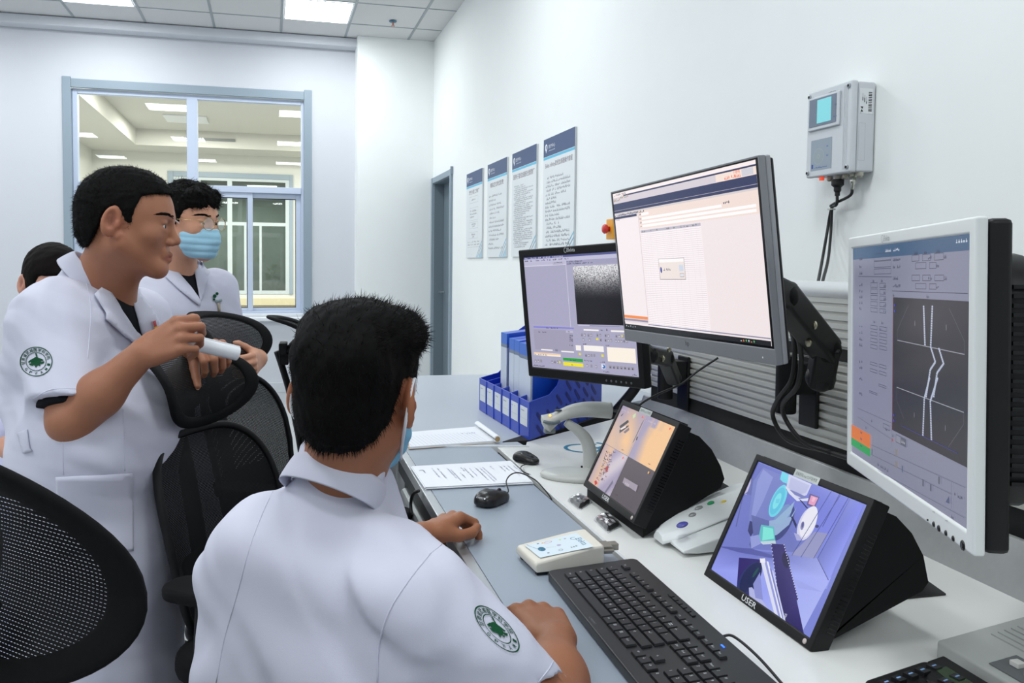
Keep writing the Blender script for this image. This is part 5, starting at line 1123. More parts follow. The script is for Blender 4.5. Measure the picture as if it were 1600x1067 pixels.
# things on the right wall
M_bx = mat('enclosure grey', (206, 210, 214), rough=.5, noise=.02)
t = thing('radiation_monitor', 'pale grey wall-mounted electronic box with a cyan display, high on the right wall', 'wall box', (1.56, 1.96, 1.557))
y0_, y1_, z0_, z1_ = 1.868, 2.052, 1.560, 1.802; xf = 1.52
b = MB(); b.box2((xf+.022, y0_+.002, z0_), (WX-.004, y1_-.004, z1_)); part('case', b, M_bx, t, bev=.005)
b = MB(); b.box2((xf, y0_, z0_-.002), (xf+.02, y1_, z1_+.002)); part('lid', b, M_bx, t, bev=.005)
for dy in (.016, .022, .028): b = MB(); b.box2((xf-.002, y0_+dy, z0_+.008), (xf+.001, y0_+dy+.003, z1_-.008)); part('lid_rib', b, M_bx, t, bev=.001)
b = MB(); b.box2((xf-.007, y0_+.042, z1_-.112), (xf, y1_-.012, z1_-.018)); part('display_frame', b, mat('frame pale', (206, 210, 215), rough=.4), t, bev=.003)
b = MB(); b.box2((xf-.0082, y0_+.052, z1_-.102), (xf-.0068, y1_-.02, z1_-.024)); part('display_panel', b, mat('panel slate', (112, 124, 142), rough=.35), t)
cv = Canvas((xf-.0083, y1_, z0_), (0, -1, 0), (0, 0, 1)); C2 = lambda x, y: cv.P(1180+x/2.9625, 100+y/2.9625)
def cr2(xa, ya, xb, yb, c): a = C2(xa, ya); q = C2(xb, yb); cv.rect(min(a[0], q[0]), min(a[1], q[1]), abs(a[0]-q[0]), abs(a[1]-q[1]), c)
cr2(288, 168, 350, 260, (126, 214, 224)); cv.done('screen', screen_mat('cyan lcd', .95), t)
cv = Canvas((xf-.0084, y1_, z0_), (0, -1, 0), (0, 0, 1)); a = C2(372, 190); cv.text('报警', a[0]-.004, a[1], .004, (70, 90, 130)); a = C2(372, 243); cv.scrib(a[0]-.008, a[1], .012, .004, (40, 80, 170), 5, 1)
cv2 = Canvas((xf-.0003, y1_, z0_), (0, -1, 0), (0, 0, 1)); cv2.rect(.022, .016, .088, .087, (150, 163, 174)); cv2.disc(.055, .055, .023, (160, 172, 176)); cv2.disc(.055, .055, .021, (152, 164, 172)); cv2.ring(.055, .055, .005, .0008, (190, 196, 150))
cv2.scrib(.088, .078, .008, .005, (50, 90, 180), 2, 1); cv2.scrib(.088, .052, .008, .005, (50, 90, 180), 2, 2); cv2.rect(.026, .022, .007, .012, (36, 70, 160)); cv2.scrib(.037, .022, .055, .004, (40, 80, 170), 14, 3); cv2.scrib(.09, .226, .03, .003, (120, 125, 130), 8, 3)
cv.mb.add(cv2.mb.v, cv2.mb.f); cv.mb.c = cv.mb.c[:len(cv.mb.c)-len(cv2.mb.c)]+cv2.mb.c; cv.done('front_print', PRINT, t)
cv = Canvas((WX-.055+.0, y0_+.0018, z0_), (1, 0, 0), (0, 0, 1), .0003); cv.rect(.0, .155, .042, .068, (224, 228, 230)); 
for i in range(12): cv.rect(.028, .162+i*.0045, .011, .0022 if i % 3 else .0032, (30, 30, 32)); cv.k -= .04
cv.k += 1
for i in range(3): cv.scrib(.008+i*.006, .19-.004*i, .004, .02, (70, 72, 76), 1, i)
cv.poly([(.003, .160), (.012, .160), (.008, .166), (.012, .174), (.003, .174), (.008, .168)], (24, 24, 26)); cv.scrib(.002, .156, .01, .002, (60, 60, 60), 4, 1); cv.frame(.0, .03, .02, .10, .0006, (165, 170, 176)); cv.done('side_label', PRINT, t)
for yy, zz in ((y1_-.01, z1_-.012), (y0_+.012, z1_-.012), (y1_-.01, z0_+.012), (y0_+.012, z0_+.012)): b = MB(); b.lathe([(.0062, 0), (.0062, .003), (.004, .004)], Matrix.Translation((xf, yy, zz)) @ Matrix.Rotation(R(-90), 4, 'Y'), 16); b.cur = 1; b.lathe([(.0036, .003), (.0036, .0045)], Matrix.Translation((xf, yy, zz)) @ Matrix.Rotation(R(-90), 4, 'Y'), 10); part('screw', b, [mat('screw ring', (170, 175, 180), rough=.3, metal=.5), M_dark], t)
for zz in (1.74, 1.60): b = MB(); b.box2((xf+.006, y1_, zz-.02), (xf+.016, y1_+.006, zz+.012)); part('hinge', b, M_bx, t, bev=.001)
for i, yy in enumerate((2.0, 1.965, 1.935, 1.905, 1.88)): b = MB(); b.lathe([(.009, z0_-.0), (.009, z0_-.010), (.006, z0_-.014)], Matrix.Translation((1.562, yy, 0)), 14); part('gland', b, mat('nickel gland', (180, 178, 165), rough=.3, metal=.7), t)
b = MB(); b.lathe([(.007, z0_-.002), (.007, z0_-.012)], Matrix.Translation((1.535, 2.0, 0)), 12); part('red_lamp', b, mat('red lamp', (230, 80, 50), emit=((240, 80, 50), .6)), t)
tie = at(1299, 327, x=1.575); c_b = at(1292, 380, x=1.575); c_e = at(1280, 436, x=1.5)
b = MB(); pg = Vector((1.56, 1.965, z0_-.012)); b.lathe([(.017, 0), (.017, -.016), (.010, -.022), (.010, -.032), (.007, -.036), (.007, -.046)], Matrix.Translation(pg), 14); part('black_plug', b, M_rubber, t, bev=.001)
cable('cord', '', [pg+Vector((0, 0, -.04)), pg+Vector((0, .002, -.07)), tie, at(1292, 365, x=1.57), at(1285, 405, x=1.5), at(1279, 437, x=1.38), at(1277, 447, x=SX(1.8)+.04)], .0042, parent=t)
b = MB(); pg2 = Vector((1.56, 1.905, z0_-.012)); b.lathe([(.008, 0), (.008, -.018), (.005, -.02), (.005, -.034)], Matrix.Translation(pg2), 14); part('metal_plug', b, mat('nickel plug', (200, 200, 190), rough=.25, metal=.8), t, smooth=True)
cable('cord', '', [pg2+Vector((0, 0, -.03)), pg2+Vector((0, .01, -.05)), tie+Vector((-.003, -.006, .012)), tie+Vector((-.003, -.006, 0)), at(1298, 365, x=1.57), at(1294, 405, x=1.5), at(1286, 437, x=1.38), at(1284, 447, x=SX(1.8)+.04)], .0042, parent=t)
b = MB(); b.lathe([(.011, -.002), (.011, .002)], Matrix.Translation(tie), 14); part('cable_tie', b, mat('white tie', (200, 200, 195)), t)
es = at(959, 358, x=WX-.02)
t = thing('emergency_stop', 'yellow emergency stop box with red button on the wall, peeking out beside the wide monitor', 'button box', es)
b = MB(); b.box((WX-.022, es.y-.0, es.z), (.042, .075, .095)); part('box', b, mat('yellow orange box', (236, 164, 44), rough=.45), t, bev=.004)
b = MB(); b.lathe([(.012, 0), (.012, .012), (.021, .014), (.023, .024), (.018, .031), (.008, .034)], Matrix.Translation((WX-.043, es.y, es.z)) @ Matrix.Rotation(R(-90), 4, 'Y'), 22); part('red_button', b, mat('mushroom red', (206, 48, 44), rough=.3), t, smooth=True)
# ------------------------------------------------------------ implicit surfaces for bodies and clothes
A = lambda v: np.array(tuple(v), dtype=np.float32)
class Sdf:
    "a list of shapes blended one after another; each has a bounding ball so far ones are skipped"
    def __init__(s): s.ops = []; s.disp = None
    def cap(s, a, b, ra, rb, k=.02, op='u', ctr=None):
        a, b = A(a), A(b); ba = b-a; L2 = float(ba@ba)+1e-9
        def f(P):
            pa = P-a; t = np.clip((pa@ba)/L2, 0, 1); q = pa-t[:, None]*ba; return np.sqrt((q*q).sum(1))-(ra+(rb-ra)*t)
        s.ops.append((op, f, k, (a+b)/2, math.sqrt(L2)/2+max(ra, rb))); return s
    def ell(s, c, r, M=None, k=.02, op='u'):
        c, r = A(c), A(r); Rm = np.array(M, dtype=np.float32)[:3, :3] if M is not None else None
        def f(P):
            p = P-c
            if Rm is not None: p = p@Rm
            k0 = np.sqrt(((p/r)**2).sum(1)); k1 = np.sqrt(((p/(r*r))**2).sum(1))+1e-6; return k0*(k0-1)/k1
        s.ops.append((op, f, k, c, float(r.max()))); return s
    def fn(s, f, k=.01, op='i'): s.ops.append((op, f, k, None, 0)); return s
    def __call__(s, P, c=None, R_=0):
        d = None
        for op, f, k, oc, orad in s.ops:
            if c is not None and oc is not None:
                gap = float(np.linalg.norm(c-oc))-orad-R_
                if gap > k+.035:
                    if op == 'u' and d is None: d = np.full(len(P), gap, np.float32)
                    continue
            v = f(P).astype(np.float32)
            if d is None: d = v; continue
            if op == 'u': h = np.maximum(k-np.abs(d-v), 0)/k; d = np.minimum(d, v)-h*h*k*.25
            elif op == 's': v = -v; h = np.maximum(k-np.abs(d-v), 0)/k; d = np.maximum(d, v)+h*h*k*.25
            elif op == 'i': h = np.maximum(k-np.abs(d-v), 0)/k; d = np.maximum(d, v)+h*h*k*.25
            elif op == 'd': d = d+v
        return d
    def bounds(s, pad=.02):
        lo = np.min([o[3]-o[4] for o in s.ops if o[0] == 'u' and o[3] is not None], 0)-pad; hi = np.max([o[3]+o[4] for o in s.ops if o[0] == 'u' and o[3] is not None], 0)+pad; return lo, hi

def nets(sd, h, B=8, slack=.02, lo=None, hi=None):
    "surface nets on the blocks the surface passes through"
    l, u = sd.bounds()
    lo = l if lo is None else np.maximum(l, lo); hi = u if hi is None else np.minimum(u, hi)
    nb = np.ceil((hi-lo)/(h*B)).astype(int)+1
    g = np.stack(np.meshgrid(*[np.arange(n) for n in nb], indexing='ij'), -1).reshape(-1, 3)
    ctr = (lo+(g+.5)*h*B).astype(np.float32); d = sd(ctr); half = h*B*.87
    act = g[np.abs(d) < half+slack]; N = len(act)
    o = np.stack(np.meshgrid(*[np.arange(B+1)]*3, indexing='ij'), -1).reshape(-1, 3)
    V = np.empty((N, (B+1)**3), np.float32); CH = 12
    for i in range(0, N, CH):
        a = act[i:i+CH]; P = (lo+((a[:, None, :]*B+o[None])*h)).astype(np.float32).reshape(-1, 3)
        c = P.mean(0); R_ = float(np.sqrt(((P-c)**2).sum(1).max())); V[i:i+CH] = sd(P, c, R_).reshape(len(a), -1)
    V = V.reshape(N, B+1, B+1, B+1); S = V < 0
    cn = sum(S[:, i:B+i, j:B+j, k:B+k].astype(np.int8) for i in (0, 1) for j in (0, 1) for k in (0, 1))
    n_, x_, y_, z_ = np.nonzero((cn > 0) & (cn < 8)); base = act[n_]*B+np.stack([x_, y_, z_], 1)
    acc = np.zeros((len(n_), 3)); ct = np.zeros(len(n_))
    for e0 in ((0, 0, 0), (0, 1, 0), (0, 0, 1), (0, 1, 1), (1, 0, 0), (1, 0, 1), (1, 1, 0)):
        for ax in range(3):
            if e0[ax]: continue
            e1 = list(e0); e1[ax] = 1
            a = V[n_, x_+e0[0], y_+e0[1], z_+e0[2]]; b = V[n_, x_+e1[0], y_+e1[1], z_+e1[2]]; m = (a < 0) != (b < 0)
            t = np.where(m, a/np.where(m, a-b, 1), 0); p = np.array(e0)[None]+np.zeros((len(n_), 3)); p[:, ax] += t; acc += p*m[:, None]; ct += m
    pos = lo+(base+acc/ct[:, None])*h
    D_ = (nb*B+4); key = lambda q: (q[:, 0]*D_[1]+q[:, 1])*D_[2]+q[:, 2]
    ks = key(base); order = np.argsort(ks); sk = ks[order]; F = []
    for ax in range(3):
        a1, a2 = (ax+1) % 3, (ax+2) % 3; sl0 = [slice(0, B)]*3; sl1 = [slice(0, B)]*3; sl1[ax] = slice(1, B+1)
        s0 = S[(slice(None), *sl0)]; s1 = S[(slice(None), *sl1)]; n2, x2, y2, z2 = np.nonzero(s0 != s1)
        bb = act[n2]*B+np.stack([x2, y2, z2], 1); fl = s0[n2, x2, y2, z2]; q = []
        for d1, d2 in ((0, 0), (-1, 0), (-1, -1), (0, -1)):
            c = bb.copy(); c[:, a1] += d1; c[:, a2] += d2; kk = key(c); ix = np.searchsorted(sk, kk); ix = np.minimum(ix, len(sk)-1); q.append(np.where(sk[ix] == kk, order[ix], -1))
        q = np.stack(q, 1); ok = (q >= 0).all(1); q = q[ok]; fl = fl[ok]; q[~fl] = q[~fl][:, ::-1]; F.append(q)
    return pos, np.concatenate(F)
def cut(s, p, d, rad, k=.003):
    "trim everything past the plane at p (facing d) near it: a straight cuff"
    p, d = A(p), A(d); c = p+d*(rad*.72)
    def f(P):
        q = P-p; pl = q@d; b_ = np.sqrt(((P-c)**2).sum(1))-rad; return np.minimum(pl, -b_).astype(np.float32)
    s.fn(f, k, 'i')
def collar_ring(name, C, heading, tilt, rt, rb, h, gap, m, parent, asp=1.0, lean=0):
    "a folded collar: stands round the neck, falls outward, open at the front"
    hd = R(heading); f = Vector((math.sin(hd), math.cos(hd), 0)); r = Vector((math.cos(hd), -math.sin(hd), 0)); u = Vector((0, 0, 1)); q = Quaternion(r, -R(tilt)); f, u = q @ f, q @ u; C = Vector(C)
    b = MB(); rows = []
    for k in range(49):
        a = R(180-gap)*(k/24-1); d = f*(-math.cos(a)*asp)+r*math.sin(a); w = abs(k/24-1); drop = h*(1+.35*w**3)
        rows.append([C+d*(rt-.001)-u*(h*.9), C+d*rt-u*.004, C+d*(rt+.0015)+u*.001, C+d*(rt+.0045)+u*.0022, C+d*(rt+.0075)-u*.001, C+d*((rt+rb)/2+.004)-u*(drop*.45), C+d*rb-u*drop])
    b.loft(rows, False, False); o = part(name, b, m, parent, smooth=True); s = o.modifiers.new('cloth', 'SOLIDIFY'); s.thickness = .0022; s.offset = 0; s2 = o.modifiers.new('sub', 'SUBSURF'); s2.levels = 1; s2.render_levels = 1; return o
def np_mesh(name, V, F, mats, parent, colors=None, smooth_it=0, label=None):
    L = np.array(tuple(origin(parent))) if parent else np.zeros(3)
    me = bpy.data.meshes.new(name); me.vertices.add(len(V)); me.vertices.foreach_set('co', (V-L).astype(np.float32).ravel())
    me.loops.add(len(F)*4); me.loops.foreach_set('vertex_index', F.astype(np.int32).ravel()); me.polygons.add(len(F))
    me.polygons.foreach_set('loop_start', np.arange(len(F), dtype=np.int32)*4); me.polygons.foreach_set('use_smooth', np.ones(len(F), bool)); me.update(calc_edges=True); me.validate()
    for m in (mats if isinstance(mats, (list, tuple)) else [mats]): me.materials.append(m)
    if colors is not None:
        ca = me.color_attributes.new('Col', 'FLOAT_COLOR', 'POINT'); ca.data.foreach_set('color', np.concatenate([colors, np.ones((len(V), 1))], 1).astype(np.float32).ravel())
    o = bpy.data.objects.new(name, me); COL.objects.link(o); o.parent = parent
    if smooth_it: s = o.modifiers.new('relax', 'SMOOTH'); s.factor = .5; s.iterations = smooth_it
    if label: o['label'] = label
    return o
from mathutils.bvhtree import BVHTree
def bvh_of(V, F): return BVHTree.FromPolygons([tuple(v) for v in V], [tuple(int(i) for i in f) for f in F])
def ray(bv, px, py):
    q = (_fw+_rt*((px-CAMX)/CAMF)-_up*((py-CAMY)/CAMF)).normalized(); h = bv.ray_cast(EYE, q); return (h[0], h[1] if h[1].dot(q) < 0 else -h[1]) if h[0] else None
from mathutils.geometry import delaunay_2d_cdt
def inside(p, poly):
    c = False; n = len(poly)
    for i in range(n):
        a, b = poly[i], poly[i-1]
        if (a[1] > p[1]) != (b[1] > p[1]) and p[0] < (b[0]-a[0])*(p[1]-a[1])/(b[1]-a[1])+a[0]: c = not c
    return c
DEF_D = 1.8
def patch(name, bv, poly, off, mats, parent, step=5, thick=.0015, label=None, curve=0, lift=None, fallback=None):
    "a piece of cloth cut to an outline and laid on the surface below"
    pb = []
    if curve: poly = [tuple(v)[:2] for v in smooth_pts([(p[0], p[1], 0) for p in poly]+[(poly[0][0], poly[0][1], 0)], curve)[:-1]]
    n = len(poly)
    for i in range(n):
        a, b = poly[i], poly[(i+1) % n]; m = max(1, int(math.dist(a, b)/step))
        pb += [(a[0]+(b[0]-a[0])*k/m, a[1]+(b[1]-a[1])*k/m) for k in range(m)]
    xs = [p[0] for p in pb]; ys = [p[1] for p in pb]; inn = []
    y = min(ys)+step*.6
    while y < max(ys):
        x = min(xs)+step*.6
        while x < max(xs):
            if inside((x, y), pb) and min(math.dist((x, y), q) for q in pb) > step*.5: inn.append((x, y))
            x += step
        y += step
    pts = pb+inn; r = delaunay_2d_cdt([Vector(p) for p in pts], [], [list(range(len(pb)))], 1, 1e-4)
    vs = []; last = None
    for v in r[0]:
        h = ray(bv, v[0], v[1])
        if h is None:
            best = None
            for dx, dy in [(r_*math.cos(k_), r_*math.sin(k_)) for r_ in (4, 8, 14, 22, 32) for k_ in range(8)]:
                h2 = ray(bv, v[0]+dx, v[1]+dy)
                if h2: best = at(v[0], v[1], d=(h2[0]-EYE).dot(_fw)); nn = h2[1]; break
            h = (best, nn) if best else ((at(v[0], v[1], d=last or DEF_D), Vector((0, 0, 1))))
        last = (h[0]-EYE).dot(_fw)
        e = off+(lift(v[0], v[1]) if lift else 0); vs.append(h[0]+h[1]*e)
    b = MB(); b.v = [tuple(v) for v in vs]; b.f = [tuple(f) for f in r[2]]; b.m = [0]*len(b.f); b.c = [None]*len(b.f)
    o = part(name, b, mats, parent, smooth=True, label=label); me = o.data
    import bmesh
    bm = bmesh.new(); bm.from_mesh(me); bmesh.ops.recalc_face_normals(bm, faces=bm.faces); 
    tot = sum((f.normal.dot((EYE-(f.calc_center_median()+origin(parent))).normalized()) for f in bm.faces), 0)
    if tot < 0: bmesh.ops.reverse_faces(bm, faces=bm.faces)
    bm.to_mesh(me); bm.free()
    s = o.modifiers.new('cloth', 'SOLIDIFY'); s.thickness = thick; s.offset = -1
    return o
def seam(name, bv, pts, r, m, parent, n=5, off=.0):
    b = MB(); q = []
    for p in smooth_pts([(a[0], a[1], 0) for a in pts], n):
        h = ray(bv, p[0], p[1])
        if h: q.append(h[0]+h[1]*off)
    if len(q) > 2: b.tube(q, r, 6); return part(name, b, m, parent, smooth=True)
def wob(P, sc, seed, n=6):
    g = np.random.RandomState(seed); out = np.zeros(len(P), np.float32)
    for _ in range(n):
        k = g.normal(size=3)*sc; out += np.sin(P@k.astype(np.float32)+np.float32(g.rand()*6.28))
    return out/n**.5
def creases(P, d, sc, seed, warp=.6):
    "long soft folds running across direction d"
    d = A(d)/np.linalg.norm(A(d)); w = wob(P, sc*.25, seed, 4); s_ = np.sin(P@(d*sc)+w*2.2*warp+seed); return (s_*s_*s_)*.5+.25*np.sin(P@(d*sc*.53)+w*3+seed*2)

def body_frame(o, heading, lean=0, roll=0):
    h = R(heading); f = Vector((math.sin(h), math.cos(h), 0)); r = Vector((math.cos(h), -math.sin(h), 0)); u = Vector((0, 0, 1))
    if lean: q = Quaternion(r, -R(lean)); f, u = q @ f, q @ u
    if roll: q = Quaternion(f, R(roll)); r, u = q @ r, q @ u
    return Matrix(((r.x, f.x, u.x, o[0]), (r.y, f.y, u.y, o[1]), (r.z, f.z, u.z, o[2]), (0, 0, 0, 1)))
def head_sdf(s, M, k=.014, sc=1.0, fat=1.0, mask=False):
    "x to the person's right, y to the face, z up; origin between the ears"
    T = lambda x, y, z: M @ Vector((x*sc, y*sc, z*sc)); E = lambda c, r, kk=k, op='u', rot=None: s.ell(T(*c), [v*sc for v in r], (M @ rot) if rot else M, kk, op); C = lambda a, b, ra, rb, kk=k, op='u': s.cap(T(*a), T(*b), ra*sc, rb*sc, kk, op)
    E((0, -.012, .036), (.074, .094, .082)); E((0, .028, -.020), (.060*fat, .064, .078), .03); E((0, .03, .035), (.063, .062, .062), .03)
    for x in (-1, 1):
        C((x*.052*fat, .004, -.045), (x*.018, .070, -.092), .018*fat, .014, .03); E((x*.040*fat, .062, -.018), (.020, .018, .018), .022)
        C((x*.010, .0865, .024), (x*.040, .074, .028), .010, .009, .014)
    E((0, .076, -.096), (.020, .016, .016), .022)
    for x in (-1, 1): E((x*.032, .1035, .006), (.018, .020, .0125), .010, 's')
    for x in (-1, 1): E((x*.0315, .0800, .0115), (.0165, .0115, .0080), .004); E((x*.0315, .0785, -.0035), (.0160, .0115, .0070), .006)
    C((0, .084, .020), (0, .105, -.022), .0068, .0095, .012); E((0, .108, -.027), (.011, .010, .009), .008)
    for x in (-1, 1): E((x*.012, .098, -.032), (.0075, .0095, .0072), .006); E((x*.007, .105, -.0385), (.0036, .005, .003), .003, 's')
    C((-.014, .087, -.053), (.014, .087, -.053), .007, .007, .012)
    for x in (-1, 1): C((0, .0965, -.0585), (x*.019, .0860, -.0625), .0058, .0036, .005)
    for x in (-1, 1): C((0, .0940, -.0695), (x*.016, .0850, -.0655), .0068, .0035, .005)
    C((-.017, .0975, -.0640), (.017, .0975, -.0640), .0016, .0016, .0025, 's')
    for x in (-1, 1):
        rot = Matrix.Rotation(R(22*x), 4, 'Z') @ Matrix.Rotation(R(-12), 4, 'X')
        E((x*.084, -.012, .002), (.0095, .0205, .035), .005, 'u', rot); E((x*.0955, -.009, .007), (.0115, .0135, .0235), .003, 's', rot); E((x*.084, .000, -.004), (.006, .006, .009), .004, 'u', rot); C((x*.0865, -.014, .012), (x*.086, -.013, -.012), .0032, .0028, .003); C((x*.078, .004, -.026), (x*.080, .002, -.030), .007, .006, .006)
def hair_sdf(M, line, top=.012, sc=1.0, side=.006, extra=None, seed=1, amp=.0022):
    s = Sdf(); T = lambda x, y, z: M @ Vector((x*sc, y*sc, z*sc))
    s.ell(T(0, -.012, .036), [(.074+side)*sc, (.094+side*1.3)*sc, (.082+top)*sc], M, .01); s.ell(T(0, .030, .040), [(.064+side)*sc, (.062+side)*sc, (.062+top)*sc], M, .03); s.ell(T(0, -.03, -.02), [(.062+side)*sc, (.070+side)*sc, .06*sc], M, .03)
    if extra: extra(s, T)
    Mi = np.array(M.inverted(), dtype=np.float32); ys = [a for a, b in line]; zs = [b for a, b in line]
    def msk(P):
        q = (P@Mi[:3, :3].T+Mi[:3, 3])/sc; return ((np.interp(q[:, 1], ys, zs)-q[:, 2])*.75*sc).astype(np.float32)
    s.fn(msk, .006, 'i')
    s.fn(lambda P: (amp*(wob(P, 160, seed, 8)+.7*wob(P, 420, seed+1, 8))).astype(np.float32), .01, 'd'); return s
def strands(name, V, F, n, L, r, m, parent, down=.4, seed=1, out=.7, M=None, sel=None, comb=None):
    "short separate hairs growing from the hair surface"
    g = np.random.RandomState(seed); fi = g.randint(0, len(F), n*3); b = MB(); cnt = 0; C0 = V.mean(0)
    for i in fi:
        q = V[F[i]]; p = q.mean(0); nn = np.cross(q[2]-q[0], q[3]-q[1]); l = np.linalg.norm(nn)
        if l < 1e-12: continue
        nn = nn/l
        if sel and not sel(p): continue
        p = Vector(p); N = Vector(nn); d = (N*out+Vector((0, 0, -down))+Vector(g.normal(size=3)*.35)+(Vector(comb) if comb else Vector())).normalized(); t = d.cross(N+Vector((.01, .02, 0))).normalized(); w = r*(.7+.6*g.rand()); l_ = L*(.5+g.rand())
        m1 = p+d*l_*.5+N*0; e = p+d*l_+Vector((0, 0, -down*l_*.4)); p0 = p-N*.002
        b.add([p0-t*w, p0+t*w, m1+t*w*.7, m1-t*w*.7, e], [(0, 1, 2, 3), (3, 2, 4)]); cnt += 1
        if cnt >= n: break
    return b
def hand(s, W, F, B, side=1, curl=((20, 30, 20),)*4, thumb=(.6, .75, -.2, 20, 20), sc=1.0, spread=.05, k=.007):
    "wrist, direction to the knuckles, direction the back of the hand faces"
    W, F, B = Vector(W), Vector(F).normalized(), Vector(B); B = (B-F*B.dot(F)).normalized(); L = (B.cross(F) if side > 0 else F.cross(B)).normalized()
    P = lambda f, l, b: W+F*(f*sc)+L*(l*sc)+B*(b*sc); mc = [(.090, .029, 0), (.093, .008, .002), (.087, -.013, .0), (.077, -.032, -.004)]
    for i, (f, l, b) in enumerate(mc): s.cap(P(.006, l*.5, 0), P(f-.004, l, b-.003), .0150*sc, (.0118, .0118, .0112, .0105)[i]*sc, .012)
    s.cap(P(.03, .018, -.008), P(.065, .02, -.008), .016*sc, .012*sc, .012); s.cap(P(.02, -.02, -.008), P(.06, -.026, -.009), .014*sc, .011*sc, .012)
    lens = ((.042, .025, .021), (.046, .029, .022), (.042, .027, .022), (.033, .020, .019)); rad = ((.0102, .0093, .0084, .0072), (.0104, .0095, .0086, .0074), (.0098, .009, .0081, .007), (.0088, .008, .0072, .0064)); tips = []
    for i, (f, l, b) in enumerate(mc):
        p = P(f, l, b); a = 0; cu = curl[i]; sp = spread*(1.5-i)
        for j in range(3):
            a += R(cu[j]); d = (F*math.cos(a)-B*math.sin(a)+L*sp*math.cos(a)).normalized(); q = p+d*(lens[i][j]*sc); s.cap(p, q, rad[i][j]*sc, rad[i][j+1]*sc, .006 if j == 0 else .002); p = q
        tips.append((p, d, (B*math.cos(a)+F*math.sin(a))))
    tf, tl, tb, t1, t2 = thumb; d = (F*tf+L*tl+B*tb).normalized(); p = P(.022, .024, -.008); ax = d.cross(F-d*F.dot(d)).normalized()
    for j, (ln_, ra, rb) in enumerate(((.042, .0155, .0118), (.032, .0118, .0105), (.026, .0105, .0082))):
        if j: d = Quaternion(ax, R((t1, t2)[j-1])) @ d
        q = p+d*(ln_*sc); s.cap(p, q, ra*sc, rb*sc, .012 if j == 0 else .004); p = q
    tips.append((p, d, -ax.cross(d)))
    return tips, L, B
M_skin = mat('skin', (196, 138, 108), rough=.5, attr=True, noise=.06, nscale=45, bump=.25, bscale=500, sss=.12, spec=.35)
M_hair = mat('black hair', (9, 8, 8), rough=.75, spec=.12)
M_coat = mat('white coat cotton', (204, 205, 221), rough=.85, noise=.012, nscale=30, bump=.25, bscale=1600, sheen=.1, spec=.2)
M_seam = mat('coat stitching', (204, 205, 222), rough=.9)
M_tee = mat('black tee shirt', (24, 25, 30), rough=.9, spec=.15)
M_mask = mat('pale blue mask', (128, 184, 214), rough=.8, bump=.2, bscale=1200, spec=.2)
M_strap = mat('white ear loop', (226, 230, 236), rough=.8)
M_eye = mat('eye white', (210, 205, 200), rough=.15); M_iris = mat('dark iris', (26, 18, 14), rough=.1)
M_green = mat('green embroidery', (30, 78, 52), rough=.9, spec=.1)
M_trous = mat('dark trousers', (34, 36, 44), rough=.9); M_shoe = mat('black shoe', (20, 20, 21), rough=.4)
def skin_cols(V, heads, base, dark=None):
    c = np.tile(np.array(lin(base)), (len(V), 1))
    for M in heads:
        Mi = np.array(M.inverted()); q = V@Mi[:3, :3].T+Mi[:3, 3]
        w = np.exp(-((q[:, 0]/.020)**2+((q[:, 1]-.093)/.012)**2+((q[:, 2]+.0645)/.0085)**2)**2)[:, None]; c = c*(1-w*.75)+np.array(lin((140, 72, 66)))*w*.75
        for x in (-1, 1):
            w = np.exp(-(((q[:, 0]-x*.082)/.02)**2+((q[:, 1]+.008)/.03)**2+((q[:, 2])/.04)**2))[:, None]; c = c*(1-w*.22)+np.array(lin((190, 96, 76)))*w*.22; w = np.exp(-(((q[:, 0]-x*.088)/.007)**2+((q[:, 1]+.010)/.0095)**2+((q[:, 2]-.006)/.017)**2)**2)[:, None]; c = c*(1-w*.55)+np.array(lin((92, 48, 38)))*w*.55  # ears redder; shade of the ear hollow painted in as darker skin
    return c.astype(np.float32)
def nails(tips, m, parent, sc=1.0):
    for p, d, n in tips:
        b = MB(); n = (n-d*n.dot(d)).normalized(); l = d.cross(n); c = p+n*(.0062*sc)+d*(.001)
        Mx = Matrix(((l.x, d.x, n.x, c.x), (l.y, d.y, n.y, c.y), (l.z, d.z, n.z, c.z), (0, 0, 0, 1))); b.M = Mx; b.ball((0, 0, 0), (.0048*sc, .006*sc, .0016*sc), nu=12, nv=6); part('fingernail', b, m, parent, smooth=True)
def eyes(M, parent, bv):
    Mi = M.inverted(); F_ = (M.to_3x3() @ Vector((0, 1, 0))).normalized()
    def front(x, z): h = bv.ray_cast(M @ Vector((x, .2, z)), -F_); return h[0] if h[0] else M @ Vector((x, .09, z))
    for x in (-1, 1):
        b = MB(); b.M = M; b.ball((x*.0315, .0775, .0035), .0125, nu=20, nv=12); e = part('eye', b, M_eye, parent, smooth=True)
        b = MB(); b.M = M; b.ball((x*.0315, .0870, .0035), (.0062, .0036, .0062), nu=16, nv=8); part('iris', b, M_iris, e, smooth=True)
    for x in (-1, 1):
        b = MB(); g = random.Random(3)
        for i in range(110):
            f = g.random(); px_ = x*(.012+.042*f); z_ = .0255+.0065*math.sin(f*2.3)+g.uniform(-.0035, .0035)*(1-.5*f); p = front(px_, z_); q = front(px_+x*.007, z_+.002-.006*f); b.tube([p-F_*.0005, p.lerp(q, .5)+F_*.0012, q+F_*.0004], [.0008, .0007, .0003], 4)
        part('eyebrow', b, M_hair, parent)
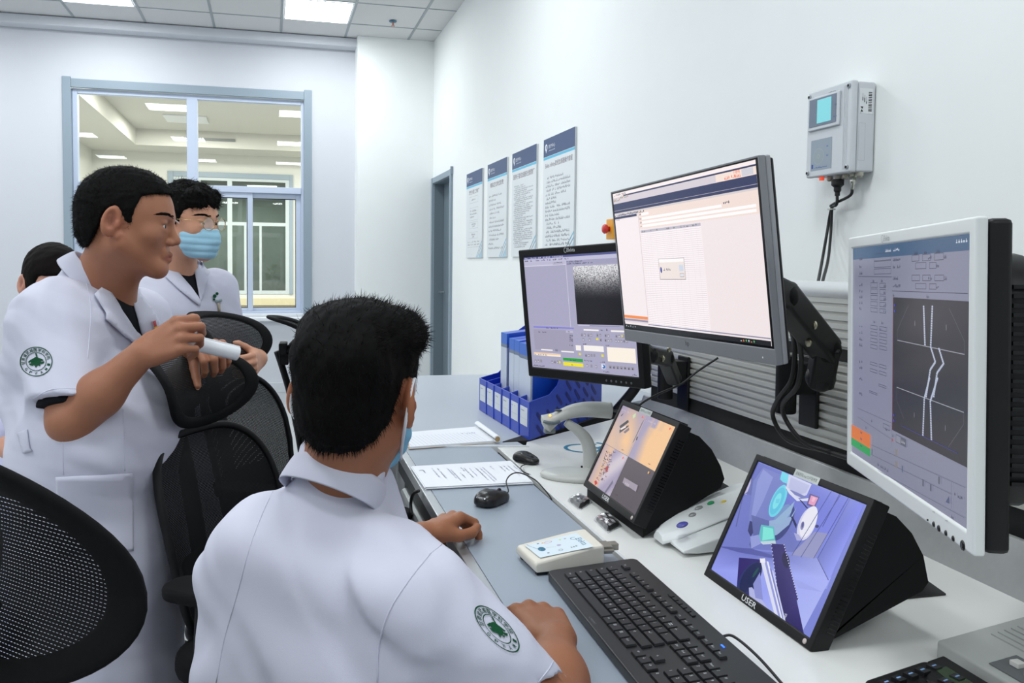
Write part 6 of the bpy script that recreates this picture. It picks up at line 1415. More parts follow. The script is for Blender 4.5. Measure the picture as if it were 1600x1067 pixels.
def badge(bv, poly4, parent, name='sleeve_badge'):
    "round green embroidered badge; poly4: pixel of centre, x-axis end, y-axis end"
    (cx, cy), (ax, ay), (bx_, by_) = poly4; b = MB()
    def W3(x, y, off=.0010):
        px = cx+(ax-cx)*x+(bx_-cx)*y; py = cy+(ay-cy)*x+(by_-cy)*y; h = ray(bv, px, py)
        return (h[0]+h[1]*off) if h else None
    def poly(pts, off=.0012):
        q = [W3(*p, off) for p in pts]
        if all(v is not None for v in q): b.add(q, [tuple(range(len(q)))])
    def ring(r, t, n=72):
        for i in range(n):
            a0, a1 = 2*math.pi*i/n, 2*math.pi*(i+1)/n; poly([(r*math.cos(a0), r*math.sin(a0)), ((r+t)*math.cos(a0), (r+t)*math.sin(a0)), ((r+t)*math.cos(a1), (r+t)*math.sin(a1)), (r*math.cos(a1), r*math.sin(a1))])
    ring(.955, .055); ring(.60, .04)
    def text(t, r, a0, a1, hh, flip=False, ww=None):
        n = len(t)
        for i, ch in enumerate(t):
            a = R(a0+(a1-a0)*(i/(n-1))); vs, fs, x0, y0, x1, y1 = glyphs(ch, True)
            if not fs: continue
            sy = hh/(y1-y0); sx = (ww or hh*.85)/(x1-x0); er = (math.cos(a), math.sin(a)); up = er if not flip else (-er[0], -er[1]); rt = (up[1], -up[0]); q = []
            for u, v in vs:
                u = (u-(x0+x1)/2)*sx; v = (v-(y0+y1)/2)*sy; q.append(W3(er[0]*r+rt[0]*u+up[0]*v, er[1]*r+rt[1]*u+up[1]*v))
            if all(v is not None for v in q): b.add(q, fs)
    text('甘肃省武威医学科学院', .80, 188, 18, .23, ww=.22); text('GPWAMI', .80, 220, 345, .18, True, .15)
    def blob(pts): poly(pts, .0013)
    blob([(-.06, .56), (.03, .58), (.10, .30), (.02, .26)]); blob([(-.30, .14), (-.05, .30), (.12, .28), (.28, .10), (.30, -.10), (.10, -.28), (-.16, -.26), (-.32, -.08)])
    blob([(-.50, -.02), (-.30, .16), (-.28, .02), (-.44, -.10)]); blob([(.16, .26), (.46, .12), (.42, .04), (.26, .06)]); blob([(.30, -.02), (.52, .02), (.46, -.14), (.28, -.16)]); blob([(-.46, -.16), (-.26, -.10), (-.18, -.30), (-.36, -.26)]); blob([(.14, -.24), (.30, -.18), (.22, -.34)]); blob([(-.06, -.28), (.06, -.28), (.02, -.40), (-.04, -.40)])
    return part(name, b, M_green, parent)
# ------------------------------------------------------------ the seated man
J = lambda px, py, d: at(px, py, d=d)
t = thing('person', 'seated person seen from behind in white coat and face mask, hands on the desk', 'person', (.10, 1.12, 0))
seat = t
Hm = body_frame(J(557, 622, 1.10), 29, 4, 2)          # head
Bm = body_frame((.06, 1.10, .96), 48, 10, 0)          # chest: x right, y forward, z up
s = Sdf(); s.ell(Hm @ Vector((0, -.012, .034)), (.070, .090, .078), Hm, .014); head_sdf(s, Hm, sc=.97)
nb = J(535, 742, 1.12)
s.cap(Hm @ Vector((0, -.022, -.045)), nb+Vector((0, 0, -.01)), .054, .053, .03); s.cap(nb, nb-Vector((0, 0, .12)), .048, .06, .03)
shR, elR, wrR = Vector((.185, .94, .880)), Vector((.318, .862, .768)), D(868, 1003, .782)
shL, elL, wrL = Vector((.038, 1.245, .868)), Vector((.14, 1.345, .80)), D(660, 836, .782)
s.cap(nb-Vector((0, 0, .115)), shR, .045, .045, .02); s.cap(nb-Vector((0, 0, .115)), shL, .045, .045, .02)
s.cap(shR, elR, .046, .042, .03); s.cap(elR, elR.lerp(wrR, .45), .043, .040, .03); s.cap(elR.lerp(wrR, .45), wrR, .040, .0265, .03)
s.cap(shL, elL, .046, .042, .03); s.cap(elL, elL.lerp(wrL, .45), .042, .038, .03); s.cap(elL.lerp(wrL, .45), wrL, .038, .0255, .03)
kR = (D(807, 948, .785)+D(862, 958, .785))/2; kL = (D(716, 802, .785)+D(664, 800, .785))/2
tR, _, _ = hand(s, wrR, D(838, 955, .79)-wrR, (0, .1, 1), 1, ((38, 45, 25), (40, 45, 25), (42, 45, 25), (40, 45, 25)), (.55, .8, -.25, 10, 15), 1.0, .10)
tL, _, _ = hand(s, wrL, D(705, 806, .795)-wrL, (-.1, .25, 1), -1, ((40, 45, 25), (48, 55, 30), (50, 58, 30), (50, 58, 30)), (.8, .45, -.45, 20, 25), .98, .10)
V, F = nets(s, .0028); body = np_mesh('body', V, F, M_skin, t, skin_cols(V, [Hm], (156, 102, 72)), 2)
nails(tR[4:5]+tL[:1], mat('fingernail', (206, 150, 128), rough=.3), body)
# hair: flat crown, faded towards the nape
def flat(sd, T):
    sd.ell(T(.0, .0, .100), (.070, .086, .036), Hm, .03); sd.cap(T(-.025, .060, .096), T(.042, .066, .092), .030, .034, .02); sd.cap(T(-.046, -.02, .082), T(.050, .0, .085), .032, .032, .03); sd.cap(T(-.03, -.07, .06), T(.03, -.075, .06), .032, .032, .03)
hl = [(-.12, -.072), (-.09, -.076), (-.07, -.066), (-.05, -.034), (-.032, .012), (-.02, .030), (.0, .036), (.014, .022), (.030, .004), (.045, .030), (.06, .055), (.1, .062)]
hs = hair_sdf(Hm, hl, .012, .97, .0040, flat, 3, .0008); HV, HF_ = nets(hs, .0032)
hb = MB(); hb.v = []; 
Hi = Hm.inverted()
sb = strands('h', HV, HF_, 12000, .007, .0004, M_hair, t, .9, 5, .16, sel=lambda p: (Hi @ Vector(p)).z < .085)
sb2 = strands('h', HV, HF_, 5000, .011, .0005, M_hair, t, -.05, 6, .15, sel=lambda p: (Hi @ Vector(p)).z >= .07, comb=Hm.to_3x3() @ Vector((.35, .6, 0)))
sb.add(sb2.v, sb2.f)
hair = np_mesh('hair', HV, HF_, M_hair, t)
part('hair_strands', sb, M_hair, hair)
# mask: a shell over the lower face, loops round the ears
def shell(name, Hm, parent, m, grow=.006, cut=None, h=.003, pleats=True, mtop=-.006):
    q = Sdf(); T = lambda x, y, z: Hm @ Vector((x, y, z))
    q.ell(T(0, .034, -.045), (.066, .070, .064), Hm, .02); q.cap(T(0, .088, -.012), T(0, .098, -.045), .022, .024, .03); q.ell(T(0, .076, -.085), (.032, .030, .030), Hm, .03)
    Mi = np.array(Hm.inverted(), dtype=np.float32)
    def msk(P):
        l = P@Mi[:3, :3].T+Mi[:3, 3]; return np.maximum(np.maximum(l[:, 2]-mtop, -.106-l[:, 2]), (.022+.15*np.abs(l[:, 2]+.05)-l[:, 1])).astype(np.float32)
    q.fn(msk, .004, 'i')
    if pleats: q.fn(lambda P: (-.0022*np.abs(np.sin((P@Mi[:3, :3].T+Mi[:3, 3])[:, 2]*150))).astype(np.float32), .01, 'd')
    V, F = nets(q, h); return np_mesh(name, V, F, m, parent)
mk = shell('face_mask', Hm, t, M_mask)
T = lambda x, y, z: Hm @ Vector((x, y, z))
for sx in (1, -1):
    b = MB(); b.tube(smooth_pts([T(sx*.066, .030, -.012), T(sx*.078, .014, .016), T(sx*.083, -.004, .034), T(sx*.086, -.022, .022), T(sx*.085, -.029, -.004), T(sx*.080, -.022, -.032), T(sx*.066, .012, -.062), T(sx*.058, .034, -.082)], 6), .0022, 8, flat=(1.2, .6)); part('ear_loop', b, M_strap, mk, smooth=True)
eyes(Hm, t, bvh_of(V, F))
# coat
c = Sdf(); dR = (elR-shR).normalized(); dL = (elL-shL).normalized()
e2 = shR.lerp(elR, .93); c.cap(shR, e2, .068, .060, .04)
e3 = shL.lerp(elL, .75); c.cap(shL, e3, .060, .060, .04)
cut(c, e2+dR*.035, dR, .16); cut(c, e3+dL*.03, dL, .14); c.cap(e2+dR*.012, e2+dR*.10, .054, .058, .003, 's')
T = lambda x, y, z: Bm @ Vector((x, y, z))
c.cap(T(-.065, 0, -.115), T(.10, 0, -.115), .094, .098, .05); c.cap(T(-.05, -.01, -.06), T(.05, -.01, -.06), .080, .080, .06)
c.cap(T(-.030, -.01, -.24), T(.075, -.01, -.24), .106, .110, .09); c.cap(T(-.020, -.02, -.42), T(.065, -.02, -.42), .115, .12, .08)
c.cap(T(-.035, -.02, -.56), T(.08, -.02, -.56), .13, .13, .08)
c.cap(nb-Vector((0, 0, .075)), shR+Vector((-.01, 0, -.005)), .050, .062, .05); c.cap(nb-Vector((0, 0, .075)), shL+Vector((0, 0, .0)), .050, .062, .05)
c.cap(nb-Vector((0, 0, .10)), nb+Vector((.0, .0, .030)), .084, .061, .03)
c.cap(nb-Vector((0, 0, .065)), shR.lerp(nb, .45)-Vector((0, 0, .02)), .058, .052, .04); c.cap(nb-Vector((0, 0, .065)), shL.lerp(nb, .45)-Vector((0, 0, .02)), .058, .052, .04)
c.cap(Vector((.03, 1.18, .52)), Vector((.22, 1.45, .50)), .12, .11, .06); c.cap(Vector((.16, 1.05, .52)), Vector((.36, 1.30, .50)), .12, .11, .06)
UPV = A((0, 0, 1))
def foldS(P):
    w = .010*creases(P, (.75, .55, .15), 30, 2)+.004*wob(P, 26, 5)+.012*np.clip(creases(P, (.3, -.6, 1.0), 42, 7), 0, 1)
    w = w+.0042*np.clip(creases(P, (.55, -.35, .75), 78, 11), -.2, 1)*np.clip(wob(P, 9, 21)+.3, 0, 1)+.0035*creases(P, (.7, .6, -.2), 95, 17)*np.clip(wob(P, 11, 23), 0, 1)
    near = np.exp(-((P-A(shR.lerp(elR, .35)))**2).sum(1)/.02); return (w+.0040*near*creases(P, (.5, .4, -.9), 62, 4)).astype(np.float32)
c.fn(foldS, .01, 'd')
CV, CF = nets(c, .0062); coat = np_mesh('coat', CV, CF, M_coat, t, None, 2); bvc = bvh_of(CV, CF)
collar_ring('collar', J(532, 737, 1.11), 46, 33, .0600, .075, .038, 22, M_coat, coat)
seam('seam', bvc, [(452, 728), (420, 780), (392, 850), (370, 930), (350, 1000), (338, 1066)], .0011, M_seam, coat); seam('seam', bvc, [(672, 865), (640, 905), (608, 955), (592, 1010), (590, 1066)], .0012, M_seam, coat)
seam('seam', bvc, [(672, 865), (690, 850), (697, 836)], .0010, M_seam, coat); seam('seam', bvc, [(841, 1066), (858, 1045), (866, 1030)], .0008, M_seam, coat)
badge(bvc, ((776, 983), (808, 998), (762, 950)), coat)
g = Sdf()
for a, b_, r1, r2 in (((.0, 1.12, .50), (.20, 1.42, .48), .085, .07), ((.13, 1.02, .50), (.33, 1.28, .48), .085, .07), ((.20, 1.42, .47), (.22, 1.44, .09), .066, .045), ((.33, 1.28, .47), (.36, 1.31, .09), .066, .045)): g.cap(a, b_, r1, r2, .03)
GV, GF = nets(g, .012); np_mesh('trousers', GV, GF, M_trous, t, None, 3)
for x, y in ((.23, 1.45), (.37, 1.32)):
    g = Sdf(); g.cap((x-.03, y-.03, .045), (x+.11, y+.10, .035), .043, .036, .03); g.fn(lambda P: -P[:, 2]+.001, .004, 'i'); GV, GF = nets(g, .006); np_mesh('shoe', GV, GF, M_shoe, t, None, 1)

t = thing('swivel_stool', 'low black stool under the seated person', 'stool', (.10, 1.16, 0)); b = MB(); b.lathe([(.20, .33), (.215, .35), (.215, .385), (.19, .40)], Matrix.Translation((.10, 1.16, 0)), 28); part('seat', b, M_black, t, smooth=False)
b = MB(); b.lathe([(.025, .03), (.025, .33)], Matrix.Translation((.10, 1.16, 0)), 16); b.lathe([(.20, .0), (.20, .015), (.03, .03)], Matrix.Translation((.10, 1.16, 0)), 28); part('pedestal', b, M_chrome, t)
# ------------------------------------------------------------ mesh office chairs
def mesh_cloth(name, rgb, fz=330, fx=240, hole=.15):
    m = bpy.data.materials.new(name); m.use_nodes = True; nt = m.node_tree; b = nt.nodes['Principled BSDF']; b.inputs['Base Color'].default_value = (*lin(rgb), 1); b.inputs['Roughness'].default_value = .7; b.inputs['Specular IOR Level'].default_value = .2
    at_ = nt.nodes.new('ShaderNodeUVMap'); at_.uv_map = 'UVMap'; sp = nt.nodes.new('ShaderNodeSeparateXYZ'); nt.links.new(at_.outputs[0], sp.inputs[0]); o = []
    for ax, f, h in ((0, fx, .55), (1, fz, hole)):
        mu = nt.nodes.new('ShaderNodeMath'); mu.operation = 'MULTIPLY'; mu.inputs[1].default_value = f; nt.links.new(sp.outputs[ax], mu.inputs[0])
        fr = nt.nodes.new('ShaderNodeMath'); fr.operation = 'FRACT'; nt.links.new(mu.outputs[0], fr.inputs[0]); lt = nt.nodes.new('ShaderNodeMath'); lt.operation = 'LESS_THAN'; lt.inputs[1].default_value = h; nt.links.new(fr.outputs[0], lt.inputs[0]); o.append(lt)
    an = nt.nodes.new('ShaderNodeMath'); an.operation = 'MULTIPLY'; nt.links.new(o[0].outputs[0], an.inputs[0]); nt.links.new(o[1].outputs[0], an.inputs[1])
    sb = nt.nodes.new('ShaderNodeMath'); sb.operation = 'SUBTRACT'; sb.inputs[0].default_value = 1; nt.links.new(an.outputs[0], sb.inputs[1]); nt.links.new(sb.outputs[0], b.inputs['Alpha']); return m
M_mesh = mesh_cloth('black chair mesh', (15, 16, 17)); M_cf = mat('chair frame black', (15, 16, 17), rough=.55, spec=.25, bump=.15, bscale=900); M_foam = mat('chair border cloth', (12, 13, 14), rough=.85, bump=.3, bscale=1500, spec=.2)
def panel(name, S, parent, r0, thick, fr_mat, n=64):
    "a framed mesh panel; S(r, angle) gives the point of the sheet"
    b = MB(); rg = []
    for k in range(n):
        th = 2*math.pi*k/n; p0, p1, pm = S(r0, th), S(1.0, th), S((r0+1)/2, th); o = (p1-p0).normalized(); t_ = (S(1.0, th+.05)-S(1.0, th-.05)).normalized(); nn = o.cross(t_).normalized(); w = (p1-p0).length/2; rg.append([pm+o*(w*math.copysign(abs(math.cos(a))**.7, math.cos(a)))+nn*(thick*math.copysign(abs(math.sin(a))**.8, math.sin(a))) for a in [2*math.pi*j/12 for j in range(12)]])
    b.loft(rg+[rg[0]], False); fo = part(name+'_frame', b, fr_mat, parent, smooth=True)
    b = MB(); NR = 14; vs = [S(0, 0)]
    for i in range(1, NR+1): vs += [S(r0*1.01*i/NR, 2*math.pi*k/n) for k in range(n)]
    fs = [(0, 1+k, 1+(k+1) % n) for k in range(n)]
    for i in range(NR-1): fs += [(1+i*n+k, 1+(i+1)*n+k, 1+(i+1)*n+(k+1) % n, 1+i*n+(k+1) % n) for k in range(n)]
    b.add(vs, fs); o = part(name+'_mesh', b, M_mesh, parent, smooth=True); uv = o.data.uv_layers.new(name='UVMap')
    for l in o.data.loops: c = vs[l.vertex_index]; uv.data[l.index].uv = (c.x, c.z*1.0)
    return fo
def sup(th, e): return (math.copysign(abs(math.cos(th))**e, math.cos(th)), math.copysign(abs(math.sin(th))**e, math.sin(th)))
t = thing('office_chair', 'x', 'chair', (0, 0, 0), group='black mesh office chairs'); chair0 = t
TI = R(13); piv = Vector((0, -.17, .46))
def bk(x, y, z): return piv+Vector((x, y*math.cos(TI)-z*math.sin(TI), z*math.cos(TI)+y*math.sin(TI)))
def Sback(r, th):
    c, s_ = sup(th, .55); x = r*c; z = r*s_; v = (z+1)/2; w = .165+.045*math.sin(v*2.6); return bk(x*w, .035*math.sin(v*3.0)-.0-.03*(1-x*x)+.02, .235+z*.235)
def Shead(r, th):
    c, s_ = sup(th, .86); x = r*c; z = r*s_; v = (z+1)/2; w = .160-.012*z; return bk(x*w, .01+.055*math.sin(v*2.7+.25)-.085*v**2.6+.030*x*x, .468+.20*v)
panel('backrest', Sback, t, .93, .009, M_cf); panel('headrest', Shead, t, .78, .007, M_foam)
b = MB(); b.tube(smooth_pts([bk(0, -.02, -.06), bk(0, -.055, .05), bk(0, -.05, .2), bk(0, -.045, .36), bk(0, -.05, .47), bk(0, -.055, .53)], 5), [.024, .024, .022, .022, .021, .021, .02, .02, .019, .019]+[.018]*16, 10, flat=(1.4, .7)); part('back_post', b, M_cf, t, smooth=True)
b = MB(); b.box(bk(0, -.035, .50), (.07, .035, .05)); b.box(bk(0, -.03, .535), (.10, .03, .045)); b.tube([bk(-.04, -.02, .52), bk(-.02, .02, .55)], .012); b.tube([bk(.04, -.02, .52), bk(.02, .02, .55)], .012); part('headrest_bracket', b, M_cf, t, bev=.006)
b = MB(); b.loft([[bk(x, -.045+.03*(x/.1)**2+yy, z) for yy, z in ((0, .10), (.012, .09), (.012, .20), (0, .19))] for x in (-.13, -.08, 0, .08, .13)]); part('lumbar_support', b, M_cf, t, bev=.006)
b = MB(); b.prism(rrect(.48, .46, .09, 6, 0, .05), .445, .50); part('seat', b, M_foam, t, bev=.02, seg=3)
b = MB(); b.box((0, .02, .415), (.24, .26, .05)); part('tilt_mechanism', b, M_cf, t, bev=.01)
for sx in (-1, 1):
    b = MB(); b.tube(smooth_pts([(sx*.16, .0, .43), (sx*.27, -.02, .44), (sx*.285, -.02, .55), (sx*.28, -.02, .66)], 5), .018, 10, flat=(.8, 1.5)); ap = part('arm_post', b, M_cf, t, smooth=True)
    b = MB(); b.prism(rrect(.09, .26, .04, 5, sx*.28, .02), .66, .685); part('arm_pad', b, M_foam, t, bev=.008)
b = MB(); b.lathe([(.028, .10), (.028, .25), (.018, .25), (.018, .40)], None, 18); part('gas_column', b, M_gloss, t)
for i in range(5):
    a = 2*math.pi*i/5+.3; d = Vector((math.cos(a), math.sin(a), 0)); b = MB(); b.tube([d*.02+Vector((0, 0, .115)), d*.17+Vector((0, 0, .10)), d*.31+Vector((0, 0, .075))], [.030, .024, .017], 10, flat=(1.1, .8)); lg = part('base_leg', b, M_cf, t, smooth=True)
    b = MB(); q = Vector((-d.y, d.x, 0))
    for sx in (-1, 1): b.lathe([(.0, -.009), (.027, -.009), (.0275, .009), (.0, .009)], Matrix.Translation(d*.31+q*(sx*.014)+Vector((0, 0, .0285))) @ q.to_track_quat('Z', 'X').to_matrix().to_4x4(), 18)
    part('caster', b, M_gloss, lg, smooth=False)
def put(o, x, y, heading, label, sz=1.0, tw=0):
    o.location = (x, y, 0); o.rotation_euler = (0, 0, -R(heading)+tw); o.scale = (1, 1, sz); o['label'] = label
c_top = bk(0, 0, .47)          # top of the backrest in the chair's own frame
def place(top, heading, label, sz=1.0, first=False, ref=None):
    o = chair0 if first else copy_tree(chair0); h = R(heading); y = (ref or c_top).y; put(o, top.x-y*math.sin(h), top.y-y*math.cos(h), heading, label, sz); return o
ch1 = place(at(303, 668, d=1.86), 124, 'black mesh office chair whose headrest is gripped by the standing man with the rolled paper', 1.0, True)
ch2 = place(at(352, 602, d=2.42), 121, 'black mesh office chair behind the first one, held by the masked standing man', 1.045)
ch3 = place(at(461, 569, d=3.05), 93, 'black mesh office chair seen edge-on, between the window and the seated person\'s head', 1.0)
ch0 = place(at(10, 962, d=.74), 44, 'black mesh office chair closest to the camera, filling the lower left corner', 1.0, ref=Shead(0, 0))
pc = Shead(0, 0)
for o in ch0.children:        # its headrest is swivelled forward
    if o.name.startswith('headrest_'): o.location = (0, 0, 0); o.matrix_basis = Matrix.Translation(pc) @ Matrix.Rotation(R(-30 if 'bracket' not in o.name else 0), 4, 'X') @ Matrix.Translation(-pc)
for o in list(ch0.children):
    if o.name.startswith('arm_'): bpy.data.objects.remove(o)
# ------------------------------------------------------------ the standing man with the rolled paper
def coat_folds(sd, spec):
    def f(P):
        o = np.zeros(len(P), np.float32)
        for kind, amp, d, sc, seed in spec: o += amp*(creases(P, d, sc, seed) if kind == 'c' else wob(P, sc, seed))
        return o.astype(np.float32)
    sd.fn(f, .01, 'd')
t = thing('person', 'standing person in profile, white coat, holding rolled paper on the chair, no mask', 'person', (-.42, 1.98, 0)); man1 = t
Hm = body_frame(J(199, 351, 1.80), 95, 5, 0)
T = lambda x, y, z: Hm @ Vector((x, y, z)); s = Sdf()
s.ell(T(0, -.012, .036), (.074, .094, .082), Hm, .014); head_sdf(s, Hm, fat=1.16); s.ell(T(0, .050, -.085), (.036, .036, .018), Hm, .02)
nb = J(152, 450, 1.86)
s.cap(T(0, -.022, -.05), nb+Vector((.01, 0, 0)), .058, .060, .03); s.cap(T(0, .005, -.07), nb+Vector((.03, -.01, -.02)), .040, .046, .03); s.cap(nb, nb-Vector((0, 0, .12)), .07, .09, .04)
shR, elR, wrR = J(82, 500, 1.72), J(112, 658, 1.60), J(222, 553, 1.60)
shL, elL, wrL = J(215, 500, 2.06), J(262, 640, 2.02), J(312, 545, 1.90)
s.cap(shR, elR, .046, .042, .03); s.cap(elR, elR.lerp(wrR, .4), .042, .041, .03); s.cap(elR.lerp(wrR, .4), wrR, .041, .0285, .03)
s.cap(shL, elL, .05, .045, .03); s.cap(elL, elL.lerp(wrL, .4), .045, .043, .03); s.cap(elL.lerp(wrL, .4), wrL, .043, .029, .03)
pa, pb = J(278, 530, 1.66), J(371, 552, 1.74)          # the paper roll
axp = (pb-pa).normalized(); camd = (EYE-pa).normalized()
tR, _, _ = hand(s, wrR, J(268, 527, 1.60)-wrR, camd*.8+Vector((0, 0, .5)), 1, ((48, 60, 40), (52, 62, 40), (56, 62, 40), (58, 60, 40)), (.8, .35, -.6, 15, 15), .98, .03)
tL, _, _ = hand(s, wrL, J(345, 530, 1.76)-wrL, Vector((0, 0, .9))+camd*.65, -1, ((62, 60, 35), (62, 62, 35), (60, 62, 35), (58, 60, 35)), (.55, .30, -.95, 5, 10), .98, .03)
V, F = nets(s, .0028); body = np_mesh('body', V, F, M_skin, t, skin_cols(V, [Hm], (160, 108, 82)), 2)
nails(tL[4:5], mat('fingernail', (0, 0, 0)), body); eyes(Hm, t, bvh_of(V, F))
hl = [(-.12, -.050), (-.09, -.062), (-.065, -.055), (-.045, -.020), (-.03, .020), (-.012, .034), (.004, .020), (.014, -.022), (.026, -.020), (.031, .030), (.042, .064), (.068, .072), (.1, .078)]
hs = hair_sdf(Hm, hl, .012, 1.0, .0065, None, 8, .0010); HV, HF_ = nets(hs, .0034); hair = np_mesh('hair', HV, HF_, M_hair, t)
part('hair_strands', strands('h', HV, HF_, 12000, .0065, .0004, M_hair, t, .35, 9, .42), M_hair, hair)
Bm = body_frame(nb+Vector((-.03, .0, -.03)), 92, 12, 0); T = lambda x, y, z: Bm @ Vector((x, y, z)); c = Sdf(); dR = (elR-shR).normalized(); dL = (elL-shL).normalized(); cutd = (dR+Vector((-.35, 0, -.25))).normalized()
e2 = shR.lerp(elR, .74); c.cap(shR, e2+dR*.05, .070, .078, .045); e3 = shL.lerp(elL, .7); c.cap(shL, e3, .068, .07, .04)
cut(c, e2+cutd*.03, cutd, .17); cut(c, e3+dL*.03, dL, .15); c.cap(e2-dR*.01, e2+dR*.10, .063, .066, .004, 's')
c.cap(T(-.11, 0, -.10), T(.11, 0, -.10), .105, .105, .06); c.cap(T(-.05, -.01, -.035), T(.05, -.01, -.035), .078, .078, .06)
w1, w2_, w3 = J(158, 690, 1.78), J(162, 860, 1.80), J(166, 1085, 1.83); bl = w2_; ly = Vector((.01, .052, 0))
for sg in (-1, 1): c.cap(T(.05*sg, .02, -.2), w1+ly*sg, .125, .143, .06); c.cap(w1+ly*sg, w2_+ly*sg, .143, .150, .06); c.cap(w2_+ly*sg, w3+ly*sg, .152, .160, .06)
c.cap(nb-Vector((0, 0, .07)), shR, .06, .066, .06); c.cap(nb-Vector((0, 0, .07)), shL, .06, .066, .06)
c.cap(nb-Vector((0, 0, .10)), nb+Vector((-.012, .0, .006)), .088, .066, .03)
coat_folds(c, (('c', .0065, (.9, .2, .25), 26, 3), ('w', .0035, 0, 22, 4), ('c', .0050, (.5, -.3, 1), 38, 9), ('c', .0028, (.4, .2, .9), 84, 19)))
CV, CF = nets(c, .0062); coat = np_mesh('coat', CV, CF, M_coat, t, None, 2); bv = bvh_of(CV, CF)
g = Sdf(); g.cap(e2-dR*.03, e2+dR*.030, .0585, .0605, .01); cut(g, e2+cutd*.042, cutd, .12); GV, GF = nets(g, .005); np_mesh('tee_sleeve', GV, GF, M_tee, t, None, 1)
patch('tee_shirt', bv, [(160, 440), (168, 456), (180, 478), (196, 502), (210, 522), (217, 531), (221, 528), (214, 500), (205, 470), (197, 440), (180, 448)], .003, M_tee, coat, 5, .002)
patch('lapel', bv, [(145, 462), (162, 492), (161, 500), (185, 520), (213, 541), (219, 530), (200, 505), (182, 478), (168, 456), (158, 452)], .006, M_coat, coat, 5, .003, lift=lambda x, y: .003)
patch('lapel', bv, [(196, 440), (205, 444), (217, 450), (214, 458), (230, 476), (247, 503), (252, 520), (240, 525), (228, 535), (220, 529), (213, 500), (204, 470)], .005, M_coat, coat, 5, .003, lift=lambda x, y: .002)
collar_ring('collar', J(154, 424, 1.85), 92, 42, .062, .082, .038, 35, M_coat, coat)
patch('pocket', bv, [(88, 745), (206, 739), (208, 860), (92, 866)], .003, M_coat, coat, 8, .002)
seam('seam', bv, [(88, 764), (147, 762), (206, 757)], .0009, M_seam, coat); seam('seam', bv, [(135, 440), (142, 480), (140, 520), (137, 560)], .0010, M_seam, coat); seam('seam', bv, [(51, 624), (75, 610), (100, 607), (128, 608)], .0008, M_seam, coat); seam('seam', bv, [(100, 640), (98, 690), (99, 742)], .0008, M_seam, coat); seam('seam', bv, [(192, 640), (194, 690), (195, 736)], .0008, M_seam, coat)
patch('belt_tab', bv, [(29, 676), (44, 671), (48, 700), (52, 704), (38, 708), (33, 692)], .004, M_coat, coat, 4, .003)
badge(bv, ((57, 565), (82, 565), (57, 542)), coat)
b = MB()
for i, (pts, col) in enumerate((([(231, 501), (236, 500), (239, 508), (235, 510)], 0), ([(234, 509), (239, 507), (243, 516), (239, 518)], 1))):
    b.cur = i; q = [ray(bv, *p) for p in pts]
    if all(q): b.add([h[0]+h[1]*.012 for h in q], [(0, 1, 2, 3)])
if b.v: part('lapel_pin', b, [mat('pin red', (190, 30, 34), rough=.3), mat('pin gold', (226, 180, 50), rough=.3, metal=.5)], coat)
def legs(t, feet, hip_z, m=M_trous, r=.075, dirv=(.1, 0)):
    g = Sdf()
    for (x, y, hx, hy) in feet: g.cap((hx, hy, hip_z), ((x+hx)/2, (y+hy)/2, hip_z*.55), r*1.15, r*.9, .03); g.cap(((x+hx)/2, (y+hy)/2, hip_z*.55), (x, y, .09), r*.9, r*.72, .03)
    GV, GF = nets(g, .011); np_mesh('trousers', GV, GF, m, t, None, 3)
    for (x, y, hx, hy) in feet:
        g = Sdf(); g.cap((x-dirv[0]*.3, y-dirv[1]*.3, .045), (x+dirv[0]*1.5, y+dirv[1]*1.5, .036), .044, .036, .03); g.fn(lambda P: -P[:, 2]+.001, .004, 'i'); GV, GF = nets(g, .006); np_mesh('shoe', GV, GF, M_shoe, t, None, 1)
legs(t, ((bl.x+.0, bl.y-.10, bl.x+.03, bl.y-.06), (bl.x+.02, bl.y+.10, bl.x+.03, bl.y+.06)), .62, dirv=(.1, -.0))
# the rolled paper
t = thing('rolled_paper', 'roll of lined white paper held in the standing man\'s fists over the headrest', 'paper roll', pa)
b = MB(); sx = axp.cross(Vector((0, 0, 1))).normalized(); uz = sx.cross(axp); rings = []
for f in (-.02, 1):
    p = pa.lerp(pb, f); pr = []
    for k in range(64): a = k/64*2*math.pi*2.3; r_ = .0165-.0012*k/64*2.3; pr.append(p+sx*(r_*math.cos(a+1.2))+uz*(r_*math.sin(a+1.2)))
    for k in range(63, -1, -1): a = k/64*2*math.pi*2.3; r_ = .0159-.0012*k/64*2.3; pr.append(p+sx*(r_*math.cos(a+1.2))+uz*(r_*math.sin(a+1.2)))
    rings.append(pr)
b.loft(rings, False); part('sheet', b, M_paper, t, smooth=False)
b = MB()
for k in range(16):
    a = R(100+k*13); q = lambda f, e=0: pa.lerp(pb, f)+(sx*math.cos(a+e)+uz*math.sin(a+e))*.0169
    b.add([q(.0), q(1), q(1, .035), q(0, .035)], [(0, 1, 2, 3)])
part('ruled_lines', b, mat('rule line grey', (150, 154, 168)), t)

